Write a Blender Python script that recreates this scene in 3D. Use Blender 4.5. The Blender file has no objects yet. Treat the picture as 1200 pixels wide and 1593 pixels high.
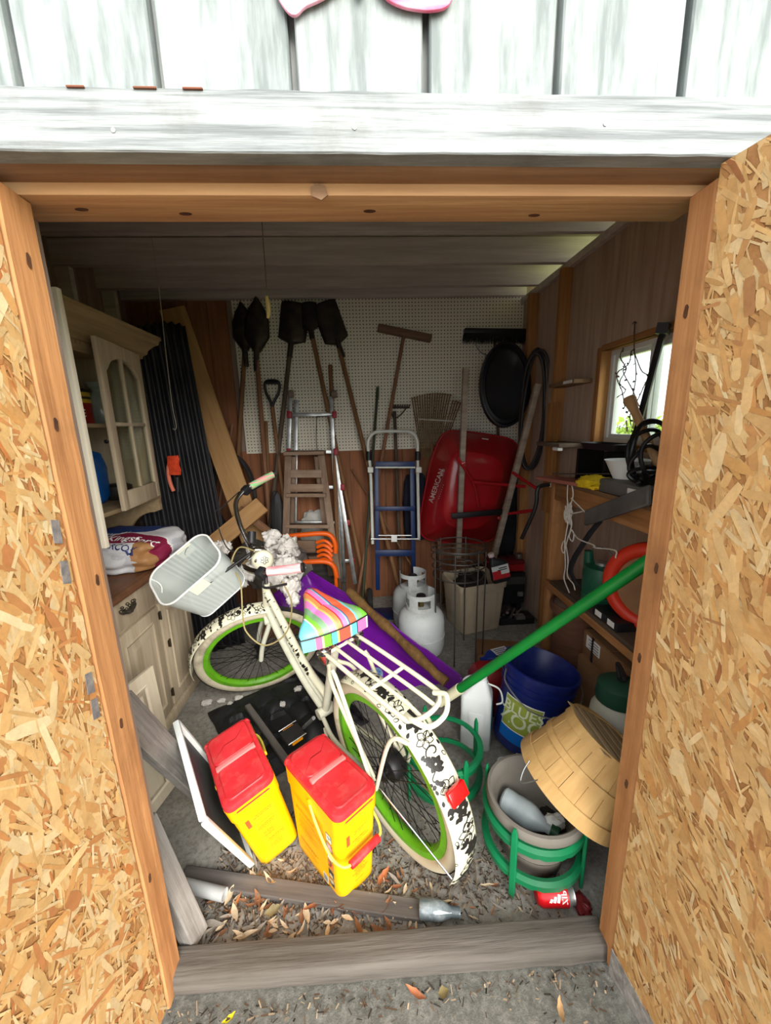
import bpy, bmesh, math, random
from mathutils import Vector as V, Matrix as Mx, noise
random.seed(7)
S = bpy.context.scene
COL = S.collection
PI = math.pi
R_ = math.radians
# ------------------------------------------------------------------ camera
CH = 1.5
_yaw, _pit, _rol, FPX = R_(3.0), R_(12.5), R_(1.6), 601.0
FW = V((math.sin(_yaw)*math.cos(_pit), math.cos(_yaw)*math.cos(_pit), -math.sin(_pit)))
_r0 = V((math.cos(_yaw), -math.sin(_yaw), 0)); _u0 = _r0.cross(FW)
RT = _r0*math.cos(_rol) - _u0*math.sin(_rol)
UP = _u0*math.cos(_rol) + _r0*math.sin(_rol)
CAMP = V((0, 0, CH))
cd = bpy.data.cameras.new('camera'); cam = bpy.data.objects.new('camera', cd); COL.objects.link(cam)
cd.sensor_fit = 'HORIZONTAL'; cd.sensor_width = 36; cd.lens = 36*FPX/1200; cd.clip_start = .02
cam.matrix_world = Mx(((RT.x, UP.x, -FW.x, 0), (RT.y, UP.y, -FW.y, 0), (RT.z, UP.z, -FW.z, CH), (0, 0, 0, 1)))
S.camera = cam
# ------------------------------------------------------------------ sky, sun, exposure
w = bpy.data.worlds.new('sky'); S.world = w; w.use_nodes = True
bg = w.node_tree.nodes['Background']; bg.inputs[0].default_value = (.93, .97, 1, 1); bg.inputs[1].default_value = 1.2
sl = bpy.data.lights.new('sun', 'SUN'); sl.energy = 3.0; sl.angle = R_(50); sl.color = (1, .96, .9)
so = bpy.data.objects.new('sun', sl); COL.objects.link(so)
so.matrix_world = V((-.32, .80, -.44)).to_track_quat('-Z', 'Y').to_matrix().to_4x4()
S.view_settings.view_transform = 'Standard'; S.view_settings.look = 'None'
S.view_settings.gamma = 1; S.view_settings.use_curve_mapping = False
S.view_settings.exposure = 1.3
# ------------------------------------------------------------------ helpers
def ray(px, py): return FW + RT*((px-600)/FPX) - UP*((py-796.5)/FPX)
def P(px, py, Y=None, Z=None, X=None):          # world point of a spot of known depth / height
    d = ray(px, py)
    t = Y/d.y if Y is not None else ((Z-CH)/d.z if Z is not None else X/d.x)
    return CAMP + d*t
def rnd(a, b): return random.uniform(a, b)
def frame(p0, p1, nrm):                          # X along p0->p1, Z towards nrm
    x = (V(p1)-V(p0)).normalized(); z = V(nrm); z = (z - x*z.dot(x)).normalized(); y = z.cross(x)
    return Mx(((x.x, y.x, z.x, p0[0]), (x.y, y.y, z.y, p0[1]), (x.z, y.z, z.z, p0[2]), (0, 0, 0, 1)))
class MB:
    def __init__(s): s.v = []; s.f = []; s.m = []; s.c = None; s.k = 0
    def add(s, vs, fs, T=None):
        b = len(s.v); s.v += [(T @ V(p)) if T else V(p) for p in vs]
        s.f += [[b+i for i in f] for f in fs]; s.m += [s.k]*len(fs); return s
    def box(s, x0, x1, y0, y1, z0, z1, T=None):
        return s.add([(x0,y0,z0),(x1,y0,z0),(x1,y1,z0),(x0,y1,z0),(x0,y0,z1),(x1,y0,z1),(x1,y1,z1),(x0,y1,z1)],
                     [(0,3,2,1),(4,5,6,7),(0,1,5,4),(1,2,6,5),(2,3,7,6),(3,0,4,7)], T)
    def tube(s, pts, r, n=8, closed=False, T=None):
        pts = [V(p) for p in pts]; N = len(pts); vs = []; fs = []
        rs = r if isinstance(r, (list, tuple)) else [r]*N
        ref = None
        for i, p in enumerate(pts):
            a = pts[(i-1) % N] if (closed or i) else p; b = pts[(i+1) % N] if (closed or i < N-1) else p
            t = (b-a).normalized() if (b-a).length > 1e-9 else V((0, 0, 1))
            if ref is None: ref = t.orthogonal()
            ref = (ref - t*ref.dot(t)); ref = ref.normalized() if ref.length > 1e-6 else t.orthogonal().normalized()
            q = t.cross(ref)
            vs += [p + ref*(rs[i]*math.cos(2*PI*k/n)) + q*(rs[i]*math.sin(2*PI*k/n)) for k in range(n)]
        for i in range(N if closed else N-1):
            j = (i+1) % N
            fs += [(i*n+k, i*n+(k+1) % n, j*n+(k+1) % n, j*n+k) for k in range(n)]
        if not closed: fs += [list(range(n))[::-1], [(N-1)*n+k for k in range(n)]]
        return s.add(vs, fs, T)
    def lathe(s, prof, n=24, T=None, a0=0, a1=2*PI):
        full = abs(a1-a0-2*PI) < 1e-6; m = n if full else n+1; vs = []; fs = []
        for r, z in prof: vs += [(r*math.cos(a0+(a1-a0)*k/n), r*math.sin(a0+(a1-a0)*k/n), z) for k in range(m)]
        for i in range(len(prof)-1):
            for k in range(n):
                k2 = (k+1) % m
                fs.append((i*m+k, i*m+k2, (i+1)*m+k2, (i+1)*m+k))
        if full and prof[0][0] > 1e-6 and s.capz & 1: fs.append(list(range(m))[::-1])
        if full and prof[-1][0] > 1e-6 and s.capz & 2: fs.append([(len(prof)-1)*m+k for k in range(m)])
        return s.add(vs, fs, T)
    capz = 3
    def prism(s, poly, z0, z1, T=None):
        n = len(poly)
        return s.add([(p[0], p[1], z0) for p in poly]+[(p[0], p[1], z1) for p in poly],
                     [list(range(n))[::-1], list(range(n, 2*n))]+[(i, (i+1) % n, n+(i+1) % n, n+i) for i in range(n)], T)
    def grid(s, fn, nu, nv, cu=False, cv=False, T=None):
        U = nu if cu else nu+1; W = nv if cv else nv+1
        vs = [fn(i/nu, j/nv) for i in range(U) for j in range(W)]; fs = []
        for i in range(nu):
            for j in range(nv):
                i2 = (i+1) % U; j2 = (j+1) % W
                fs.append((i*W+j, i2*W+j, i2*W+j2, i*W+j2))
        return s.add(vs, fs, T)
    def loft(s, rings, caps=(1, 1), T=None):
        n = len(rings[0]); vs = [p for r in rings for p in r]; fs = []
        for i in range(len(rings)-1):
            fs += [(i*n+k, i*n+(k+1) % n, (i+1)*n+(k+1) % n, (i+1)*n+k) for k in range(n)]
        if caps[0]: fs.append(list(range(n))[::-1])
        if caps[1]: fs.append([(len(rings)-1)*n+k for k in range(n)])
        return s.add(vs, fs, T)
    def xf(s, T): s.v = [T @ p for p in s.v]; return s
    def obj(s, name, mat, parent=None, local=False, bevel=0, sm=40, solid=0, seg=2):
        me = bpy.data.meshes.new(name)
        vs = s.v
        if parent is not None and not local:
            Ti = parent_mat(parent).inverted(); vs = [Ti @ p for p in vs]
        me.from_pydata([tuple(p) for p in vs], [], s.f)
        for q in (mat if isinstance(mat, (list, tuple)) else [mat]): me.materials.append(q)
        if any(s.m): me.polygons.foreach_set('material_index', s.m)
        bm = bmesh.new(); bm.from_mesh(me)
        bmesh.ops.recalc_face_normals(bm, faces=bm.faces)
        if bevel:
            ed = [e for e in bm.edges if len(e.link_faces) == 2 and e.calc_face_angle(0) > .6]
            bmesh.ops.bevel(bm, geom=ed, offset=bevel, segments=seg, affect='EDGES', clamp_overlap=True, profile=.5)
        bm.to_mesh(me); bm.free()
        if sm:
            me.shade_smooth(); me.set_sharp_from_angle(angle=R_(sm))
        if s.c is not None:
            ca = me.color_attributes.new('Col', 'FLOAT_COLOR', 'POINT')
            for i, c in enumerate(s.c): ca.data[i].color = (*c, 1)
        o = bpy.data.objects.new(name, me); COL.objects.link(o)
        if parent is not None: o.parent = parent
        if solid:
            md = o.modifiers.new('thickness', 'SOLIDIFY'); md.thickness = solid; md.offset = 0
        return o
WM = {}
def parent_mat(o):
    m = o.matrix_basis.copy()
    while o.parent: o = o.parent; m = o.matrix_basis @ m
    return m
def tag(o, label, cat, group=None, kind=None):
    o['label'] = label; o['category'] = cat
    if group: o['group'] = group
    if kind: o['kind'] = kind
    return o
def thing(name, label, cat, M=None, loc=None, group=None):
    o = bpy.data.objects.new(name, None); COL.objects.link(o); o.empty_display_size = .05
    if M is not None: o.matrix_basis = M
    elif loc is not None: o.location = loc; o.matrix_basis = Mx.Translation(V(loc))
    return tag(o, label, cat, group)
def struct(o): o['kind'] = 'structure'; return o
def sempty(name):
    o = bpy.data.objects.new(name, None); COL.objects.link(o); return struct(o)
def rebase(o, M):                                # give a one-mesh thing its origin/axes
    o.data.transform(M.inverted()); o.matrix_basis = M; return o
def plank(name, label, cat, p0, p1, wd, th, nrm, mat, bevel=.003, group=None, jag=0):
    M = frame(p0, p1, nrm); L = (V(p1)-V(p0)).length; m = MB(); n = max(2, int(L/.08))
    rings = [[(L*i/n+ (rnd(-jag, jag) if i in (0, n) else 0), -wd/2+rnd(-1,1)*.0012, -th/2), (L*i/n, wd/2+rnd(-1,1)*.0012, -th/2), (L*i/n+ (rnd(-jag, jag) if i in (0, n) else 0), wd/2, th/2), (L*i/n, -wd/2, th/2)] for i in range(n+1)]
    m.loft(rings); o = m.obj(name, mat, local=True, bevel=bevel, seg=1)
    o.matrix_basis = M
    return tag(o, label, cat, group) if label else o
def bez(pts, n=8):                               # Catmull-Rom through points
    pts = [V(p) for p in pts]; out = []; Q = [pts[0]*2-pts[1]]+pts+[pts[-1]*2-pts[-2]]
    for i in range(1, len(Q)-2):
        for k in range(n):
            t = k/n; a, b, c, d = Q[i-1:i+3]
            out.append(.5*((2*b)+(c-a)*t+(2*a-5*b+4*c-d)*t*t+(3*b-a-3*c+d)*t**3))
    return out+[pts[-1]]
def ring(c, r, nrm, n=32, r2=None, ang=0):
    z = V(nrm).normalized(); x = z.orthogonal().normalized(); y = z.cross(x); r2 = r2 or r
    return [V(c)+x*(r*math.cos(2*PI*k/n+ang))+y*(r2*math.sin(2*PI*k/n+ang)) for k in range(n)]
def axisM(p0, d, xh=None):                       # Z along d
    z = V(d).normalized(); x = V(xh) if xh else z.orthogonal(); x = (x-z*x.dot(z)).normalized(); y = z.cross(x)
    return Mx(((x.x,y.x,z.x,p0[0]),(x.y,y.y,z.y,p0[1]),(x.z,y.z,z.z,p0[2]),(0,0,0,1)))
_tc = {}
def text2d(s, size=1.0):
    if s in _tc: vs, fs = _tc[s]
    else:
        c = bpy.data.curves.new('t', 'FONT'); c.body = s; c.size = 1; c.align_x = 'CENTER'; c.align_y = 'CENTER'; c.resolution_u = 3; c.offset = .012
        o = bpy.data.objects.new('t', c); COL.objects.link(o)
        dg = bpy.context.evaluated_depsgraph_get(); me = bpy.data.meshes.new_from_object(o.evaluated_get(dg))
        vs = [tuple(v.co) for v in me.vertices]; fs = [list(p.vertices) for p in me.polygons]
        bpy.data.objects.remove(o); bpy.data.curves.remove(c); bpy.data.meshes.remove(me); _tc[s] = (vs, fs)
    return [(x*size, y*size) for x, y, z in vs], fs
def text_on(s, size, fn):                        # fn maps (x, y) onto a surface
    vs, fs = text2d(s, size); m = MB(); m.add([fn(x, y) for x, y in vs], fs); return m
# ------------------------------------------------------------------ materials
def lin(c): return tuple(((x/255)/12.92 if x/255 <= .04045 else ((x/255+.055)/1.055)**2.4) for x in c)
_mats = {}
def N(t, typ, **k):
    n = t.nodes.new(typ)
    for a, b in k.items():
        if a.startswith('i_'): n.inputs[a[2:].replace('_', ' ')].default_value = b
        else: setattr(n, a, b)
    return n
def mat(name, c, rough=.6, metal=0, c2=None, sc=6, st=(1, 1, 1), bump=0, bsc=None, dirt=None, damt=.5, dsc=4, spec=.4, det=6, fac=(.35, .65), trans=0, alpha=1, coat=0, emit=0, attr=False, world=False):
    if name in _mats: return _mats[name]
    m = bpy.data.materials.new(name); m.use_nodes = True; t = m.node_tree; b = t.nodes['Principled BSDF']
    _mats[name] = m
    L = t.links.new
    c = lin(c); b.inputs['Roughness'].default_value = rough; b.inputs['Metallic'].default_value = metal
    b.inputs['Specular IOR Level'].default_value = spec; b.inputs['Base Color'].default_value = (*c, 1)
    if trans: b.inputs['Transmission Weight'].default_value = trans
    if coat: b.inputs['Coat Weight'].default_value = coat
    if alpha < 1: b.inputs['Alpha'].default_value = alpha
    if emit: b.inputs['Emission Color'].default_value = (*c, 1); b.inputs['Emission Strength'].default_value = emit
    if not (c2 or bump or dirt or attr): return m
    tc = N(t, 'ShaderNodeTexCoord'); mp = N(t, 'ShaderNodeMapping'); mp.inputs['Scale'].default_value = st
    if world:
        g = N(t, 'ShaderNodeNewGeometry'); L(g.outputs['Position'], mp.inputs[0])
    else: L(tc.outputs['Object'], mp.inputs[0])
    cur = None
    if attr:
        a = N(t, 'ShaderNodeVertexColor', layer_name='Col'); cur = a.outputs[0]
    if c2:
        no = N(t, 'ShaderNodeTexNoise', i_Scale=sc, i_Detail=det, i_Roughness=.6); L(mp.outputs[0], no.inputs[0])
        mr = N(t, 'ShaderNodeMapRange'); L(no.outputs[0], mr.inputs[0]); mr.inputs[1].default_value = fac[0]; mr.inputs[2].default_value = fac[1]
        mx = N(t, 'ShaderNodeMix', data_type='RGBA'); L(mr.outputs[0], mx.inputs[0])
        if cur: 
            mx.blend_type = 'MULTIPLY'; L(cur, mx.inputs[6]); mx.inputs[7].default_value = (*lin(c2), 1)
        else: mx.inputs[6].default_value = (*c, 1); mx.inputs[7].default_value = (*lin(c2), 1)
        cur = mx.outputs[2]
    if dirt:
        no = N(t, 'ShaderNodeTexNoise', i_Scale=dsc, i_Detail=8.0, i_Roughness=.7)
        L(tc.outputs['Object'] if not world else mp.outputs[0], no.inputs[0])
        mr = N(t, 'ShaderNodeMapRange'); L(no.outputs[0], mr.inputs[0]); mr.inputs[1].default_value = .5; mr.inputs[2].default_value = .72; mr.inputs[4].default_value = damt
        mx = N(t, 'ShaderNodeMix', data_type='RGBA'); L(mr.outputs[0], mx.inputs[0])
        if cur: L(cur, mx.inputs[6])
        else: mx.inputs[6].default_value = (*c, 1)
        mx.inputs[7].default_value = (*lin(dirt), 1); cur = mx.outputs[2]
    if cur: L(cur, b.inputs['Base Color'])
    if bump:
        no = N(t, 'ShaderNodeTexNoise', i_Scale=bsc or sc*2, i_Detail=5.0); L(mp.outputs[0], no.inputs[0])
        bp = N(t, 'ShaderNodeBump', i_Strength=bump, i_Distance=.01); L(no.outputs[0], bp.inputs['Height']); L(bp.outputs[0], b.inputs['Normal'])
    return m
def wood(name, c, c2, axis=0, rough=.7, dirt=None, damt=.5, bump=.25, sc=1.6, fac=(.3, .7)):
    st = [22, 22, 22]; st[axis] = 1.4
    return mat(name, c, rough, c2=c2, sc=sc, st=tuple(st), bump=bump, bsc=2.5, dirt=dirt, damt=damt, dsc=3, spec=.25, fac=fac)
def stripes(name, cols, axis, scale, rough=.5, coord='Object', seed=0):   # flat printed bands along one axis
    m = bpy.data.materials.new(name); m.use_nodes = True; t = m.node_tree; b = t.nodes['Principled BSDF']; L = t.links.new
    b.inputs['Roughness'].default_value = rough
    tc = N(t, 'ShaderNodeTexCoord'); sp = N(t, 'ShaderNodeSeparateXYZ'); L(tc.outputs[coord], sp.inputs[0])
    mr = N(t, 'ShaderNodeMapRange'); L(sp.outputs[axis], mr.inputs[0]); mr.inputs[1].default_value = scale[0]; mr.inputs[2].default_value = scale[1]
    cr = N(t, 'ShaderNodeValToRGB'); cr.color_ramp.interpolation = 'CONSTANT'; e = cr.color_ramp.elements
    while len(e) < len(cols): e.new(.5)
    for i, (p, c) in enumerate(cols): e[i].position = p; e[i].color = (*lin(c), 1)
    L(mr.outputs[0], cr.inputs[0]); L(cr.outputs[0], b.inputs['Base Color']); return m
white_weather = mat('weathered white paint', (150,154,153), .8, c2=(106,110,110), sc=2.2, st=(1.2,6,30), bump=.35, bsc=6, dirt=(92,92,84), damt=.6, dsc=5, fac=(.4,.62))
white_siding = mat('weathered siding paint', (149,155,153), .8, c2=(108,115,113), sc=3, st=(10,6,1.3), bump=.3, bsc=5, dirt=(98,108,102), damt=.6, dsc=5, fac=(.42,.62))
groove_grey = mat('groove grey', (128,130,128), .9, c2=(160,160,156), sc=8)
lumberX = wood('framing lumber along x', (162,128,98), (128,98,74), 0, dirt=(96,66,44), damt=.45)
lumberX2 = wood('pale framing lumber along x', (204,162,116), (176,132,92), 0)
lumberY = wood('framing lumber along y', (186,134,84), (146,98,58), 1, dirt=(110,76,50))
lumberZ = wood('framing lumber upright', (196,142,92), (158,106,64), 2, dirt=(112,76,50), damt=.5)
lumberZ2 = wood('inner framing upright', (190,140,86), (150,100,58), 2)
ply_dark = wood('brown wall sheathing', (156,136,122), (128,108,96), 2, rough=.8)
ply_brown = wood('brown back boards', (158,104,72), (122,78,52), 2, rough=.75)
joistm = wood('dusty joists', (214,204,198), (184,172,166), 0, rough=.85)
deckm = mat('roof deck underside', (214,204,184), .85, c2=(184,174,156), sc=3, st=(2,10,4))
grey_wood = wood('weathered grey wood', (150,146,140), (104,98,92), 0, rough=.85, dirt=(178,174,166), damt=.4, bump=.5)
grey_wood2 = wood('worn sill wood', (104,98,91), (74,69,62), 0, rough=.85, dirt=(96,90,82), damt=.7, bump=.6)
dark_grey_wood = wood('dark weathered board', (112,106,100), (84,78,74), 0, rough=.9)
tan_board = wood('tan pine board', (190,150,100), (164,122,76), 0)
brown_handle = wood('brown tool handle', (140,102,68), (108,76,50), 2, sc=2)
red_handle = wood('reddish tool handle', (146,104,78), (116,80,58), 2, sc=2)
grey_handle = wood('greyed handle wood', (172,156,140), (134,118,104), 0, rough=.8)
hutchm = wood('limed hutch wood', (206,190,164), (178,160,132), 2, rough=.55, bump=.12)
hutch_dark = wood('hutch trim wood', (172,150,116), (146,124,92), 1, rough=.6, bump=.1)
counterm = wood('worn brown counter', (124,82,56), (84,54,38), 1, rough=.5, dirt=(160,124,88), damt=.4)
black_iron = mat('black iron', (34,32,32), .5, .6)
dark_steel = mat('dark tool steel', (58,56,56), .5, .7, c2=(84,72,62), sc=10)
chrome = mat('chrome', (214,214,216), .18, 1)
galv = mat('aluminium', (196,198,196), .4, .85, c2=(150,152,152), sc=14)
black_pl = mat('black plastic', (28,28,30), .45, dirt=(80,76,70), damt=.25)
black_rub = mat('black rubber', (34,33,33), .8, dirt=(92,86,78), damt=.5, dsc=9)
white_pl = mat('white plastic', (232,236,234), .45, dirt=(170,164,150), damt=.4)
pure_white = mat('white print', (238,238,234), .5)
black_print = mat('black print', (30,28,26), .5)
grey_print = mat('grey print', (120,116,110), .5)
red_pl = mat('red lid plastic', (196,30,36), .42, c2=(206,50,56), sc=6, dirt=(190,110,100), damt=.45, dsc=14, bump=.04)
yellow_pl = mat('yellow pail plastic', (240,190,6), .38, c2=(234,172,3), sc=3, dirt=(180,140,40), damt=.3, dsc=8)
orange_lab = mat('amber label', (240,168,8), .45, c2=(250,186,14), sc=5)
cream = mat('cream enamel', (222,219,192), .35, dirt=(170,160,130), damt=.35, dsc=9, coat=.3)
grey_cream = mat('dusty cream enamel', (206,206,186), .45, dirt=(140,134,116), damt=.45, dsc=8)
green_rim = mat('green rim', (98,166,28), .45, dirt=(72,90,34), damt=.6, dsc=12)
tire_m = mat('cream tyre', (196,186,160), .8, dirt=(104,92,74), damt=.8, dsc=8)
green_pl = mat('green plant stand plastic', (18,128,78), .42, c2=(12,108,66), sc=5, dirt=(60,110,80), damt=.4)
green_pole = mat('green pole paint', (6,122,44), .35, c2=(10,104,40), sc=8)
purple_pl = mat('purple sled plastic', (120,28,160), .3, c2=(104,24,138), sc=3, dirt=(120,70,140), damt=.3)
red_paint = mat('red barrow paint', (186,26,36), .26, c2=(164,24,32), sc=3, dirt=(110,60,50), damt=.35, coat=.4)
blue_paint = mat('blue truck paint', (18,44,92), .4, dirt=(70,70,80), damt=.3)
orange_paint = mat('orange paint', (226,92,12), .42, dirt=(150,70,30), damt=.4)
blue_pail = mat('navy pail plastic', (16,30,98), .35, dirt=(96,104,140), damt=.25, dsc=6)
beige_pl = mat('beige tote plastic', (192,176,150), .6, dirt=(110,100,84), damt=.5)
tank_m = mat('white tank paint', (196,201,200), .5, dirt=(140,130,112), damt=.6, dsc=6)
basket_w = wood('basket veneer', (206,168,110), (186,146,90), 2, rough=.7, bump=.15, dirt=(150,104,54), damt=.3)
pot_m = mat('grey pot', (124,118,108), .75, dirt=(90,82,72), damt=.6)
soil_m = mat('dark soil', (58,52,46), .95, c2=(36,32,28), sc=20, bump=.6)
fabric_dk = mat('dark cloth', (44,44,50), .95, c2=(30,30,34), sc=8)
rope_w = mat('white twine', (214,208,196), .9)
card_m = mat('cardboard', (150,112,78), .85, c2=(128,94,64), sc=5)
fluffm = mat('polyester stuffing', (224,220,214), 1, c2=(176,170,162), sc=9, bump=.8, bsc=40)
wire_m = mat('wire', (92,88,84), .5, .7)
# ------------------------------------------------------------------ structure: ground, floor
def mat_ground(name, a, b_, c_, sc):
    m = bpy.data.materials.new(name); m.use_nodes = True; t = m.node_tree; b = t.nodes['Principled BSDF']; L = t.links.new
    g = N(t, 'ShaderNodeNewGeometry')
    n1 = N(t, 'ShaderNodeTexNoise', i_Scale=sc, i_Detail=10.0, i_Roughness=.7); n2 = N(t, 'ShaderNodeTexNoise', i_Scale=sc*14, i_Detail=6.0, i_Roughness=.8)
    L(g.outputs[0], n1.inputs[0]); L(g.outputs[0], n2.inputs[0])
    r1 = N(t, 'ShaderNodeValToRGB'); e = r1.color_ramp.elements; e[0].position = .38; e[0].color = (*lin(a), 1); e[1].position = .62; e[1].color = (*lin(b_), 1)
    L(n1.outputs[0], r1.inputs[0])
    r2 = N(t, 'ShaderNodeMapRange'); L(n2.outputs[0], r2.inputs[0]); r2.inputs[1].default_value = .45; r2.inputs[2].default_value = .75
    mx = N(t, 'ShaderNodeMix', data_type='RGBA'); L(r2.outputs[0], mx.inputs[0]); L(r1.outputs[0], mx.inputs[6]); mx.inputs[7].default_value = (*lin(c_), 1)
    L(mx.outputs[2], b.inputs['Base Color']); b.inputs['Roughness'].default_value = .92; b.inputs['Specular IOR Level'].default_value = .2
    bp = N(t, 'ShaderNodeBump', i_Strength=.7, i_Distance=.006); L(n2.outputs[0], bp.inputs['Height']); L(bp.outputs[0], b.inputs['Normal'])
    return m
concrete_in = mat_ground('stained concrete floor', (134,130,122), (170,166,157), (96,92,86), 3)
concrete_out = mat_ground('gritty concrete outside', (88,87,81), (106,105,98), (140,138,129), 4)
grassm = mat_ground('yard grass', (150,170,70), (190,200,110), (120,140,60), 1.5)
def relief(x0, x1, y0, y1, nx, ny, amp, z=0):
    m = MB(); m.grid(lambda u, v: V((x0+(x1-x0)*u, y0+(y1-y0)*v, z+amp*noise.noise(V((u*(x1-x0)*6, v*(y1-y0)*6, 3))))), nx, ny); return m
struct(relief(-1.78, 1.42, .80, 3.28, 50, 44, .004, -.003).obj('floor', concrete_in))
struct(relief(-4, 4, -6, .82, 60, 60, .004, -.006).obj('ground', concrete_out))
struct(MB().box(1.5, 30, -12, 30, -.08, -.02).obj('ground', grassm))
# ------------------------------------------------------------------ structure: front wall, header, sill, jambs
wf = sempty('wall_front')
m = MB(); m.box(-2.2, -.612, .772, .792, 0, 3.3); m.box(.672, 2.2, .772, .792, 0, 3.3); m.box(-.612, .672, .772, .792, 1.992, 3.3)
m.obj('sheathing', groove_grey, wf)
def siding(x0, x1, z0, z1):
    m = MB(); n = 6
    m.loft([[(x0+.0055, .748+rnd(-1,1)*.001, z0+(z1-z0)*i/n), (x1-.0055, .748+rnd(-1,1)*.001, z0+(z1-z0)*i/n), (x1-.0055, .774, z0+(z1-z0)*i/n), (x0+.0055, .774, z0+(z1-z0)*i/n)] for i in range(n+1)])
    m.obj('siding_plank', white_siding, wf, bevel=.003, seg=1)
for x0 in (-.711, -.503, -.294, -.086, .124, .338, .551): siding(x0, {-.711:-.503,-.503:-.294,-.294:-.086,-.086:.124,.124:.338,.338:.551,.551:.76}[x0], 2.0, 3.3)
for i in range(7):
    siding(-.711-.21*(i+1), -.711-.21*i, 0 if i else 2.0, 3.3); siding(.76+.21*i, .76+.21*(i+1), 0 if i else 2.0, 3.3)
siding(-.711, -.62, 0, 1.92); siding(.685, .76, 0, 1.92)
# ragged white header board, underside dark
m = MB(); n = 60
m.loft([[(-1.4+2.9*i/n, .72+rnd(0,.0015), 1.9225+rnd(0,.0015)), (-1.4+2.9*i/n, .752, 1.9225), (-1.4+2.9*i/n, .752, 2.008+.004*noise.noise(V((i*.7,0,0)))), (-1.4+2.9*i/n, .722, 2.006+.004*noise.noise(V((i*.7,1,0))))] for i in range(n+1)])
hd = struct(m.obj('trim_1', white_weather, bevel=.002, seg=1))
nm = MB()
for x, z in ((.006, 1.957), (-.36, 1.95), (.41, 1.966)): nm.lathe([(.0035, 0), (.0035, .0015), (0, .002)], 10, axisM((x, .7212, z), (0, -1, 0)))
nm.obj('nail', mat('rusty nail', (150,150,148), .6, .4), hd)
rust = mat('rusty stain', (112,72,54), .9, c2=(120,70,50), sc=30)
for x, wd in ((-.405, .026), (-.305, .034), (-.235, .03)):
    MB().box(x-wd/2, x+wd/2, .7185, .722, 2.0025, 2.0052).obj('rust_patch', rust, hd, bevel=.001)
m = MB(); m.box(-1.35, 1.42, .752, .803, 1.9235, 1.99); struct(m.obj('trim_2', lumberX, bevel=.002))
m = MB(); m.box(-.612, .672, .8, .892, 1.905, 1.945); tr3 = struct(m.obj('trim_3', lumberX2, bevel=.002))
MB().prism([(.0, .0), (.012, .006), (.026, .002), (.03, -.012), (.018, -.02), (.002, -.014)], 0, .004, frame((.0 -.075, .7995, 1.916), (1, .7995, 1.916), (0, -1, 0))).obj('splinter', lumberX, tr3)
m = MB(); m.box(-1.6, -.612, .80, .89, 0, 2.5); m.box(.80, 1.3, .80, .89, 0, 2.5); m.box(-.612, .672, .804, .89, 1.946, 2.5); m.obj('inner_lining', ply_dark, wf)
def jamb(nm, x0, x1, y0, y1, ztop):
    m = MB(); n = 24
    m.loft([[(x0, y0, ztop*i/n), (x1+rnd(-1,1)*.001, y0+rnd(-1,1)*.0008, ztop*i/n), (x1+rnd(-1,1)*.001, y1, ztop*i/n), (x0, y1, ztop*i/n)] for i in range(n+1)])
    return struct(m.obj(nm, lumberZ, bevel=.003, seg=1))
jamb('trim_4', -.612, -.572, .752, .826, 1.906); jamb('trim_5', .632, .672, .744, .804, 1.906)
knm = mat('dark knot', (96,62,38), .7, c2=(66,42,28), sc=60)
for o_, P0, nrm_, xh_, lst in (('trim_4', -.5715, (1, 0, 0), (0, 0, 1), ((.79, 1.80), (.775, 1.52), (.80, 1.20), (.785, .86), (.775, .42))), ('trim_5', .6315, (-1, 0, 0), (0, 0, 1), ((.775, 1.70), (.765, 1.18), (.78, .95), (.77, .60)))):
    for y, z in lst:
        m = MB(); m.prism([(.013*math.cos(t*.524), .0055*math.sin(t*.524)*(1+.2*math.sin(t*2))) for t in range(12)], 0, .0006, axisM((P0, y, z), nrm_, xh_)); m.obj('knot', knm, bpy.data.objects[o_])
for x, y in ((-.50, .845), (-.32, .86), (.03, .85), (.36, .865)):
    m = MB(); m.prism([(.012*math.cos(t*.524), .0055*math.sin(t*.524)) for t in range(12)], 0, .0006, axisM((x, y, 1.9046), (0, 0, -1), (1, 0, 0))); m.obj('knot', knm, tr3)
m = MB(); n = 30; sr = []
for i in range(n+1):
    u = i/n; x = -.60+u*1.245; yf = .775-.02*u; yb = yf+.078; z = .058+.003*noise.noise(V((u*9, 0, 1)))
    sr.append([(x, yf+.004*noise.noise(V((u*14,2,1))), 0), (x, yb, 0), (x, yb, z), (x, yf+.006+.003*noise.noise(V((u*14,2,1))), z-.003)])
m.loft(sr); struct(m.obj('trim_6', grey_wood2, bevel=.006, seg=2))
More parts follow.
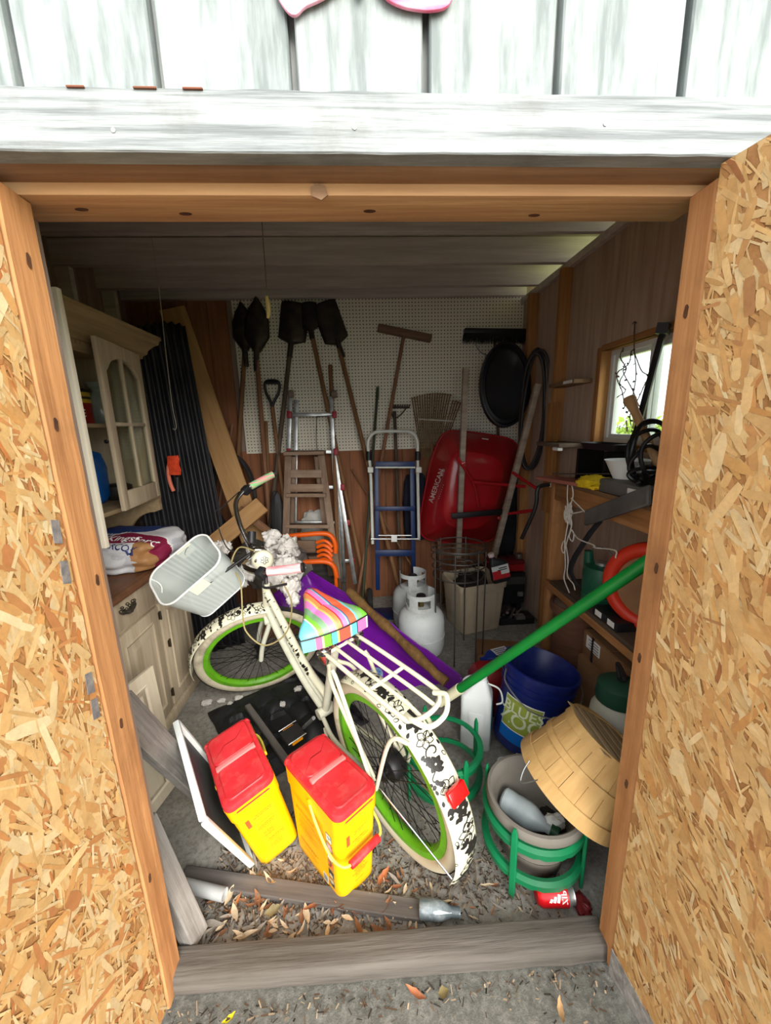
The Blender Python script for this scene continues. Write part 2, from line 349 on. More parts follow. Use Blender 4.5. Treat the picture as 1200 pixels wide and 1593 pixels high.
# ------------------------------------------------------------------ OSB doors: sheet + pressed strands standing proud
osb_base = mat('osb base', (168,120,70), .7, c2=(140,96,52), sc=18, bump=.4)
def osb_mat(name):
    m = bpy.data.materials.new(name); m.use_nodes = True; t = m.node_tree; b = t.nodes['Principled BSDF']; L = t.links.new
    a = N(t, 'ShaderNodeVertexColor', layer_name='Col'); tc = N(t, 'ShaderNodeTexCoord')
    no = N(t, 'ShaderNodeTexNoise', i_Scale=30.0, i_Detail=8.0, i_Roughness=.75); mp = N(t, 'ShaderNodeMapping'); mp.inputs['Scale'].default_value = (3, 1, 1); L(tc.outputs['Object'], mp.inputs[0]); L(mp.outputs[0], no.inputs[0])
    mr = N(t, 'ShaderNodeMapRange'); L(no.outputs[0], mr.inputs[0]); mr.inputs[1].default_value = .3; mr.inputs[2].default_value = .7; mr.inputs[3].default_value = .78; mr.inputs[4].default_value = 1.12
    mx = N(t, 'ShaderNodeMix', data_type='RGBA', blend_type='MULTIPLY'); mx.inputs[0].default_value = 1; L(a.outputs[0], mx.inputs[6]); L(mr.outputs[0], mx.inputs[7])
    L(mx.outputs[2], b.inputs['Base Color']); b.inputs['Roughness'].default_value = .6; b.inputs['Specular IOR Level'].default_value = .3
    bp = N(t, 'ShaderNodeBump', i_Strength=.25, i_Distance=.003); L(no.outputs[0], bp.inputs['Height']); L(bp.outputs[0], b.inputs['Normal'])
    return m
strand_m = osb_mat('osb strands')
def osb_door(name, hinge, ang, ztop, side, seed, tilt0, tsd, chips, pal):
    rs = random.Random(seed)
    d = V((math.sin(ang), -math.cos(ang), 0)); nrm = V((-d.y, d.x, 0))*side     # inner face normal
    root = sempty(name); Wd = .60; th = .012
    z0 = .015
    # outline with a ragged lower edge
    poly = [(0, z0)]
    for i in range(1, 12): poly.append((Wd*i/12, z0+rs.uniform(-.006, .008)))
    poly += [(Wd, z0), (Wd, ztop), (0, ztop)]
    T = Mx(((d.x, 0, nrm.x, hinge[0]), (d.y, 0, nrm.y, hinge[1]), (0, 1, nrm.z, 0), (0, 0, 0, 1)))
    MB().prism(poly, -th, 0, T).obj('panel', osb_base, root, sm=0)
    m = MB(); m.c = []
    for k in range(chips):
        u = rs.uniform(.0, Wd); v = rs.uniform(z0, ztop); L = rs.uniform(.03, .105)*(.7 if rs.random() < .4 else 1); wd = rs.uniform(.004, .024)*(1.2 if rs.random() < .25 else .8)*(.4 if rs.random() < .45 else 1)
        a = rs.gauss(tilt0, tsd); h = .0003+.0016*k/chips; ca, sa = math.cos(a), math.sin(a)
        n = 5; top = []; bot = []
        for i in range(n+1):
            x = -L/2+L*i/n; ww = wd/2*(1 if 0 < i < n else rs.uniform(.3, .9))
            top.append((x+rs.uniform(-1,1)*L*.03*(1 if i in (0, n) else .3), ww*rs.uniform(.85, 1.1))); bot.append((x+rs.uniform(-1,1)*L*.03*(1 if i in (0, n) else .3), -ww*rs.uniform(.85, 1.1)))
        tl = rs.uniform(-.0004, .0004)/ (wd+.01)
        vs = []
        ok = True
        for (x, y) in top+bot:
            U = u+x*ca-y*sa; W2 = v+x*sa+y*ca
            U = min(max(U, .001), Wd-.001); W2 = min(max(W2, z0+.002), ztop-.001)
            vs.append(T @ V((U, W2, h+.0006+y*tl*.6)))
        fs = [(i, i+1, n+1+i+1, n+1+i) for i in range(n)]
        c = lin(rs.choice(pal)); mean = lin((206,160,104)); kk = .55 if rs.random() < .9 else .9; c = tuple((x*kk+y*(1-kk))*.74 for x, y in zip(c, mean)); f = rs.uniform(.88, 1.08); c = tuple(min(1, x*f) for x in c)
        m.add(vs, fs); m.c += [c]*len(vs)
    o = m.obj('strands', strand_m, root, sm=0); o['kind'] = 'stuff'
    return root, T
pal = [(226,182,118)]*5+[(236,200,140)]*4+[(212,160,94)]*4+[(200,142,80)]*2+[(186,122,68)]*1+[(244,220,170)]*2+[(168,104,60)]
palL = [(230,186,120)]*5+[(242,208,148)]*5+[(220,160,92)]*3+[(204,126,66)]*2+[(188,100,50)]+[(248,226,176)]*4
d1, T1 = osb_door('door_1', (-.577, .748, 0), R_(-3), 1.9, 1, 3, R_(78), .55, 6400, palL)
d2, T2 = osb_door('door_2', (.628, .736, 0), R_(12), 1.921, -1, 4, R_(118), .42, 6400, pal)
for z in (1.30, 1.22, .98, .92):
    MB().prism([(.012, z), (.03, z+.006), (.027, z+.05), (.01, z+.045)], .0024, .0034, T1).obj('torn_paper', mat('grey felt scrap', (96,92,92), .9, c2=(130,124,120), sc=60), d1, sm=0)
# weathered foot board at the bottom of the right door
m = MB(); m.prism([(-.002, .0), (.6, .0), (.6, .05), (.3, .056), (.1, .065), (-.002, .09)], .0022, .004, T2); m.obj('weathered_edge', grey_wood, d2)
# ------------------------------------------------------------------ back, left and right walls, ceiling
YB = 3.25
wb = sempty('wall_back'); MB().box(-1.76, 1.42, YB+.012, YB+.04, 0, 2.6).obj('sheathing', ply_dark, wb)
x = -1.72; k = 0
while x < 1.3:
    wd = .146; t0 = rnd(0, .004); ztop = 2.5 if x < -1.0 else 1.33
    MB().box(x, min(x+wd-.004, 1.3), YB-.004-t0, YB+.012, 0, ztop).obj('back_board', ply_brown, wb, bevel=.0015, seg=1); x += wd
def pegmat():
    m = bpy.data.materials.new('pegboard'); m.use_nodes = True; t = m.node_tree; b = t.nodes['Principled BSDF']; L = t.links.new
    g = N(t, 'ShaderNodeNewGeometry'); sp = N(t, 'ShaderNodeSeparateXYZ'); L(g.outputs[0], sp.inputs[0])
    ds = []
    for ax in (0, 2):
        mu = N(t, 'ShaderNodeMath', operation='DIVIDE'); L(sp.outputs[ax], mu.inputs[0]); mu.inputs[1].default_value = .0254
        fr = N(t, 'ShaderNodeMath', operation='FRACT'); L(mu.outputs[0], fr.inputs[0])
        sb = N(t, 'ShaderNodeMath', operation='SUBTRACT'); L(fr.outputs[0], sb.inputs[0]); sb.inputs[1].default_value = .5
        pw = N(t, 'ShaderNodeMath', operation='MULTIPLY'); L(sb.outputs[0], pw.inputs[0]); L(sb.outputs[0], pw.inputs[1]); ds.append(pw)
    ad = N(t, 'ShaderNodeMath', operation='ADD'); L(ds[0].outputs[0], ad.inputs[0]); L(ds[1].outputs[0], ad.inputs[1])
    lt = N(t, 'ShaderNodeMath', operation='LESS_THAN'); L(ad.outputs[0], lt.inputs[0]); lt.inputs[1].default_value = .034
    no = N(t, 'ShaderNodeTexNoise', i_Scale=2.2, i_Detail=6.0); L(g.outputs[0], no.inputs[0])
    cr = N(t, 'ShaderNodeMix', data_type='RGBA'); L(no.outputs[0], cr.inputs[0]); cr.inputs[6].default_value = (*lin((240,234,216)), 1); cr.inputs[7].default_value = (*lin((220,212,190)), 1)
    mx = N(t, 'ShaderNodeMix', data_type='RGBA'); L(lt.outputs[0], mx.inputs[0]); L(cr.outputs[2], mx.inputs[6]); mx.inputs[7].default_value = (*lin((66,60,50)), 1)
    L(mx.outputs[2], b.inputs['Base Color']); b.inputs['Roughness'].default_value = .7
    return m
MB().box(-.948, 1.30, YB-.018, YB-.006, 1.312, 2.455).obj('pegboard', pegmat(), wb, bevel=.001, seg=1)
XL = -1.72
wl = sempty('wall_left'); MB().box(XL-.03, XL, .8, YB+.03, 0, 2.6).obj('sheathing', ply_dark, wl)
for y in (.93, 1.34, 1.75, 2.16, 2.57, 2.98): MB().box(XL, XL+.085, y-.019, y+.019, 0, 2.5).obj('stud', lumberZ2 if y > 3 else joistm, wl, bevel=.003, seg=1)
XR = 1.30
WY0, WY1, WZ0, WZ1 = 1.52, 2.14, 1.38, 1.862
wr = sempty('wall_right')
m = MB(); m.box(XR, XR+.02, .8, WY0, 0, 2.44); m.box(XR, XR+.02, WY1, YB+.03, 0, 2.44); m.box(XR, XR+.02, WY0, WY1, 0, WZ0); m.box(XR, XR+.02, WY0, WY1, WZ1, 2.44)
m.obj('sheathing', wood('right wall plywood', (196,172,154), (168,142,124), 2, rough=.8), wr)
m = MB(); m.box(XR+.07, XR+.09, .8, WY0, 0, 2.44); m.box(XR+.07, XR+.09, WY1, YB+.03, 0, 2.44); m.box(XR+.07, XR+.09, WY0, WY1, 0, WZ0); m.box(XR+.07, XR+.09, WY0, WY1, WZ1, 2.44); m.obj('outer_siding', white_siding, wr)
MB().box(XR-.03, XR+.09, .9, YB, 2.40, 2.44).obj('top_plate', joistm, wr)
for y0, z0, z1 in ((2.50, 0, 2.4), (2.96, 0, 2.4), (1.2, 0, 2.4)): MB().box(XR-.07, XR, y0, y0+.038, z0, z1).obj('stud', lumberZ2, wr, bevel=.003, seg=1)
MB().box(XR-.075, XR-.07, 2.42, 2.57, .9, 1.62).obj('stud_face', lumberZ2, wr)
# window
wn = sempty('window_1')
m = MB(); m.box(XR-.004, XR+.088, WY1-.004, WY1+.036, WZ0-.02, WZ1+.02); m.obj('side_board', lumberZ2, wn, bevel=.002)
MB().box(XR-.004, XR+.088, WY0-.036, WY0+.004, WZ0-.02, WZ1+.02).obj('side_board', lumberZ2, wn, bevel=.002)
MB().box(XR-.004, XR+.088, WY0, WY1, WZ1, WZ1+.03).obj('head_board', lumberY, wn, bevel=.002)
MB().box(XR-.004, XR+.088, WY0, WY1, WZ0-.03, WZ0).obj('sill_board', lumberY, wn, bevel=.002)
vin = mat('white vinyl', (226,230,230), .4)
def wframe(x, y0, y1, z0, z1, t, nm):
    m = MB(); m.box(x-.014, x+.014, y0, y1, z0, z0+t); m.box(x-.014, x+.014, y0, y1, z1-t, z1); m.box(x-.014, x+.014, y0, y0+t, z0+t, z1-t); m.box(x-.014, x+.014, y1-t, y1, z0+t, z1-t); m.obj(nm, vin, wn, bevel=.002)
wframe(XR+.065, WY0+.004, WY1-.004, WZ0, WZ1, .026, 'window_frame')
wframe(XR+.055, WY0+.03, 1.825, WZ0+.024, WZ1-.024, .022, 'sash'); wframe(XR+.075, 1.80, WY1-.03, WZ0+.024, WZ1-.024, .022, 'sash')
glass = mat('window glass', (245,250,250), .03, trans=1, spec=.3)
def clearglass(name, tint=(1, 1, 1), gl=.06):
    m = bpy.data.materials.new(name); m.use_nodes = True; t = m.node_tree; t.nodes.remove(t.nodes['Principled BSDF']); o = t.nodes['Material Output']
    a = N(t, 'ShaderNodeBsdfTransparent'); a.inputs[0].default_value = (*tint, 1); b = N(t, 'ShaderNodeBsdfGlossy'); b.inputs['Roughness'].default_value = .05
    x = N(t, 'ShaderNodeMixShader'); x.inputs[0].default_value = gl; t.links.new(a.outputs[0], x.inputs[1]); t.links.new(b.outputs[0], x.inputs[2]); t.links.new(x.outputs[0], o.inputs[0]); return m
pane_m = clearglass('clear pane', (.95, .98, .97))
MB().box(XR+.053, XR+.057, WY0+.05, 1.805, WZ0+.044, WZ1-.044).obj('pane', pane_m, wn); MB().box(XR+.073, XR+.077, 1.82, WY1-.05, WZ0+.044, WZ1-.044).obj('pane', pane_m, wn)
# ceiling: deck + joists
ce = sempty('ceiling'); MB().box(-2.0, 1.75, .70, YB+.1, 2.585, 2.62).obj('deck', deckm, ce)
for y in (.97, 1.38, 1.79, 2.16, 2.54, 2.92): MB().box(-1.74, 1.52, y, y+.04, 2.44, 2.58).obj('joist', joistm, ce, bevel=.003, seg=1)
MB().box(-1.74, 1.3, YB-.06, YB+.01, 2.455, 2.58).obj('back_plate', joistm, ce, bevel=.003)
MB().box(-2.2, 1.8, .6, YB+.3, 2.64, 2.68).obj('roof_panel', mat('roof', (90,88,86), .9), ce)
MB().box(-2.0, -1.752, .7, YB+.1, 2.3, 2.585).obj('left_eave', ply_dark, ce)
# ------------------------------------------------------------------ bicycle
def pp(pts, Y): return [P(a, b, Y=Y) for a, b in pts]
BQ = (.075, 1.15, 0, 2.202, .112)
_f = V((math.cos(BQ[3]), math.sin(BQ[3]), 0)); _l = V((-math.sin(BQ[3]), math.cos(BQ[3]), 0)); _u = V((0, 0, 1))
u2 = _u*math.cos(BQ[4]) + _l*math.sin(BQ[4]); l2 = _l*math.cos(BQ[4]) - _u*math.sin(BQ[4])
BM = Mx(((_f.x, l2.x, u2.x, BQ[0]), (_f.y, l2.y, u2.y, BQ[1]), (_f.z, l2.z, u2.z, BQ[2]), (0, 0, 0, 1)))
bike = thing('bicycle', 'cream cruiser bicycle with floral mudguards, green rims and white mesh basket', 'bicycle', BM)
WBS = 1.085; WR = .33
_ax = V((-.3746, 0, .9272)); _A0 = V((WBS, 0, WR)) - V((.9272, 0, .3746))*.05
SM = Mx.Translation(_A0) @ Mx.Rotation(R_(72), 4, _ax) @ Mx.Translation(-_A0)
def wheel(cx, T):
    m = MB(); m.grid(lambda u, v: V((cx+(.304+.027*math.cos(2*PI*v))*math.cos(2*PI*u), .027*math.sin(2*PI*v), WR+(.304+.027*math.cos(2*PI*v))*math.sin(2*PI*u))), 72, 12, True, True)
    ti = m.xf(T).obj('tyre', tire_m, bike, local=True)
    m = MB(); m.grid(lambda u, v: V((cx+(.3295+.002*math.cos(PI*(v-.5)))*math.cos(2*PI*u), .017*(2*v-1), WR+(.3295+.002*math.cos(PI*(v-.5)))*math.sin(2*PI*u))), 72, 4, True)
    m.xf(T).obj('tread', black_rub, ti, local=True)
    m = MB(); prof = [(.284, -.019), (.262, -.019), (.252, -.009), (.249, 0), (.252, .009), (.262, .019), (.284, .019), (.287, 0)]
    m.grid(lambda u, v: V((cx+prof[int(round(v*8)) % 8][0]*math.cos(2*PI*u), prof[int(round(v*8)) % 8][1], WR+prof[int(round(v*8)) % 8][0]*math.sin(2*PI*u))), 64, 8, True, True)
    m.xf(T).obj('rim', green_rim, bike, local=True)
    m = MB()
    for k in range(36):
        a = 2*PI*k/36; b = a + (.5 if k % 2 else -.5); s = .03 if (k//2) % 2 else -.03
        m.tube([(cx+.022*math.cos(b), s, WR+.022*math.sin(b)), (cx+.255*math.cos(a), s*.2, WR+.255*math.sin(a))], .0014, 4)
    o = m.xf(T).obj('spokes', black_iron, bike, local=True); o['kind'] = 'stuff'
    m = MB(); m.lathe([(.006, -.062), (.012, -.06), (.012, -.045), (.026, -.036), (.026, -.031), (.016, -.027), (.016, .027), (.026, .031), (.026, .036), (.012, .045), (.012, .06), (.006, .062)], 16, Mx.Translation((cx, 0, WR)) @ Mx.Rotation(PI/2, 4, 'X'))
    m.xf(T).obj('hub', black_iron, bike, local=True)
I4 = Mx.Identity(4)
wheel(0, I4); wheel(WBS, SM)
# mudguards with raised floral print
def fender(cx, a0, a1, T, seed, wd=.043):
    RF = .352
    def pt(s, v, off=0):
        a = a0+s/RF; th = v/wd*1.25; r = RF-.016+(.016+off)*math.cos(th); return V((cx+r*math.cos(a), wd*math.sin(th)/math.sin(1.25)+off*math.sin(th)*1.2, WR+r*math.sin(a)))
    Ls = (a1-a0)*RF
    m = MB(); m.grid(lambda u, v: pt(u*Ls, (v*2-1)*wd), 40, 10)
    fo = m.xf(T).obj('mudguard', cream, bike, local=True, solid=.0016)
    rs = random.Random(seed); d = MB()
    def poly(pts):
        c = [sum(p[0] for p in pts)/len(pts), sum(p[1] for p in pts)/len(pts)]
        d.add([pt(c[0], max(-wd*.95, min(wd*.95, c[1])), .0019)]+[pt(p[0], max(-wd*.95, min(wd*.95, p[1])), .0017) for p in pts], [(0, i+1, (i+1) % len(pts)+1) for i in range(len(pts))])
    def strip(pts, w0):
        n = len(pts); vs = []; 
        for i, (x, y) in enumerate(pts):
            a = pts[max(0, i-1)]; b = pts[min(n-1, i+1)]; dx, dy = b[0]-a[0], b[1]-a[1]; q = math.hypot(dx, dy) or 1; ww = w0*(.45+.55*math.sin(PI*min(1, (i+.5)/n)))
            for sg in (-1, 1): vs.append(pt(x-dy/q*ww*sg, max(-wd*.98, min(wd*.98, y+dx/q*ww*sg)), .0018))
        d.add(vs, [(2*i, 2*i+1, 2*i+3, 2*i+2) for i in range(n-1)])
    def petal(cx_, cy, a, L, wdt, hollow):
        ca, sa = math.cos(a), math.sin(a)
        o = [(x*L, wdt*math.sin(PI*min(1, x*1.02))**.8*sg) for x, sg in [(.12, 1), (.3, 1), (.5, 1), (.7, 1), (.88, 1), (1, 0), (.88, -1), (.7, -1), (.5, -1), (.3, -1), (.12, -1)]]
        w_ = [(cx_+x*ca-y*sa, cy+x*sa+y*ca) for x, y in o]
        if hollow: strip(w_+[w_[0]], .0013)
        else: poly(w_)
    s = .02; k = 0
    while s < Ls-.015:
        y = rs.uniform(-.5, .5)*wd; r = rs.uniform(.02, .03); a = rs.uniform(0, 6)
        typ = k % 4
        if typ in (0, 2):
            for q in range(5 if typ == 0 else 6): petal(s, y, a+q*2*PI/(5 if typ == 0 else 6), r, r*.36, typ == 0)
            if typ == 0: poly([(s+.004*math.cos(t*.9), y+.004*math.sin(t*.9)) for t in range(7)])
        elif typ == 1:
            sg = rs.choice((-1, 1)); sp = [(s+(.022-.0016*t)*math.cos(t*.55+a), -y*.6+sg*(.022-.0016*t)*math.sin(t*.55+a)) for t in range(12)]
            strip(sp, .0022)
            for q in range(3): petal(s+.01, y, a+q*.6, .024, .006, False)
        else:
            strip([(s-.03+.006*t, y+.012*math.sin(t*.8+a)) for t in range(11)], .0022)
            for q in range(4): petal(s-.02+.013*q, y+.01*math.sin(q*1.8+a), a+q*1.3, .018, .006, False)
        s += rs.uniform(.026, .036); k += 1
        for sy in (-1, 1):
            if rs.random() < .55: petal(s, sy*wd*.72, rs.uniform(0, 6), .017, .005, rs.random() < .3)
    fp_ = d.xf(T).obj('floral_print', black_print, fo, local=True, sm=0); fp_['kind'] = 'stuff'
    return pt, fo
fpt, rf = fender(0, R_(62), R_(207), I4, 5, .046)
fender(WBS, R_(9), R_(128), SM, 9, .04)
refl = mat('red reflector', (226,16,20), .25, coat=.5)
def btube(name, pts, r, mt, n=10, T=None, k=0): 
    m = MB(); m.tube(bez(pts, 8) if k else pts, r, n)
    if T: m.xf(T)
    return m.obj(name, mt, bike, local=True)
H0 = _A0+_ax*.30; H1 = _A0+_ax*.50
Hd = _A0+_ax*.345; Ht = _A0+_ax*.455
bb = V((.44, 0, .29)); st_top = V((.25, 0, .70))
btube('head_tube', [H0, H1], .019, cream, 14)
btube('down_tube', [Hd, (.80, 0, .50), (.62, 0, .365), bb], .021, grey_cream, 14, k=1)
tt = btube('top_tube', [Ht, (.74, 0, .62), (.55, 0, .455), (.395, 0, .40)], .0175, cream, 14, k=1)
btube('mid_tube', [(.72, 0, .51), (.55, 0, .385), (.42, 0, .335)], .009, grey_cream, k=1)
btube('seat_tube', [bb, st_top], .0175, grey_cream, 14)
btube('bottom_bracket', [bb+V((0, -.038, 0)), bb+V((0, .038, 0))], .024, grey_cream, 16)
for sg in (-1, 1):
    btube('chain_stay', [bb+V((-.03, sg*.03, -.005)), (.28, sg*.052, .275), (0, sg*.06, WR)], .0095, grey_cream, k=1)
    btube('seat_stay', [(.285, sg*.02, .62), (.2, sg*.055, .58), (0, sg*.062, WR)], .008, cream, k=1)
    btube('rack_leg', [(.155, sg*.07, .70), (.12, sg*.072, .645), (0, sg*.075, WR)], .0075, cream, k=1)
    btube('rack_strut', [(-.20, sg*.045, .63), (-.13, sg*.066, .60), (-.02, sg*.074, WR-.01)], .0068, cream, k=1)
    btube('mudguard_stay', [(0, sg*.066, WR), (-.325, sg*.05, .235)], .0028, chrome, 6)
# floral motif on the top tube
d = MB(); rs = random.Random(2)
for i in range(26):
    u = i/26; p = Ht*(1-u)**1+V((.45, 0, .43))*u if False else V((Ht.x+(.50-Ht.x)*u, 0, Ht.z+(.43-Ht.z)*u))
    p.z -= .035*math.sin(PI*u)*.6
    a = rs.uniform(.2, 1.6)
    for q in range(3):
        b_ = a+rs.uniform(-.5, .5)
        c = p + V((rs.uniform(-.012, .012), math.cos(b_)*.019, math.sin(b_)*.019)); nn = V((0, math.cos(b_), math.sin(b_)))
        M_ = axisM(c, nn, (1, 0, -.8)); L_ = rs.uniform(.006, .013)
        d.add([M_ @ V((L_*math.cos(t*PI/3), .45*L_*math.sin(t*PI/3), .0)) for t in range(6)], [(0, 1, 2, 3, 4, 5)])
d.obj('vine_print', black_print, tt, local=True, sm=0)['kind'] = 'stuff'
# chain case band, crank, pedals
m = MB(); m.tube(ring((.44, .03, .29), .019, (1, 0, .72)), .0025, 6, True); 
cw = MB(); cw.lathe([(.03, -.003), (.085, -.003), (.09, 0), (.085, .003), (.03, .003)], 36, Mx.Translation((.44, -.05, .29)) @ Mx.Rotation(PI/2, 4, 'X')); cw.obj('chain_ring', black_iron, bike, local=True)
for sg, aa in ((1, R_(-48)), (-1, R_(132))):
    e = bb+V((math.cos(aa)*.155, sg*.075, math.sin(aa)*.155))
    e = bb+V((.02*sg, sg*.078, -.15*sg)) if False else e
    btube('crank_arm', [bb+V((0, sg*.06, 0)), e], .0085, grey_cream if sg < 0 else galv, 8)
    m = MB(); m.box(e.x-.045, e.x+.045, e.y+(.01 if sg > 0 else -.1), e.y+(.1 if sg > 0 else -.01), e.z-.012, e.z+.012)
    pd = m.obj('pedal', black_pl, bike, local=True, bevel=.008)
    for q in (-1, 1):
        MB().box(e.x+q*.046-.001, e.x+q*.046+.001, e.y+sg*.03, e.y+sg*.08, e.z-.008, e.z+.008).obj('pedal_reflector', mat('amber reflector', (240,150,20), .25), pd, local=True)
        MB().tube([(e.x+q*.05, e.y+sg*.012, e.z+.014), (e.x+q*.05, e.y+sg*.098, e.z+.014)], .003, 6).obj('pedal_bar', chrome, pd, local=True)
btube('kickstand', [bb+V((-.05, .04, -.03)), (.30, .075, .15), (.20, .13, .02)], .0075, grey_cream, k=1)
m = MB(); m.lathe([(.012, -.03), (.045, -.028), (.05, -.02), (.05, .02), (.045, .028), (.012, .03)], 20, Mx.Translation((0, -.02, WR)) @ Mx.Rotation(PI/2, 4, 'X')); m.obj('coaster_hub', black_pl, bike, local=True)
# rack
RKT = Mx.Translation((.07, 0, .012)) @ Mx.Diagonal((.93, 1, 1, 1))
zr = .735
def rail(y0, z0): return [(-.33, y0*.55, zr-.02), (-.315, y0*.9, zr), (-.20, y0, zr), (.02, y0, zr), (.12, y0*.98, zr-.005)]
m = MB()
m.tube(bez([(.155, -.07, .70), (.13, -.07, zr), (-.26, -.07, zr), (-.325, -.055, zr-.004), (-.34, 0, zr-.008), (-.325, .055, zr-.004), (-.26, .07, zr), (.13, .07, zr), (.155, .07, .70)], 8), .0075, 10)
m.xf(RKT); rk = m.obj('rear_rack', cream, bike, local=True)
for y in (-.025, .025): MB().tube(bez([(.13, y, zr), (-.1, y, zr), (-.26, y, zr), (-.335, y*1.1, zr-.008)], 5), .0062, 8).xf(RKT).obj('rack_rail', cream, rk, local=True)
for x in (.13, -.14): MB().tube([(x, -.07, zr-.003), (x, .07, zr-.003)], .0062, 8).xf(RKT).obj('rack_crossbar', cream, rk, local=True)
m = MB(); m.tube(bez([(-.30, -.055, zr), (-.345, -.062, zr+.012), (-.372, -.03, zr-.012), (-.372, .03, zr-.012), (-.345, .062, zr+.012), (-.30, .055, zr)], 6), .0075, 8); m.xf(RKT).obj('rack_hoop', cream, rk, local=True)
for y in (-.02, .02): MB().tube([(.13, y, zr), (.27, y*.8, .62)], .005, 8).xf(RKT).obj('rack_stay', cream, rk, local=True)
p = fpt((R_(150)-R_(62))*.352, 0, .02); p2 = fpt((R_(150)-R_(62))*.352, 0, .045)
Mr = axisM(p, (p2-p), (0, 1, 0)); m = MB(); m.box(-.032, .032, -.02, .02, -.008, .012, Mr); m.obj('tail_reflector', refl, bike, local=True, bevel=.003)
m = MB(); m.box(-.006, .006, -.004, .004, -.02, 0, Mr); m.obj('reflector_bracket', black_pl, bike, local=True)
# saddle: plaid bands; nose forward (+x)
sadcols = [(0, (150,200,130)), (.05, (110,190,90)), (.09, (120,214,216)), (.16, (250,250,245)), (.18, (226,112,168)), (.335, (40,36,46)), (.35, (96,206,226)), (.44, (250,250,245)), (.46, (226,84,64)), (.63, (240,220,110)), (.66, (90,200,180)), (.74, (40,60,50)), (.75, (110,186,50)), (.84, (240,230,150)), (.87, (226,110,150)), (.95, (120,200,214))]
topcols = [(0, (222,120,150)), (.06, (110,200,214)), (.13, (250,250,245)), (.15, (110,186,60)), (.24, (120,160,110)), (.32, (110,196,206)), (.345, (236,96,64)), (.45, (60,70,120)), (.465, (130,180,190)), (.49, (240,120,180)), (.555, (210,40,60)), (.575, (236,136,80)), (.64, (200,190,110)), (.67, (236,130,190)), (.76, (120,160,120)), (.84, (120,190,60)), (.9, (250,250,245)), (.92, (110,200,214))]
sad_side = stripes('saddle plaid side', sadcols, 1, (-.123, .123), .45); sad_top = stripes('saddle plaid top', topcols, 1, (-.123, .123), .45)
sc_ = V((.255, 0, .84))
def sw(x):                                       # half width along the saddle
    t = (x+.12)/.25
    return .121*(1-t)**.0*(1 if t < .16 else (1-.78*((t-.16)/.84)**.62)) if t < .97 else .028
def sring(z, k, dz):
    out = []; n = 44
    for i in range(n):
        u = i/n*4
        if u < 1: x = -.12+.25*u; y = sw(x)
        elif u < 2: y = .028*(1-2*(u-1)); x = .13+.022*math.sin(PI*(u-1))
        elif u < 3: x = .13-.25*(u-2); y = -sw(x)
        else: y = -.121+.242*(u-3); x = -.12-.018*math.sin(PI*(u-3))
        cx = .0; out.append(V((cx+(x-cx)*k, y*k, z+dz*(.5-abs(y)/.27)-.02*max(0, (x))/.15*0)))
    return out
m = MB(); m.loft([sring(-.03, .93, 0), sring(-.028, .985, 0), sring(.02, 1, .004)], (1, 0)); T_ = Mx.Translation(sc_+V((.012, .014, 0))) @ Mx.Rotation(R_(-10), 4, 'Z') @ Mx.Rotation(R_(-4), 4, 'Y')
sd = m.xf(T_).obj('saddle', sad_side, bike, local=True, sm=50)
m = MB(); m.loft([sring(.02, 1.0, .004), sring(.028, .99, .01), sring(.04, .9, .02), sring(.047, .7, .024), sring(.049, .4, .02), sring(.049, .1, .012)], (0, 1)); m.xf(T_).obj('saddle_top', sad_top, sd, local=True, sm=60)
m = MB(); m.tube([T_ @ (p+V((0, 0, .002))) for p in sring(.02, 1.006, .004)], .0028, 6, True); m.obj('piping', black_print, sd, local=True)
for y in (-.07, .07):
    m = MB(); m.tube([sc_+V((-.06+.022*math.cos(t*.8), y+.022*math.sin(t*.8), -.03-.0022*t)) for t in range(26)], .0035, 6); m.obj('saddle_spring', chrome, bike, local=True)
    m = MB(); m.lathe([(.026, 0), (.02, -.022), (.006, -.05)], 14, Mx.Translation(sc_+V((-.06, y, -.088)))); m.obj('spring_cup', chrome, bike, local=True)
btube('seat_post', [st_top-V((-.01, 0, .02)), (.24, 0, .77), (.245, 0, .81)], .013, chrome, 12, k=1)
m = MB(); m.tube([sc_+V((.14, -.02, -.03)), sc_+V((.02, -.03, -.045)), sc_+V((-.08, -.05, -.06))], .0035, 6); m.tube([sc_+V((.14, .02, -.03)), sc_+V((.02, .03, -.045)), sc_+V((-.08, .05, -.06))], .0035, 6); m.obj('saddle_rails', chrome, bike, local=True)
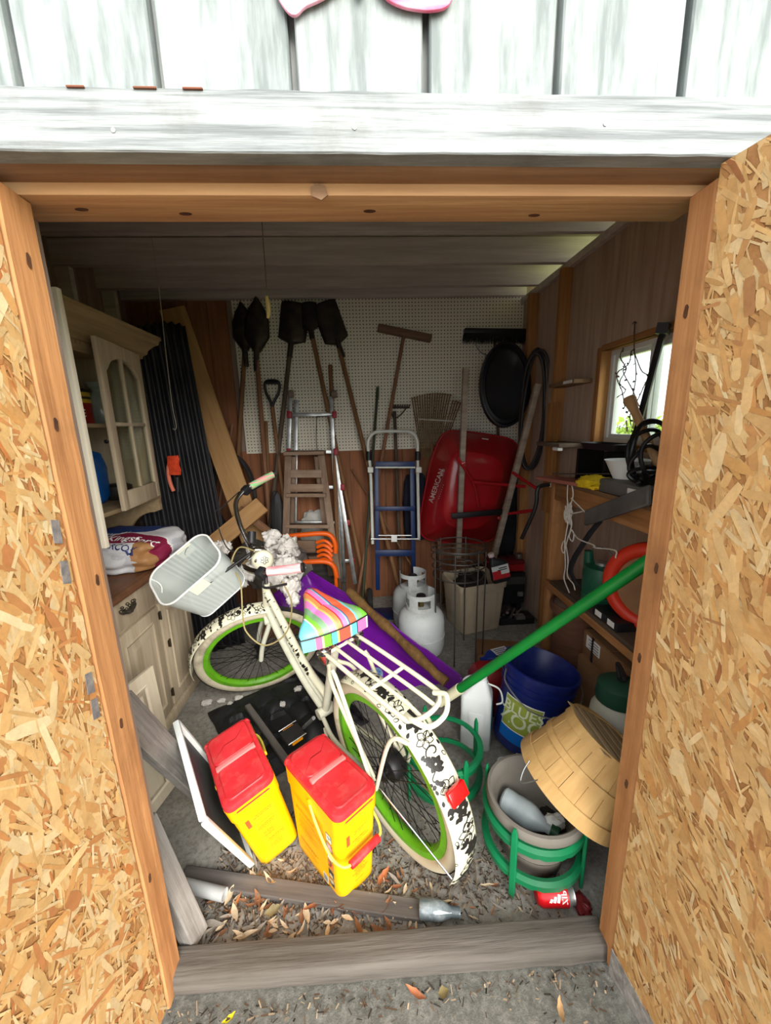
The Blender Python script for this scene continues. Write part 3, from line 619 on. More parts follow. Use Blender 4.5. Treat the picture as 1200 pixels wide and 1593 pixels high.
# steering assembly (turned to the left)
def stube(name, pts, r, mt, n=10, k=1): return btube(name, pts, r, mt, n, SM, k)
cr = _A0+_ax*.285
for sg in (-1, 1): stube('fork_blade', [cr+V((0, sg*.03, .0)), cr+V((.0, sg*.052, -.012)), (1.03, sg*.056, .43), (WBS, sg*.058, WR)], .0125, grey_cream)
m = MB(); m.box(-.022, .022, -.062, .062, -.012, .014, axisM(cr, _ax, (1, 0, .4))); m.xf(SM).obj('fork_crown', grey_cream, bike, local=True, bevel=.006)
stm = _A0+_ax*.71
stube('steerer', [H1, stm], .0125, chrome, 10, 0)
stube('stem', [stm, stm+V((.03, 0, .02)), stm+V((.045, 0, .015))], .015, chrome)
hb = stm+V((.045, 0, .02))
for sg in (-1, 1):
    bar = [hb, hb+V((.01, sg*.05, .005)), hb+V((.015, sg*.14, .07)), hb+V((.0, sg*.23, .125)), hb+V((-.05, sg*.295, .135)), hb+V((-.11, sg*.325, .13))]
    stube('handlebar', bar, .0112, chrome, 12)
    gp = [hb+V((-.085, sg*.312, .133)), hb+V((-.15, sg*.338, .127)), hb+V((-.205, sg*.357, .122))]
    gm = stripes('grip bands', [(0, (226,80,90)), (.18, (240,170,180)), (.36, (245,240,236)), (.55, (110,200,120)), (.72, (226,90,100))], 2, (.9, 1.12), .5) if sg == -1 else mat('rose grip', (206,120,124), .5, c2=(236,190,190), sc=3, st=(3, 3, 40))
    if sg == -1: gm = mat('mint and rose grip', (120,200,130), .5, c2=(226,150,150), sc=5, st=(2, 2, 30), fac=(.45,.55))
    stube('grip', gp, .0175, gm, 14)
    stube('grip_end', [gp[2], gp[2]+(gp[2]-gp[1])*.15], .0185, black_print, 14, 0)
    m = MB(); m.box(-.02, .02, -.016, .016, -.02, .02, axisM(hb+V((-.06, sg*.303, .128)), (0, 0, 1))); m.xf(SM).obj('brake_clamp', black_pl, bike, local=True, bevel=.006)
    stube('brake_lever', [hb+V((-.06, sg*.31, .115)), hb+V((-.05, sg*.34, .09)), hb+V((-.13, sg*.365, .085))], .005, black_iron, 8)
# floral bell on the near side of the bar
bc = BM.inverted() @ P(409, 872, Y=1.60)
m = MB(); m.lathe([(.002, -.046), (.02, -.042), (.036, -.03), (.045, -.01), (.046, .004), (.044, .016), (.036, .03), (.022, .041), (.003, .046)], 26, Mx.Translation(bc)); bl = m.obj('bell', cream, bike, local=True, sm=80)
d = MB(); vd = (BM.inverted().to_3x3() @ (CAMP-P(409, 872, Y=1.60))).normalized()
bx = vd.orthogonal().normalized(); by = vd.cross(bx)
def onb(x, y): q = (vd*.9+bx*x+by*y).normalized(); return bc+q*.0472
def bpet(cx_, cy, a, L, wdt):
    o = [(.15*L, 0), (.45*L, wdt), (.8*L, wdt*.8), (L, 0), (.8*L, -wdt*.8), (.45*L, -wdt)]
    d.tube([onb(cx_+x*math.cos(a)-y*math.sin(a), cy+x*math.sin(a)+y*math.cos(a)) for x, y in o], .0013, 4, True)
for q in range(6): bpet(.12, .1, q*PI/3, .36, .11)
for q in range(3): bpet(-.42, -.45, 2.2+q*.5, .36, .07)
d.obj('bell_print', black_print, bl, local=True)
inv = BM.inverted()
m = MB(); m.tube([inv @ q for q in bez([P(400, 858, Y=1.66), P(372, 852, Y=1.72), P(360, 880, Y=1.70), P(374, 905, Y=1.66), P(378, 960, Y=1.62), P(385, 985, Y=1.60), P(412, 1004, Y=1.58), P(445, 985, Y=1.56), P(454, 940, Y=1.55), P(440, 905, Y=1.58)], 8)], .0035, 6); m.obj('brake_cable', mat('tan cable', (150,136,92), .6), bike, local=True)
m = MB(); m.tube([inv @ q for q in bez([P(372, 765, Y=2.05), P(345, 790, Y=1.95), P(335, 800, Y=1.9), P(352, 850, Y=1.78), P(375, 860, Y=1.72)], 8)], .003, 6); m.obj('brake_cable', black_rub, bike, local=True)
# basket, tipped forward
BR = Mx(((.746, -.6168, -.2511, -.774), (.321, .6634, -.676, 1.594), (.5835, .4236, .6928, .937), (0, 0, 0, 1)))
BL = inv @ BR
meshm = bpy.data.materials.new('wire mesh'); meshm.use_nodes = True
def _mesh():
    t = meshm.node_tree; b = t.nodes['Principled BSDF']; L = t.links.new; b.inputs['Base Color'].default_value = (*lin((206,214,210)), 1); b.inputs['Roughness'].default_value = .5
    uv = N(t, 'ShaderNodeVertexColor', layer_name='Col'); sp = N(t, 'ShaderNodeSeparateColor'); L(uv.outputs[0], sp.inputs[0]); rs = []
    for i in (0, 1):
        mu = N(t, 'ShaderNodeMath', operation='MULTIPLY'); L(sp.outputs[i], mu.inputs[0]); mu.inputs[1].default_value = 230 if i == 0 else 66
        fr = N(t, 'ShaderNodeMath', operation='FRACT'); L(mu.outputs[0], fr.inputs[0])
        c = N(t, 'ShaderNodeMath', operation='GREATER_THAN'); L(fr.outputs[0], c.inputs[0]); c.inputs[1].default_value = .45; rs.append(c)
    ml = N(t, 'ShaderNodeMath', operation='MULTIPLY'); L(rs[0].outputs[0], ml.inputs[0]); L(rs[1].outputs[0], ml.inputs[1])
    iv = N(t, 'ShaderNodeMath', operation='SUBTRACT'); iv.inputs[0].default_value = 1; L(ml.outputs[0], iv.inputs[1]); sc2 = N(t, 'ShaderNodeMapRange'); L(iv.outputs[0], sc2.inputs[0]); sc2.inputs[3].default_value = .52; sc2.inputs[4].default_value = .74; L(sc2.outputs[0], b.inputs['Alpha'])
_mesh()
ba, bb_, bh = .30, .215, .235
def rrect(a, b, r, n=6):
    out = []
    for cx, cy, a0 in ((a/2-r, b/2-r, 0), (-a/2+r, b/2-r, PI/2), (-a/2+r, -b/2+r, PI), (a/2-r, -b/2+r, 1.5*PI)):
        out += [(cx+r*math.cos(a0+PI/2*k/n), cy+r*math.sin(a0+PI/2*k/n)) for k in range(n+1)]
    return out
def bring(z, k): return [V((x, y, z)) for x, y in rrect(ba*k, bb_*k, .06*k)]
m = MB(); m.c = []; nz = 8; RR = [bring(-bh*i/nz, 1-.15*i/nz) for i in range(nz+1)]; n = len(RR[0])
RR = [r+[r[0]] for r in RR]
for i in range(nz+1):
    for k in range(n+1): m.v.append(RR[i][k]); m.c.append((k/n, i/nz, 0))
m.f = [(i*(n+1)+k, i*(n+1)+k+1, (i+1)*(n+1)+k+1, (i+1)*(n+1)+k) for i in range(nz) for k in range(n)]; m.m = [0]*len(m.f)
b0 = len(m.v); m.v += RR[nz][:n]; m.c += [(p.x*1.1+.5, p.y*3.6+.5, 0) for p in RR[nz][:n]]; m.f.append([b0+k for k in range(n)]); m.m.append(0)
bk = m.xf(BL).obj('basket', meshm, bike, local=True, sm=60)
MB().tube([BL @ p for p in bring(0, 1)], .0042, 8, True).obj('basket_rim', pure_white, bk, local=True)
MB().tube([BL @ p for p in bring(-bh, .85)], .003, 6, True).obj('basket_base_wire', white_pl, bk, local=True)
MB().tube([BL @ p for p in bez([(-ba/2, -.05, -.0), (-ba/2-.02, -.02, -.03), (-ba/2+.005, .03, -.05), (-ba/2+.02, .06, -.035), (-ba/2+.01, .09, 0)], 6)], .003, 6).obj('basket_wire', white_pl, bk, local=True)
for sg in (-1, 1):
    tg = MB(); tg.box(-.035, .035, -.0015, .0015, -.06, -.005, BL @ Mx.Translation((.035 if sg > 0 else .0, sg*(bb_/2*.985+.002), 0))); tgo = tg.obj('basket_tag', mat('tag card', (226,226,206), .6), bk, local=True)
    q = MB()
    for s_ in (-1, 1): q.tube([BL @ V(((.035 if sg > 0 else 0)+.018*math.cos(t*.7), sg*bb_/2*.985+.002+s_*.002, -.032+.013*math.sin(t*.7+sg))) for t in range(6)], .0016, 4)
    q.obj('tag_emblem', black_print, tgo, local=True)
m = MB(); m.tube([inv @ BR @ V((.0, -.1, -.05)), SM @ hb], .007, 8); m.obj('basket_bracket', black_iron, bike, local=True)
m = MB(); m.tube([SM @ (hb+V((.0, -.06, .0))), SM @ (hb+V((-.02, -.1, .03)))], .02, 10); m.obj('shifter', black_pl, bike, local=True)
# ------------------------------------------------------------------ yellow litter pails
def pail(label, M, handle_front, seed):
    t = thing('litter_pail', label, 'pail', M, group=None); L, Sx, Hh, tp = .30, .146, .345, .88
    L += .012; Sx += .02
    def dim(z): k = tp+(1-tp)*z/Hh; return L*k, Sx*k
    m = MB(); rings = []
    for z in (0, .004, .02, .1, .2, .285, .286, .30, Hh-.002, Hh):
        a, b = dim(z); e = -.008 if z == 0 else (.0 if z < .286 else .007)
        rings.append([V((x, y, z)) for x, y in rrect(a+e, b+e, .03)])
    m.loft(rings, (1, 1)); m.obj('pail_body', yellow_pl, t, local=True, sm=50)
    m = MB(); A, B = L+.006, Sx+.006
    m.loft([[V((x, y, z)) for x, y in rrect(A*k, B*k, .032)] for z, k in ((Hh-.016, 1.0), (Hh+.012, 1.0), (Hh+.02, .985), (Hh+.022, .96), (Hh+.022, .88), (Hh+.02, .1))], (1, 1))
    ld = m.obj('lid', red_pl, t, local=True, sm=40)
    m = MB(); m.loft([[V((x+L*.235, y, z)) for x, y in rrect(L*.42*k, Sx*.80*k, .02)] for z, k in ((Hh+.018, 1.0), (Hh+.026, 1.0), (Hh+.028, .97), (Hh+.0265, .86), (Hh+.024, .3))], (0, 1)); m.obj('lid_flap', red_pl, ld, local=True, sm=35)
    m = MB(); m.loft([[V((x-L*.24, y, z)) for x, y in rrect(L*.40*k, Sx*.86*k, .02)] for z, k in ((Hh+.018, 1.0), (Hh+.03, 1.0), (Hh+.033, .97), (Hh+.034, .3))], (0, 1)); m.obj('lid_back', red_pl, ld, local=True, sm=35)
    MB().box(-.012, .008, -Sx*.42, Sx*.42, Hh+.02, Hh+.032).obj('lid_hinge', mat('scuffed hinge', (226,120,116), .5), ld, local=True, bevel=.003)
    for sy in (-1, 1):
        m = MB(); m.lathe([(.012, 0), (.012, .014), (.006, .018)], 12, axisM((-L*.44, sy*Sx*.42, Hh+.01), (-.4, sy, .3))); m.obj('lid_ear', red_pl, ld, local=True)
    if handle_front: hp = [(.01, .318, -1), (.05, .27, -1.04), (.11, .215, -1.05), (.155, .195, -.95), (.178, .192, -.6)]
    else: hp = [(.01, .318, -1), (-.05, .29, -1.04), (-.11, .27, -1.05), (-.155, .26, -.95), (-.172, .258, -.6)]
    y0 = Sx/2+.006; p1 = [V((x, s*y0, z)) for x, z, s in hp]; p2 = [V((p.x, -p.y, p.z)) for p in p1[::-1]]
    m = MB(); m.tube(bez(p1+p2, 7), .0042, 8); hd_ = m.obj('bail', mat('pale yellow bail', (244,226,90), .4), t, local=True)
    m = MB(); a = hp[-1]; m.tube([(a[0], -y0*.66, a[1]), (a[0], y0*.66, a[1])], .0125, 14); m.obj('bail_grip', red_pl, hd_, local=True, bevel=.002)
    for sy in (-1, 1):
        m = MB(); m.lathe([(.009, 0), (.009, .012), (.0, .013)], 12, axisM((.01, sy*(Sx/2-.002), .318), (0, sy, 0))); m.obj('bail_pivot', yellow_pl, t, local=True)
    # printed panels: long face (y-) and short face (x+)
    def fy(x, z, o=.0012): a, b = dim(z); return V((x*(tp+(1-tp)*z/Hh), -b/2-o, z))
    def fx(y, z, o=.0012): a, b = dim(z); return V((a/2+o, y*(tp+(1-tp)*z/Hh), z))
    m = MB(); m.grid(lambda u, v: fy(-.115+.185*u, .03+.235*v, .0008), 4, 6); m.obj('long_side_label', orange_lab, t, local=True)
    m = MB(); m.grid(lambda u, v: fx(-.036+.085*u, .03+.235*v, .0008), 4, 6); m.obj('short_side_label', orange_lab, t, local=True)
    rs = random.Random(seed); ln = MB()
    for k in range(26):
        z = .045+.0085*k
        for f, x0, x1 in ((fy, -.11, .06), (fx, -.03, .045)):
            if rs.random() < .78:
                a = x0+rs.uniform(0, .2)*(x1-x0); b = x1-rs.uniform(0, .45)*(x1-x0); hgt = rs.choice((.0012, .0016, .0026))
                x = a
                while x < b:
                    wv = rs.uniform(.004, .014); ln.add([f(x, z, .0017), f(min(b, x+wv), z, .0017), f(min(b, x+wv), z+hgt, .0017), f(x, z+hgt, .0017)], [(0, 1, 2, 3)]); x += wv+.002
    fp_ = ln.obj('fine_print', mat('brown fine print', (150,98,20), .5), t, local=True, sm=0); fp_['kind'] = 'stuff'
    cols = [((240,244,240), (70,120,130)), ((236,196,206), (120,60,110)), ((250,250,246), (60,60,60)), ((240,120,60), (60,50,40)), ((60,54,40), (220,210,180)), ((52,48,40), (200,190,160))]
    for k, (c1, c2_) in enumerate(cols):
        z = .245-.0385*k; x = .104
        m = MB(); m.grid(lambda u, v: fy(x-.014+.028*u, z-.014+.028*v, .0014), 1, 1); po = m.obj('photo_square', mat('printed photo %d' % k, c1, .5, c2=c2_, sc=38, fac=(.5, .62)), t, local=True)
        m = MB(); e = .0155
        for (a, b, c, d_) in ((x-e, x+e, z-e, z-e+.002), (x-e, x+e, z+e-.002, z+e), (x-e, x-e+.002, z-e, z+e), (x+e-.002, x+e, z-e, z+e)): m.add([fy(a, c, .0018), fy(b, c, .0018), fy(b, d_, .0018), fy(a, d_, .0018)], [(0, 1, 2, 3)])
        m.obj('photo_border', grey_print, po, local=True, sm=0)
    m = MB(); m.grid(lambda u, v: fx(-.052+.013*u, .225+.04*v, .0014), 1, 1); m.obj('red_flash', mat('red print', (226,84,40), .5), t, local=True)
    m = MB(); m.grid(lambda u, v: fy(.05+.03*u, .02+.035*v, .0018), 1, 1); bo = m.obj('barcode', pure_white, t, local=True)
    m = MB()
    for k in range(9): m.add([fy(.053+.0028*k, .024, .0022), fy(.0545+.0028*k, .024, .0022), fy(.0545+.0028*k, .052, .0022), fy(.053+.0028*k, .052, .0022)], [(0, 1, 2, 3)])
    m.obj('barcode_bars', black_print, bo, local=True, sm=0)['kind'] = 'stuff'
    return t
def m44(r, t): return Mx(((*r[0], t[0]), (*r[1], t[1]), (*r[2], t[2]), (0, 0, 0, 1)))
pail('upright yellow litter pail with red lid and red handle grip, nearest the threshold', m44([[.6523, .7578, 0], [-.7579, .6522, 0], [0, 0, 1]], (-.16, 1.098, .002)), True, 1)
pail('yellow litter pail with scratched red lid leaning against the white-edged tray', m44([[.5267, .8304, -.1818], [-.8488, .5025, -.1643], [-.0451, .2408, .9695]], (-.424, 1.236, .012)), False, 2)
# ------------------------------------------------------------------ hutch cabinet on the left
FX = -1.06
hu = thing('hutch_cabinet', 'limed wooden hutch with glazed doors, drawer and panelled lower doors along left wall', 'cabinet', loc=(-1.33, 1.68, 0))
m = MB(); m.box(-1.60, FX-.02, 1.14, 2.19, .05, .81); m.obj('base_carcass', hutchm, hu, bevel=.003)
m = MB(); m.box(-1.60, FX+.005, 1.12, 2.21, 0, .06); m.obj('plinth', hutchm, hu, bevel=.006)
m = MB(); m.box(-1.61, FX+.03, 1.10, 2.24, .815, .85); m.obj('counter', counterm, hu, bevel=.008, seg=3)
def face(y0, y1, z0, z1, nm, panel=True, x=FX):
    m = MB(); m.box(x-.02, x, y0, y1, z0, z1); o = m.obj(nm, hutchm, hu, bevel=.004)
    if panel:
        e = .055; m = MB(); m.loft([[V((x+dx, y, z)) for y, z in ((y0+e+k, z0+e+k), (y1-e-k, z0+e+k), (y1-e-k, z1-e-k), (y0+e+k, z1-e-k))] for dx, k in ((-.001, 0), (.006, .006), (.001, .016), (.001, .03), (.007, .05), (.007, .06))], (0, 1)); m.obj('raised_panel', hutchm, o, sm=20)
    return o
dr = face(1.15, 1.845, .675, .805, 'drawer', False)
lo1 = face(1.15, 1.50, .075, .655, 'lower_door'); lo2 = face(1.508, 1.85, .075, .655, 'lower_door'); lo3 = face(1.868, 2.175, .075, .655, 'lower_door')
dr2 = face(1.868, 2.175, .675, .805, 'drawer', False)
for y, d in ((1.62, dr), (2.02, dr2)):
    m = MB(); rs = random.Random(4)
    m.tube([(FX+.004+.012*math.sin(PI*i/8)+.004*math.sin(i*2.1), y-.05+.0125*i, .762-.018*math.sin(PI*i/8)) for i in range(9)], [.008+.004*abs(math.sin(i*1.7)) for i in range(9)], 8)
    for k in range(9): m.lathe([(.002, -.006), (.007, -.003), (.008, .002), (.004, .006)], 8, Mx.Translation((FX+.008, y-.05+.0125*k, .764+.012*math.sin(k*1.9))))
    m.obj('ornate_pull', mat('antique pewter', (86,80,70), .4, .8, c2=(130,122,104), sc=40), d, sm=60)['label'] = 'ornate tarnished cast drawer pull'
for y, z, d in ((1.855, .60, lo2), (1.855, .16, lo2), (1.90, .42, lo3)):
    m = MB(); m.tube([(FX+.006, y, z-.022), (FX+.006, y, z+.022)], .005, 8); m.box(FX-.0005, FX+.003, y-.012, y+.012, z-.018, z+.018); m.obj('hinge' if y < 1.88 else 'door_latch', mat('dark brass', (80,70,54), .5, .7), d)
# upper part
UX = -1.17
m = MB(); m.box(-1.60, UX, 2.23, 2.25, 1.14, 1.90); m.obj('side_panel', hutchm, hu, bevel=.002)
m = MB(); m.box(-1.60, UX, 1.18, 1.20, 1.14, 1.90); m.obj('side_panel', hutchm, hu, bevel=.002)
m = MB(); m.box(-1.605, -1.59, 1.18, 2.25, .85, 1.9); m.obj('back_panel', hutch_dark, hu)
m = MB(); m.box(-1.6, UX+.005, 1.18, 2.25, 1.135, 1.155); m.obj('bottom_board', hutch_dark, hu, bevel=.003)
m = MB(); m.box(-1.59, UX-.03, 1.2, 2.23, 1.53, 1.548); m.obj('shelf', hutch_dark, hu, bevel=.002)
# lower scalloped brackets
for y in (1.18, 2.23):
    pts = [(-1.60, .85), (-1.60, 1.14), (UX, 1.14), (UX, 1.07)]+[(UX-.03-.17*math.sin(PI/2*k/8), 1.06-.17*(1-math.cos(PI/2*k/8))) for k in range(9)]+[(-1.40, .85)]
    m = MB(); m.prism([(a, b) for a, b in pts], -.011, .011, Mx(((1, 0, 0, 0), (0, 0, -1, y+.01), (0, 1, 0, 0), (0, 0, 0, 1)))); m.obj('scalloped_bracket', hutch_dark, hu, sm=0)
m = MB(); m.box(UX-.02, UX, 1.695, 1.735, 1.15, 1.86); m.obj('centre_stile', hutchm, hu, bevel=.002)
m = MB(); m.box(UX-.02, UX+.002, 1.18, 2.25, 1.84, 1.91)
for k in range(40): m.box(UX+.002, UX+.008, 1.19+.0265*k, 1.19+.0265*k+.014, 1.868, 1.882)
m.obj('frieze', hutch_dark, hu, sm=0)
prof = [(0, 1.885), (.012, 1.885), (.016, 1.90), (.03, 1.91), (.036, 1.93), (.058, 1.955), (.075, 1.965), (.08, 1.985), (.088, 1.99), (.088, 2.005), (0, 2.008)]
rings = []
for dx, z in prof: rings.append([V((-1.6, 1.18-dx, z)), V((UX+dx, 1.18-dx, z)), V((UX+dx, 2.25+dx, z)), V((-1.6, 2.25+dx, z))])
m = MB(); m.loft(rings); m.obj('cornice', hutch_dark, hu, sm=25)
def glass_door(p0, p1, z0, z1, mir, hm=None):
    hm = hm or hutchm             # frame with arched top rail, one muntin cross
    M = frame((*p0, z0), (*p1, z0), (0, 0, 1)); W_ = (V(p1)-V(p0)).length; h = z1-z0; t = .010
    D = Mx(((M[0][0], 0, M[0][1], p0[0]), (M[1][0], 0, M[1][1], p0[1]), (0, 1, 0, z0), (0, 0, 0, 1)))
    s = .05
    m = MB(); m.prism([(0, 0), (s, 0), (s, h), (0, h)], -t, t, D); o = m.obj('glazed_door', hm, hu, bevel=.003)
    MB().prism([(W_-s, 0), (W_, 0), (W_, h), (W_-s, h)], -t, t, D).obj('stile', hutchm, o, bevel=.003)
    MB().prism([(s, 0), (W_-s, 0), (W_-s, .085), (s, .085)], -t, t, D).obj('bottom_rail', hutchm, o, bevel=.003)
    a = [(s, h), (s, h-.13)]+[(s+.02+(W_-2*s-.04)*k/12, h-.115+.055*math.sin(PI*k/12)**.6) for k in range(13)]+[(W_-s, h-.13), (W_-s, h)]
    MB().prism(a[::-1], -t, t, D).obj('arched_top_rail', hutchm, o, sm=0)
    MB().prism([(W_/2-.009, .085), (W_/2+.009, .085), (W_/2+.009, h-.06), (W_/2-.009, h-.06)], -t*.8, t*.8, D).obj('muntin', hutchm, o, bevel=.002)
    MB().prism([(s, h*.52-.008), (W_-s, h*.52-.008), (W_-s, h*.52+.008), (s, h*.52+.008)], -t*.75, t*.75, D).obj('muntin', hutchm, o, bevel=.002)
    MB().prism([(s-.01, .075), (W_-s+.01, .075), (W_-s+.01, h-.05), (s-.01, h-.05)], -.0015, .0015, D).obj('glass', clearglass('hutch glass', (.9, .93, .9), .1), o)
    m = MB(); m.lathe([(.004, 0), (.004, .012), (.009, .018), (.008, .026), (0, .028)], 12, axisM(D @ V((.025, h*.42, t)), D.to_3x3() @ V((0, 0, 1)))); m.obj('knob', black_iron, o)
    return o
glass_door((-1.100, 1.785), (UX+.01, 2.22), 1.155, 1.90, 1)
glass_door((-.815, 1.215), (UX+.01, 1.215), 1.15, 1.895, 1, mat('stile with painted daylight', (244,236,214), .55))  # open leaf: daylight from the doorway painted into its lighter cream stile
# things in and on the hutch
t = thing('coffee_tin', 'red round tin with yellow and black bands on upper hutch shelf', 'tin', loc=(-1.40, 2.03, 1.549))
m = MB(); m.lathe([(.075, 0), (.077, .004), (.075, .008), (.075, .10)], 28, Mx.Translation((-1.40, 2.03, 1.55))); m.obj('tin_body', mat('red tin', (150,26,24), .4), t)
for z0, z1, c, nm in ((1.65, 1.668, (214,170,50), 'yellow band'), (1.668, 1.68, (60,52,40), 'dark band'), (1.68, 1.70, (210,172,60), 'upper yellow band')):
    m = MB(); m.lathe([(.0755, z0), (.0755, z1)], 28, Mx.Translation((-1.40, 2.03, 0))); m.obj('tin_band', mat(nm, c, .4), t)
m = MB(); m.lathe([(.078, 1.70), (.078, 1.715), (.07, 1.717), (.0, 1.717)], 28, Mx.Translation((-1.40, 2.03, 0))); m.obj('tin_lid', black_pl, t)
tm = text_on('DE', .05, lambda x, y: V((-1.40, 2.03, 1.60+y)) + V((math.cos(x/.0765-.75), math.sin(x/.0765-.75), 0))*.0765); tm.obj('tin_lettering', pure_white, t, sm=0)
def soft_bag(name, label, cat, c, half, mt, seed, wr_=.25, group=None, n=26, rot=0):
    t_ = MB()
    def fn(u, v):
        a = 2*PI*u; b = PI*(v-.5); e = .6
        f = lambda q: math.copysign(abs(q)**e, q)
        p = V((half[0]*f(math.cos(b))*f(math.cos(a)), half[1]*f(math.cos(b))*f(math.sin(a)), half[2]*math.copysign(abs(math.sin(b))**.8, math.sin(b))))
        q = V((p.x/half[0], p.y/half[1], p.z/half[2]))
        d = noise.noise(q*2.1+V((seed, 0, 0)))*wr_+noise.noise(q*5+V((0, seed, 0)))*wr_*.4+abs(noise.noise(q*3.2+V((0, 0, seed))))*wr_*.5
        p *= 1+d*.55
        if p.z < -half[2]*.86: p.z = -half[2]*.86
        return p
    t_.grid(fn, n*2, n, True)
    T_ = Mx.Translation(V(c)+V((0, 0, half[2]*.86))) @ Mx.Rotation(rot, 4, 'Z'); t_.xf(T_)
    o = t_.obj(name, mt, sm=70); rebase(o, Mx.Translation(V(c)) @ Mx.Rotation(rot, 4, 'Z'))
    tag(o, label, cat, group); return o, fn, T_
soft_bag('plastic_bag', 'bright blue plastic bag slumped on lower hutch shelf', 'bag', (-1.40, 2.01, 1.158), (.09, .08, .14), mat('blue bag film', (24,98,176), .35, c2=(16,70,140), sc=5), 3)
m = MB(); m.lathe([(.05, 0), (.055, .01), (.055, .13), (.03, .16), (.03, .175), (.045, .19), (.05, .21)], 24); o = m.obj('glass_jar', mat('old glass', (150,160,150), .2, c2=(120,126,118), sc=6), local=True); o.matrix_basis = Mx.Translation((-1.36, 2.17, 1.549)); tag(o, 'grey glass jar with flared neck behind the glazed hutch door', 'jar')
m = MB(); m.lathe([(.06, 0), (.075, .03), (.07, .07), (.05, .08)], 20); o = m.obj('dark_bowl', black_pl, local=True); o.matrix_basis = Mx.Translation((-1.34, 2.155, 1.156)); tag(o, 'dark round bowl behind the lower panes of the glazed hutch door', 'bowl')
# charcoal bag on the counter
def bagmat():
    m = bpy.data.materials.new('printed charcoal sack'); m.use_nodes = True; t = m.node_tree; b = t.nodes['Principled BSDF']; L = t.links.new; b.inputs['Roughness'].default_value = .55
    tc = N(t, 'ShaderNodeTexCoord'); sp = N(t, 'ShaderNodeSeparateXYZ'); L(tc.outputs['Object'], sp.inputs[0])
    no = N(t, 'ShaderNodeTexNoise', i_Scale=6.0, i_Detail=4.0); L(tc.outputs['Object'], no.inputs[0])
    def mm(op, a, bv):
        n = N(t, 'ShaderNodeMath', operation=op)
        for i, q in enumerate((a, bv)):
            if isinstance(q, (int, float)): n.inputs[i].default_value = q
            else: L(q, n.inputs[i])
        return n.outputs[0]
    x, y = mm('SUBTRACT', sp.outputs[0], .12), sp.outputs[1]
    def mixc(f, a, c):
        n = N(t, 'ShaderNodeMix', data_type='RGBA'); L(f, n.inputs[0])
        if isinstance(a, tuple): n.inputs[6].default_value = (*lin(a), 1)
        else: L(a, n.inputs[6])
        n.inputs[7].default_value = (*lin(c), 1); return n.outputs[2]
    c = mixc(mm('GREATER_THAN', no.outputs[0], .62), (214,214,216), (196,196,200))
    dist = mm('ADD', mm('ADD', x, mm('MULTIPLY', y, -.4)), -.01)
    c = mixc(mm('LESS_THAN', dist, 0.0), c, (24,58,124))
    yy = mm('SUBTRACT', mm('ADD', y, mm('MULTIPLY', x, -.15)), .02)
    band = mm('MULTIPLY', mm('LESS_THAN', mm('ABSOLUTE', mm('SUBTRACT', yy, -.115), 0), .062), mm('MULTIPLY', mm('GREATER_THAN', x, -.1), mm('LESS_THAN', x, .24)))
    c = mixc(band, c, (236,232,230))
    band = mm('MULTIPLY', mm('LESS_THAN', mm('ABSOLUTE', mm('SUBTRACT', yy, -.115), 0), .052), mm('MULTIPLY', mm('GREATER_THAN', x, -.09), mm('LESS_THAN', x, .23)))
    c = mixc(band, c, (132,24,62))
    br = mm('MULTIPLY', mm('GREATER_THAN', no.outputs[0], .42), mm('MULTIPLY', mm('GREATER_THAN', x, .08), mm('MULTIPLY', mm('LESS_THAN', yy, -.15), mm('GREATER_THAN', yy, -.21))))
    c = mixc(br, c, (166,120,74))
    c = mixc(mm('LESS_THAN', x, -.25), c, (140,28,66))
    L(c, b.inputs['Base Color']); return m
bg_, fn, BT = soft_bag('charcoal_bag', 'white, blue and maroon printed charcoal sack lying on the hutch counter', 'bag', (-1.255, 1.98, .851), (.29, .205, .088), bagmat(), 11, .22, n=34, rot=R_(-12))
def onbag(cx, cy, sx=1, rot=0):
    def f(x, y):
        X = cx+x*math.cos(rot)-y*math.sin(rot); Y = cy+x*math.sin(rot)+y*math.cos(rot)
        best = None
        # invert the surface by a few fixed-point steps on the upper half
        a, b = math.atan2(Y/.21, X/.30), .5
        u = (a % (2*PI))/(2*PI); v = .75
        for _ in range(40):
            p = fn(u, v); du = 1e-3
            pu = (fn(u+du, v)-p)/du; pv = (fn(u, v+du)-p)/du
            ex, ey = X-p.x, Y-p.y; det = pu.x*pv.y-pu.y*pv.x
            if abs(det) < 1e-6: break
            u += max(-.05, min(.05, .6*(ex*pv.y-ey*pv.x)/det)); v += max(-.05, min(.05, .6*(pu.x*ey-pu.y*ex)/det)); v = min(.97, max(.52, v))
        p = fn(u, v); pu = fn(u+1e-3, v)-p; pv = fn(u, v+1e-3)-p; nn = pu.cross(pv).normalized()
        if nn.z < 0: nn = -nn
        return BT @ (p+nn*.002)
    return f
for s_, sz, cx, cy, ro, mt in (('Kingsford', .062, .16, -.105, .12, pure_white), ('ORIGINAL', .05, -.005, -.06, .2, pure_white), ('CHARCOAL', .042, .13, -.175, .05, mat('navy ink', (24,48,104), .5))):
    text_on(s_, sz, onbag(cx, cy, 1, ro)).obj('lettering', mt, bg_, sm=0)
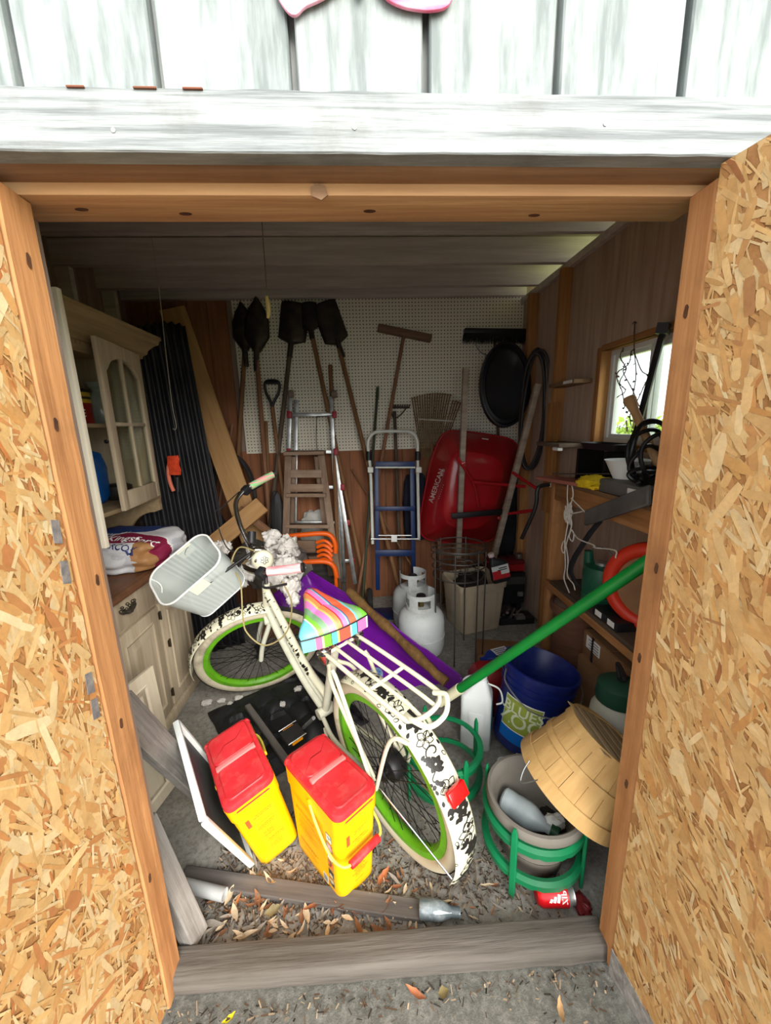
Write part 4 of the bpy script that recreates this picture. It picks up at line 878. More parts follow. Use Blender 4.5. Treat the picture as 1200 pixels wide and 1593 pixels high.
# ------------------------------------------------------------------ loose boards by the left jamb, panel, tray
t = thing('cabinet_door', 'pale cream raised-panel cabinet door leaning against the hutch base', 'cabinet door', frame((-.93, 1.295, .003), (-.868, 1.455, .003), (.93, -.36, .28)))
DM = t.matrix_basis.copy(); Wd_ = .30
DM = frame((-.905, 1.26, .003), (-.865, 1.455, .003), (.98, -.2, .05)); t.matrix_basis = DM
lt_w = wood('cream painted panel', (232,220,196), (216,200,172), 1, rough=.6, bump=.08, dirt=(176,156,130), damt=.35)
hgt = .57; wdd = .36; x0 = .20-wdd
MB().box(x0, .20, 0, hgt, -.018, 0).obj('door_slab', lt_w, t, local=True, bevel=.003)
e = .05; m = MB(); m.loft([[V((x, y, z)) for x, y in ((x0+e+k, e+k), (.20-e-k, e+k), (.20-e-k, hgt-e-k), (x0+e+k, hgt-e-k))] for z, k in ((-.001, 0), (.005, .005), (.0, .014), (.0, .03), (.006, .05))], (0, 1)); m.obj('raised_panel', lt_w, t, local=True, sm=20)
plank('grey_board', 'long weathered grey plank slanting down from the left jamb', 'board', P(182, 1098, X=-.66), P(318, 1232, Z=.075), .085, .036, (.45, -.45, .75), grey_wood, .003, jag=.006)
pA = V((-.70, .905, .60)); 
plank('grey_post', 'short weathered grey post propped in the left corner by the threshold', 'post', (-.672, .925, .42), (-.558, .885, .028), .062, .05, (.9, -.25, .3), grey_wood, .004, jag=.006)
# tray: white rim, slate inside
tw = mat('white tray rim', (226,230,226), .45, dirt=(150,148,140), damt=.4); td = mat('slate tray floor', (72,78,82), .6, c2=(58,62,66), sc=5, dirt=(110,110,106), damt=.3)
TM = Mx(((.1073, -.5397, .835, -.498), (.383, .7974, .4663, .909), (-.9175, .2697, .2923, .425), (0, 0, 0, 1))); Lx, Ly = .46, .354
t = thing('framed_tray', 'shallow slate tray with white raised edge standing on its side by hutch', 'tray', TM)
ya, yb_ = 0, Ly
MB().box(0, Lx, ya, yb_, -.006, -.001).obj('tray_floor', td, t, local=True)
for nm, b in (('rim_bar', (-.004, .010, ya, yb_)), ('rim_bar', (Lx-.010, Lx+.004, ya, yb_)), ('rim_bar', (.012, Lx-.012, ya-.008, ya+.012)), ('rim_bar', (.012, Lx-.012, yb_-.012, yb_+.008))):
    MB().box(*b, -.007, .013).obj(nm, tw, t, local=True, bevel=.003)
# black waffle mat pieces and stick
def lump(nx, ny, sx, sy, amp, seed):
    m = MB()
    def f(u, v):
        x, y = (u-.5)*sx, (v-.5)*sy; e = max(0, 1-max(abs(2*u-1), abs(2*v-1))**6)
        xx = x+.03*noise.noise(V((x*8, y*8, 1))); yy = y+.03*noise.noise(V((x*8, y*8, 7))); cell = (abs(math.sin(xx*PI/.095))*abs(math.sin(yy*PI/.12+.5*math.floor(xx/.095))))**.35*(.5+noise.cell(V((math.floor(xx/.095), math.floor(yy/.12), 2))))
        z = .006+e*(amp*(.5+.5*noise.noise(V((x*7, y*7, seed))))+.03*cell)
        return V((x+.015*noise.noise(V((x*9, y*9, seed+5))), y+.015*noise.noise(V((x*9, y*9, seed+9))), z))
    m.grid(f, nx, ny); return m
m = lump(76, 70, .64, .62, .06, 3); o = m.obj('rubber_mat', mat('black foam rubber', (22,22,24), .6, c2=(34,34,36), sc=9), local=True, sm=50); o.matrix_basis = Mx.Translation((-.46, 1.80, .0)) @ Mx.Rotation(R_(35), 4, 'Z'); tag(o, 'crumpled black waffle rubber mat on the floor beside bicycle frame', 'mat')
plank('grey_stick', 'short grey wooden strip lying between the litter pails and black mat', 'stick', P(385, 1098, Z=.085), P(452, 1192, Z=.06), .03, .02, (0, 0, 1), dark_grey_wood, .002)
# pipe, floor board, bottle
m = MB(); a, b = P(292, 1378, Z=.042), P(350, 1392, Z=.042); d = (b-a).normalized(); a = a-d*.12
M_ = axisM(a, b-a); Lp = (b-a).length; m.capz = 0; m.lathe([(.017, 0), (.019, 0), (.019, Lp), (.0165, Lp), (.0165, 0)], 20, M_); o = m.obj('metal_pipe', mat('bright pipe metal', (214,216,214), .35, .5), sm=50); rebase(o, M_); tag(o, 'short length of dull aluminium pipe on the floor near left corner', 'pipe')
plank('floor_board', 'grey weathered board lying flat among leaves behind the threshold', 'board', P(285, 1362, Z=.012), P(660, 1418, Z=.012), .055, .02, (0, 0, 1), dark_grey_wood, .003, jag=.008)
bt = P(652, 1413, Z=.032); be = P(716, 1420, Z=.03); M_ = axisM(bt, be-bt); Lb = (be-bt).length
t = thing('glass_bottle', 'small clear glass bottle lying on its side by threshold', 'bottle', M_)
m = MB(); m.lathe([(.004, 0), (.024, .001), (.027, .006), (.027, Lb*.42), (.025, Lb*.55), (.015, Lb*.76), (.0125, Lb*.82), (.0125, Lb*.97), (.0145, Lb*.975), (.0145, Lb)], 24); m.obj('bottle_body', mat('dirty clear glass', (96,106,110), .12, c2=(150,158,160), sc=14, spec=.8, fac=(.45, .6)), t, local=True)
m = MB()
for k in range(10):
    z = Lb*(.8+.018*k); m.tube(ring((0, 0, z), .0142, (0, 0, 1), 14), .0012, 4, True)
m.obj('neck_thread', mat('dirty clear glass', (0,0,0)), t, local=True)['kind'] = 'stuff'
# ------------------------------------------------------------------ black corrugated sheet, orange twine, cords, boards in the back left
blk = mat('black corrugated plastic', (30,30,33), .5, c2=(40,40,44), sc=4, dirt=(70,68,66), damt=.2)
A0_, A1_, B0_, B1_ = V((-1.36, 2.36, 2.06)), V((-1.10, 2.72, 2.20)), V((-1.34, 2.36, .01)), V((-.90, 2.56, .01))
def sheet(u, v):
    p = (A0_*(1-v)+B0_*v)*(1-u)+(A1_*(1-v)+B1_*v)*u
    n_ = V((.5, -.8, .25)); ph = u*9*2*PI
    return p + n_.normalized()*(.016*math.sin(ph)+.02*noise.noise(V((u*3, v*2, 0)))) + V((0, 0, -.12*(1-v)*(abs(u-.55)*1.3)**2))
m = MB(); m.grid(sheet, 108, 26); o = m.obj('corrugated_sheet', blk, sm=80, solid=.004); rebase(o, Mx.Translation((-1.15, 2.45, 0))); tag(o, 'tall black corrugated plastic sheet leaning in the back left corner', 'sheet')
def hang(px, py): 
    q = P(px, py, Y=2.40); return q
t = thing('twine_hank', 'bundle of orange twine hanging on black corrugated sheet', 'twine', loc=hang(270, 735))
orm = mat('orange twine', (236,84,40), .8, c2=(206,60,30), sc=40)
m = MB(); c = hang(272, 724); m.tube([c+V((.03*math.cos(k*.9)*(1+.1*math.sin(k)), -.012+.012*math.sin(k*.9), .055-.0011*k)) for k in range(100)], .006, 5); m.obj('wrapped_hank', orm, t)['kind'] = 'stuff'
m = MB(); m.tube(bez([hang(266, 712), hang(262, 730), hang(264, 748), hang(270, 764)], 6), [.011]*19, 7); m.obj('loose_tail', mat('faded orange twine', (236,130,104), .8), t)
m = MB(); m.tube([hang(276, 742), hang(277, 765)], .012, 8); m.obj('dark_handle', black_pl, t)
m = MB(); m.tube(bez([P(247, 445, Y=2.33), P(253, 500, Y=2.33), P(260, 565, Y=2.33), P(268, 630, Y=2.33), P(274, 660, Y=2.33), P(273, 668, Y=2.33), P(269, 667, Y=2.33)], 6), .0024, 6)
t0 = P(247, 445, Y=2.33); m.tube([t0, V((t0.x, 2.33, 2.585))], .0016, 5); o = m.obj('hook_wire', mat('pale wire', (176,170,156), .5, .4)); rebase(o, Mx.Translation(t0)); tag(o, 'long thin pale wire ending in hook, hanging before black sheet', 'hook')
lc = P(416, 478, Y=1.85); t = thing('pull_cord', 'light pull cord with worn pale yellow end hanging from ceiling', 'pull cord', loc=(lc.x, 1.85, lc.z))
m = MB(); m.tube([P(416, 462, Y=1.85), V((P(413, 395, Y=1.85).x, 1.85, 2.59))], .0022, 6); m.obj('cord', mat('dusty cord', (120,112,100), .9), t)
m = MB(); m.tube(bez([P(415, 461, Y=1.85), P(416, 470, Y=1.85), P(418, 482, Y=1.85), P(417, 495, Y=1.85)], 5), [.006, .007, .008, .009, .009, .009, .0095, .01, .01, .01, .0095, .009, .009, .008, .007, .006], 8); m.obj('cord_end', mat('waxed cord end', (226,202,130), .7), t)
plank('slanted_plank', 'long tan pine plank leaning diagonally in the back left corner', 'board', P(268, 480, Y=3.0), P(405, 870, Y=2.82), .17, .028, (.15, -1, .2), tan_board, .003)
plank('short_block', 'short tan board resting crosswise against foot of slanted plank', 'board', P(335, 845, Y=2.55), P(408, 785, Y=2.72), .12, .04, (.1, -1, .3), tan_board, .003)
plank('brown_lath', 'narrow brown board slanting right behind the handlebars', 'board', P(373, 792, Y=2.78), P(470, 868, Y=2.62), .055, .025, (0, -1, .4), wood('brown lath', (146,108,78), (120,86,60), 0), .002)
soft_bag('grey_bundle', 'dusty dark grey cloth bundle behind the handlebars', 'cloth', (-.68, 2.66, .42), (.24, .13, .16), mat('grey dusty cloth', (112,106,98), .95, c2=(70,66,62), sc=7), 8, .5)
plank('upright_crate_board', 'brown crate board standing under the grey cloth bundle', 'board', (-.80, 2.62, .21), (-.45, 2.70, .21), .42, .03, (.1, -1, 0), wood('crate board brown', (120,88,64), (96,70,50), 0), .003)
# ------------------------------------------------------------------ long tools on the back wall
def to_floor(a, b):                              # extend the line a->b down to the floor
    d = b-a; return b+d*((b.z-.005)/-d.z) if d.z < 0 and b.z > .005 else b
def shaft(m, a, b, r=.016, n=10): m.tube([a, b], r, n)
def shovel(label, head, throat, low, wd, hl, mtH, mtB, square, Y=3.2, Yb=3.08):
    a = P(*head, Y=Y); t_ = P(*throat, Y=Y-.02); b = P(*low, Y=Yb); f = to_floor(t_, b)
    t = thing('shovel', label, 'shovel', loc=(f.x, f.y, f.z))
    m = MB(); m.tube([t_, f], .017, 10); m.obj('handle', mtH, t)
    M = frame(t_, a, (0, -1, .12)); L = (a-t_).length
    if square: prof = [(0, .022), (.03, wd*.5), (L-.03, wd*.52), (L, wd*.5)]
    else: prof = [(0, .022), (L*.18, wd*.36), (L*.3, wd*.5), (L*.6, wd*.47), (L*.82, wd*.3), (L*.95, wd*.12), (L, .01)]
    m = MB(); vs = []
    def fn(u, v):
        x = u*L; w_ = .02
        for (x0, w0), (x1, w1) in zip(prof, prof[1:]):
            if x0 <= x <= x1+1e-6: w_ = w0+(w1-w0)*(x-x0)/(x1-x0)
        y = (2*v-1)*w_; return M @ V((x, y, .03*(1-(2*v-1)**2)-.02))
    m.grid(fn, 20, 8); m.obj('blade', mtB, t, solid=.003, sm=60)
    m = MB(); m.tube([t_+(t_-a)*.35, t_, t_+(a-t_)*.25], [.02, .021, .008], 10); m.obj('socket', mtB, t)
    return t
dhandle = wood('dark tool handle', (96,82,68), (72,60,50), 2, sc=2)
shovel('round shovel hung blade up, leftmost of the tools on the pegboard', (374, 470), (381, 545), (372, 690), .17, .3, brown_handle, dark_steel, False, 3.2, 3.16)
shovel('round shovel with reddish handle, second tool from pegboard left edge', (398, 462), (399, 548), (414, 741), .19, .3, red_handle, dark_steel, False, 3.16, 3.08)
shovel('square spade with dark handle behind the aluminium ladder left rail', (460, 470), (453, 534), (433, 706), .21, .3, dhandle, dark_steel, True, 3.2, 3.1)
shovel('square shovel with long grey handle slanting right beside aluminium ladder', (502, 470), (526, 534), (567, 699), .19, .3, brown_handle, dark_steel, True, 3.2, 3.1)
shovel('narrow spade with long handle passing behind top of aluminium ladder', (478, 470), (484, 513), (511, 640), .13, .3, brown_handle, dark_steel, True, 3.19, 3.13)
# D-grip spade
a, b = P(424, 633, Y=3.12), P(432, 700, Y=3.1); f = to_floor(a, b)
t = thing('spade', 'spade standing with its black plastic d-grip up before the pegboard', 'spade', loc=f)
m = MB(); m.tube([a, f+(a-f)*.22], .015, 10); m.obj('shaft', brown_handle, t)
g = [P(x, y, Y=3.12) for x, y in ((424, 634), (421, 624), (414, 610), (413, 595), (423, 592), (434, 595), (434, 610), (427, 624), (424, 634))]
m = MB(); m.tube(bez(g, 4), .011, 8); m.tube([g[3], g[5]], .014, 8); m.obj('d_grip', black_pl, t)
M = frame(f+V((0, 0, .002)), a, (0, -1, .2)); m = MB(); m.grid(lambda u, v: M @ V((.3*u, (2*v-1)*(.09-.02*u), .02*(1-(2*v-1)**2))), 8, 6); m.obj('blade', dark_steel, t, solid=.003)
# push broom (bare wooden head), green stake, garden rake, leaf rake, black broom
t = thing('push_broom', 'worn push broom with bare wooden block leaning on the pegboard', 'broom', loc=to_floor(P(629, 522, Y=3.2), P(597, 700, Y=3.1)))
a, b = P(588, 510, Y=3.2), P(671, 527, Y=3.2); M = frame(a, b, (0, -1, .1)); m = MB(); m.box(0, (b-a).length, -.026, .026, -.03, .03, M); m.obj('head_block', wood('broom block', (132,104,84), (106,82,66), 0), t, bevel=.006)
m = MB(); m.tube([P(629, 519, Y=3.19), to_floor(P(629, 522, Y=3.2), P(597, 700, Y=3.1))], .014, 10); m.obj('handle', red_handle, t)
m = MB(); a = P(588, 602, Y=3.2); f = to_floor(a, P(581, 700, Y=3.12)); m.tube([f, a], .011, 8); o = m.obj('garden_stake', mat('dark green stake', (58,66,48), .6)); rebase(o, Mx.Translation(f)); tag(o, 'slim dark green garden stake standing left of the push broom handle', 'stake')
m = MB(); a = P(588, 602, Y=3.2); m.tube([a+V((0,0,.005)), a-V((.004, 0, .085))], .012, 8); m.obj('pale_tip', mat('pale green tip', (128,136,112), .6), o)
m = MB(); a = P(514, 568, Y=3.2); f = to_floor(a, P(517, 640, Y=3.14)); m.tube([f, a], .016, 8); o = m.obj('hammer_handle', brown_handle); rebase(o, Mx.Translation(f)); tag(o, 'short upright brown stick rising behind right rail of aluminium ladder', 'handle')
t = thing('garden_rake', 'steel bow rake with teeth up standing behind the hand truck', 'rake', loc=to_floor(P(614, 640, Y=3.18), P(617, 720, Y=3.14)))
m = MB(); m.tube([P(614, 640, Y=3.18), to_floor(P(614, 640, Y=3.18), P(617, 720, Y=3.14))], .014, 10); m.obj('handle', dhandle, t)
m = MB(); m.tube([P(608, 634, Y=3.18), P(637, 634, Y=3.18)], .008, 6); m.obj('head_bar', dark_steel, t)
for k in range(9):
    m = MB(); q = P(608+3.6*k, 634, Y=3.18); m.tube([q, q+V((0, -.05, .02))], .0045, 5); m.obj('tooth', dark_steel, t)
m = MB(); m.tube(bez([P(614, 652, Y=3.18), P(610, 645, Y=3.17), P(609, 634, Y=3.17)], 4), .005, 6); m.tube(bez([P(614, 652, Y=3.18), P(624, 645, Y=3.17), P(633, 634, Y=3.17)], 4), .005, 6); m.obj('bow', dark_steel, t)
t = thing('leaf_rake', 'brown bamboo leaf rake with fanned tines up behind the wheelbarrow', 'rake', loc=to_floor(P(670, 700, Y=3.17), P(678, 800, Y=3.12)))
bm_ = mat('bamboo', (132,104,74), .8, c2=(104,80,56), sc=20)
top = [(641+i*4.0, 620-9*math.sin(PI*i/20*.9+.2)+(8 if i > 15 else 0)) for i in range(20)]
for i, (x, y) in enumerate(top):
    bx_ = 656+ i*1.55; m = MB(); q = P(x, y, Y=3.16); q0 = P(bx_, 712, Y=3.18); e = (q-q0).normalized(); m.tube([q0, q0+(q-q0)*.55, q, q+V((0, -.035, -.012))], [.004, .005, .0055, .004], 5); m.obj('tine', bm_, t)
m = MB(); m.prism([(0, 0), (0, 0), (0, 0)], 0, 0) if False else None
m = MB(); q1, q2 = P(651, 652, Y=3.165), P(706, 655, Y=3.165); m.tube([q1, q2], .006, 6); m.obj('cross_band', mat('rake wire band', (206,200,186), .5), t)
m = MB(); m.tube([P(672, 690, Y=3.175), to_floor(P(670, 700, Y=3.17), P(678, 800, Y=3.12))], .014, 10); m.obj('handle', brown_handle, t)
t = thing('black_broom', 'wide black-bristled push broom hung at right end of pegboard', 'broom', loc=P(772, 519, Y=3.18))
a, b = P(722, 519, Y=3.17), P(822, 520, Y=3.15); M = frame(a, b, (0, -1, 0)); Lh = (b-a).length
m = MB(); m.box(0, Lh, .0, .035, -.03, .03, M); m.obj('head_block', black_pl, t, bevel=.005)
m = MB(); rs = random.Random(3)
for k in range(900):
    x, z = rs.uniform(0, Lh), rs.uniform(-.03, .03); m.add([M @ V((x-.002, 0, z)), M @ V((x+.002, 0, z)), M @ V((x+rs.uniform(-.01, .01), -.075+rs.uniform(-.01, .01), z*1.5))], [(0, 1, 2)])
m.obj('bristles', black_pl, t, sm=0)['kind'] = 'stuff'
m = MB(); m.tube(bez([P(738, 532, Y=3.18), P(748, 548, Y=3.2), P(768, 556, Y=3.21)], 5), .005, 6); m.obj('brace', galv, t)
m = MB(); m.tube([P(770, 528, Y=3.19), P(776, 700, Y=3.19)], .013, 8); m.obj('handle', dhandle, t)
# black coils, bag and rubber ring on the right of the back wall
def loops(name, label, cat, cpx, rx, rz, Y, n, r, mt, tilt=0, seed=0, gx=.012):
    c = P(*cpx, Y=Y); rs = random.Random(seed); t = thing(name, label, cat, loc=c)
    for k in range(n):
        a_ = rs.uniform(-.06, .06)+tilt; dx, dz = rs.uniform(-1, 1)*gx, rs.uniform(-1, 1)*gx*2
        pts = []
        for i in range(40):
            q = 2*PI*i/40; x = (rx+dx*.5)*math.cos(q); z = (rz+dz)*math.sin(q); pts.append(c+V((x*math.cos(a_)-z*math.sin(a_)+dx, -.012*k+.01*math.sin(3*q+k), x*math.sin(a_)+z*math.cos(a_)+dz)))
        m = MB(); m.tube(pts, r, 8, True); m.obj('loop', mt, t)
    return t
loops('hose_coil', 'loose brown-black garden hose coil hanging in the back right corner', 'hose', (828, 638), .085, .42, 2.78, 3, .011, mat('brown black hose', (42,38,36), .5), 0, 3)
m = MB(); M_ = axisM(P(785, 600, Y=2.88), (0, -1, .1), (1, 0, 0)); m.lathe([(.0, .0), (.10, .002), (.15, .01), (.165, .03), (.18, .02), (.19, .05), (.20, .045), (.20, -.02), (0, -.02)], 40, M_ @ Mx.Diagonal((.92, 1.5, .8, 1))); o = m.obj('tub_lid', mat('black tub plastic', (20,20,24), .5, c2=(30,28,34), sc=4), sm=35); rebase(o, Mx.Translation(P(785, 600, Y=2.88))); tag(o, 'large oval black plastic tub hanging under the black broom', 'tub')
soft_bag('dark_coat', 'long black coat hanging below the oval tub beside wheelbarrow', 'coat', (P(812, 760, Y=3.17).x-.11, 3.175, .35), (.065, .04, .50), fabric_dk, 21, .3)
soft_bag('navy_bag', 'dark navy backpack hanging behind right side of the hand truck', 'bag', (P(648, 800, Y=3.12).x, 3.17, .55), (.10, .045, .30), mat('navy cloth', (30,34,52), .9, c2=(22,24,38), sc=7), 31, .25)
t = loops('rubber_hoop', 'black rubber hoop hanging beside slanted plank on brown boards', 'hoop', (366, 768), .155, .32, 3.05, 2, .013, black_rub, 0, 9, .006)
soft_bag('rubber_boot', 'dark rubber boot shaft standing between the spade and wooden stepladder', 'boot', (P(429, 760, Y=2.96).x, 2.96, .005), (.055, .05, .55), mat('dark boot rubber', (52,50,52), .6, c2=(40,38,40), sc=6), 41, .12)
for i, (x0, y0, x1, y1, lab) in enumerate(((362, 660, 345, 760, 'reddish tool handle leaning behind the slanted plank'), (414, 655, 420, 800, 'plain brown pole standing left of the d-grip spade'), (548, 730, 585, 790, 'thin brown stick leaning right of the aluminium ladder'))):
    a = P(x0, y0, Y=3.18); f = to_floor(a, P(x1, y1, Y=3.12)); m = MB(); m.tube([f, a], .013 if i < 2 else .007, 8); o = m.obj('wooden_pole', red_handle if i == 0 else brown_handle); rebase(o, Mx.Translation(f)); tag(o, lab, 'pole')
# ------------------------------------------------------------------ ladders
t = thing('folding_ladder', 'aluminium multi-position ladder with red hinge joints against the pegboard', 'ladder', loc=(P(500, 912, Y=3.07).x, 3.07, 0))
redj = mat('dark red hinge', (150,30,44), .5)
def bar(nm, mt, p0, p1, Y0, Y1, wd, th, par, bev=.002):
    a, b = P(*p0, Y=Y0), P(*p1, Y=Y1); M = frame(a, b, (0, -1, .1)); m = MB(); m.box(0, (b-a).length, -wd/2, wd/2, -th/2, th/2, M); return m.obj(nm, mt, par, bevel=bev)
for p0, p1, Y0, Y1 in (((452, 617), (449, 705), 3.12, 3.08), ((449, 705), (441, 905), 3.08, 2.99), ((515, 617), (519, 705), 3.12, 3.08), ((519, 705), (530, 905), 3.08, 2.99), ((520, 705), (553, 908), 3.08, 2.98), ((461, 622), (458, 905), 3.14, 3.11), ((528, 760), (536, 905), 3.07, 3.1)):
    bar('rail', galv, p0, p1, Y0, Y1, .032, .02, t)
for y, x0, x1 in ((645, 450, 520), (703, 449, 522), (758, 446, 533), (813, 446, 541), (872, 444, 548)):
    bar('rung', galv, (x0, y), (x1, y), 3.1, 3.1, .028, .03, t); 
    for x in (x0, x1): bar('hinge_block', redj, (x-3, y), (x+4, y), 3.035, 3.035, .05, .03, t, .006)
for x in (453, 520):
    q = P(x, 613, Y=3.10); m = MB(); m.lathe([(.002, -.02), (.025, -.02), (.03, 0), (.025, .02), (.002, .02)], 14, axisM(q, (1, .2, 0))); m.obj('end_cap', mat('brown ladder foot', (120,104,92), .7), t)
m = MB(); m.tube(bez([P(493, 648, Y=3.03), P(492, 680, Y=3.02), P(494, 705, Y=3.02)], 5), .003, 5); m.tube([P(493, 648, Y=3.03), P(520, 646, Y=3.03)], .003, 5); m.obj('dark_cord', black_rub, t)
t = thing('wooden_stepladder', 'old brown wooden stepladder standing in front of the aluminium ladder', 'ladder', loc=(P(480, 905, Y=2.88).x, 2.88, 0))
sw_ = wood('old stepladder wood', (142,118,98), (112,90,74), 2, dirt=(176,160,146), damt=.4); swx = wood('old stepladder tread', (148,122,100), (118,94,76), 0, dirt=(180,166,150), damt=.4)
for p0, p1, Y0, Y1 in (((449, 708), (443, 900), 2.94, 2.82), ((500, 708), (526, 900), 2.94, 2.82), ((456, 710), (450, 895), 2.96, 3.04), ((494, 710), (516, 895), 2.96, 3.04)): bar('leg', sw_, p0, p1, Y0, Y1, .05, .022, t)
for y, x0, x1, nm, h in ((737, 452, 501, 'back_slat', .058), (759, 451, 504, 'back_slat', .058), (770, 447, 508, 'tread', .026), (818, 446, 514, 'tread', .026), (866, 445, 520, 'tread', .026)): bar(nm, swx, (x0, y), (x1, y), 2.90, 2.90, h, .02 if nm == 'back_slat' else .1, t)
a, b = P(444, 705, Y=2.94), P(506, 704, Y=2.94); M = frame(a, b, (0, 0, 1)); m = MB(); m.box(0, (b-a).length, -.07, .07, -.012, .014, M); m.obj('top_cap', swx, t, bevel=.003)
soft_bag('white_sack', 'rounded white plastic sack lying behind the wooden stepladder', 'sack', (P(490, 815, Y=3.19).x, 3.195, .52), (.12, .03, .16), mat('white sack film', (196,194,188), .5, c2=(160,158,150), sc=8), 51, .3)
plank('sack_shelf', 'rough board on edge holding up the white sack', 'board', (P(455, 850, Y=3.2).x, 3.20, .26), (P(535, 850, Y=3.2).x, 3.20, .26), .5, .02, (0, -1, 0), dark_grey_wood, .002)
# ------------------------------------------------------------------ hand truck
t = thing('hand_truck', 'blue hand truck with white loop handle standing in the centre back', 'hand truck', loc=(P(612, 915, Y=3.0).x, 3.0, 0))
wht = mat('white tube enamel', (214,216,206), .4)
loop = [P(x, y, Y=2.97+.0004*(860-y)) for x, y in ((580, 846), (577, 740), (573, 700), (574, 684), (583, 673), (600, 671), (624, 671), (640, 673), (649, 684), (650, 700), (650, 740), (652, 840))]
m = MB(); m.tube(bez(loop, 5), .0125, 10); m.obj('loop_handle', wht, t)
for x in (574, 650): m = MB(); m.tube([P(x, 702, Y=3.033), P(x, 716, Y=3.03)], .022, 12); m.obj('handle_sleeve', black_pl, t)
Yt = 2.98
for x0, x1 in ((586, 588), (641, 644)): bar('upright', blue_paint, (x0, 724), (x1, 917), Yt+.03, Yt-.02, .036, .03, t)
for y, mt, h in ((722, blue_paint, .04), (727, wht, .014), (791, blue_paint, .034), (860, blue_paint, .05)): bar('crossbar', mt, (584, y), (646, y), Yt-.01, Yt-.01, h, .022, t)
for y in (833, 838.5): m = MB(); m.tube([P(577 if y > 835 else 589, y, Y=Yt-.05), P(653 if y > 835 else 641, y, Y=Yt-.05)], .006, 8); m.obj('axle_rod', galv, t)
bar('white_clip', pure_white, (609, 838), (618, 838), Yt-.06, Yt-.06, .05, .01, t)
for x in (576, 651): bar('joint_block', wht, (x-4, 731), (x+5, 731), Yt-.01, Yt-.01, .045, .03, t, .006)
for x in (573, 656):
    c = P(x, 868, Y=Yt); c.z = .10; m = MB(); m.lathe([(.02, -.02), (.06, -.025), (.085, -.022), (.095, -.008), (.095, .008), (.085, .022), (.06, .025), (.02, .02)], 24, axisM(c, (1, 0, 0))); m.obj('wheel', black_rub, t)
q = P(612, 915, Y=2.97); m = MB(); m.box(q.x-.17, q.x+.17, 2.80, 3.0, 0.002, .012); m.obj('toe_plate', blue_paint, t, bevel=.003)
# ------------------------------------------------------------------ wheelbarrow on its nose, underside out
t = thing('wheelbarrow', 'red steel wheelbarrow stood upright with its underside and wooden handles facing out', 'wheelbarrow', loc=(P(740, 900, Y=2.85).x, 2.85, 0))
def resample(pts, n):
    q = pts+[pts[0]]; L = [0]
    for a, b in zip(q, q[1:]): L.append(L[-1]+math.dist(a, b))
    out = []
    for k in range(n):
        s = L[-1]*k/n; i = max(j for j in range(len(L)) if L[j] <= s); i = min(i, len(pts)-1); f = (s-L[i])/max(1e-6, L[i+1]-L[i]); out.append((q[i][0]+(q[i+1][0]-q[i][0])*f, q[i][1]+(q[i+1][1]-q[i][1])*f))
    return out
def smooth(pts, it):
    for _ in range(it): pts = [((pts[i-1][0]+2*pts[i][0]+pts[(i+1) % len(pts)][0])/4, (pts[i-1][1]+2*pts[i][1]+pts[(i+1) % len(pts)][1])/4) for i in range(len(pts))]
    return pts
rim = smooth(resample([(690, 668), (745, 674), (806, 684), (809, 700), (795, 770), (772, 842), (710, 846), (652, 838), (656, 790), (672, 712)], 72), 6)
base = smooth(resample([(704, 702), (742, 704), (784, 716), (784, 730), (772, 790), (752, 822), (712, 824), (690, 812), (692, 780), (698, 724)], 72), 14)
m = MB(); rings = []
for k, Y in ((-.02, 3.10), (0, 3.10), (.02, 3.085), (.3, 3.01), (.62, 2.92), (.85, 2.86), (.95, 2.838), (1, 2.83)):
    rings.append([P(r[0]+(b[0]-r[0])*k, r[1]+(b[1]-r[1])*k, Y=Y) for r, b in zip(rim, base)])
cx_, cy_ = sum(p[0] for p in base)/72, sum(p[1] for p in base)/72
rings.append([P(b[0]+(cx_-b[0])*.4, b[1]+(cy_-b[1])*.4, Y=2.825) for b in base]); rings.append([P(b[0]+(cx_-b[0])*.97, b[1]+(cy_-b[1])*.97, Y=2.825) for b in base])
m.loft(rings, (0, 1)); tray = m.obj('tray', red_paint, t, sm=60)
m = MB(); m.tube(rings[1], .009, 8, True); m.obj('tray_rim', red_paint, tray)
def hbar(nm, p0, p1, Y0, Y1, r0, mt): 
    a, b = P(*p0, Y=Y0), P(*p1, Y=Y1); M = frame(a, b, (0, -1, 0)); m = MB(); m.box(0, (b-a).length, -r0, r0, -r0, r0, M); return m.obj(nm, mt, t, bevel=.006)
hbar('handle', (725, 572), (713, 868), 2.74, 2.80, .02, grey_handle); hbar('handle', (837, 597), (766, 876), 2.62, 2.72, .02, grey_handle)
def wt(nm, pts, Y, r, mt): m = MB(); m.tube(bez([P(x, y, Y=Y+dy) for x, y, dy in pts], 5) if len(pts) > 2 else [P(x, y, Y=Y+dy) for x, y, dy in pts], r, 8); return m.obj(nm, mt, t)
wt('brace', [(712, 712, -.04), (738, 755, .05), (745, 788, .06)], 2.74, .011, red_paint); wt('brace', [(736, 750, .04), (818, 757, -.02)], 2.74, .012, red_paint)
wt('brace', [(798, 735, -.03), (835, 760, -.19)], 2.68, .011, red_paint); wt('brace', [(792, 799, -.03), (830, 794, -.22)], 2.70, .012, red_paint)
bar('axle_bracket', black_iron, (703, 803), (793, 795), 2.70, 2.70, .04, .02, t)
wt('leg', [(862, 753, 0), (842, 756, 0), (836, 764, 0), (833, 790, 0), (812, 838, .05)], 2.40, .013, black_pl); wt('leg_tip', [(855, 754.5, 0), (863, 753, 0)], 2.40, .015, pure_white)
for x, y in ((721, 721), (719, 803), (803, 730), (777, 806)):
    q = P(x, y, Y=2.712); m = MB(); m.lathe([(.001, -.012), (.013, -.008), (.015, .0), (.013, .006)], 10, axisM(q, (0, 1, 0))); m.obj('bolt', red_paint, t)
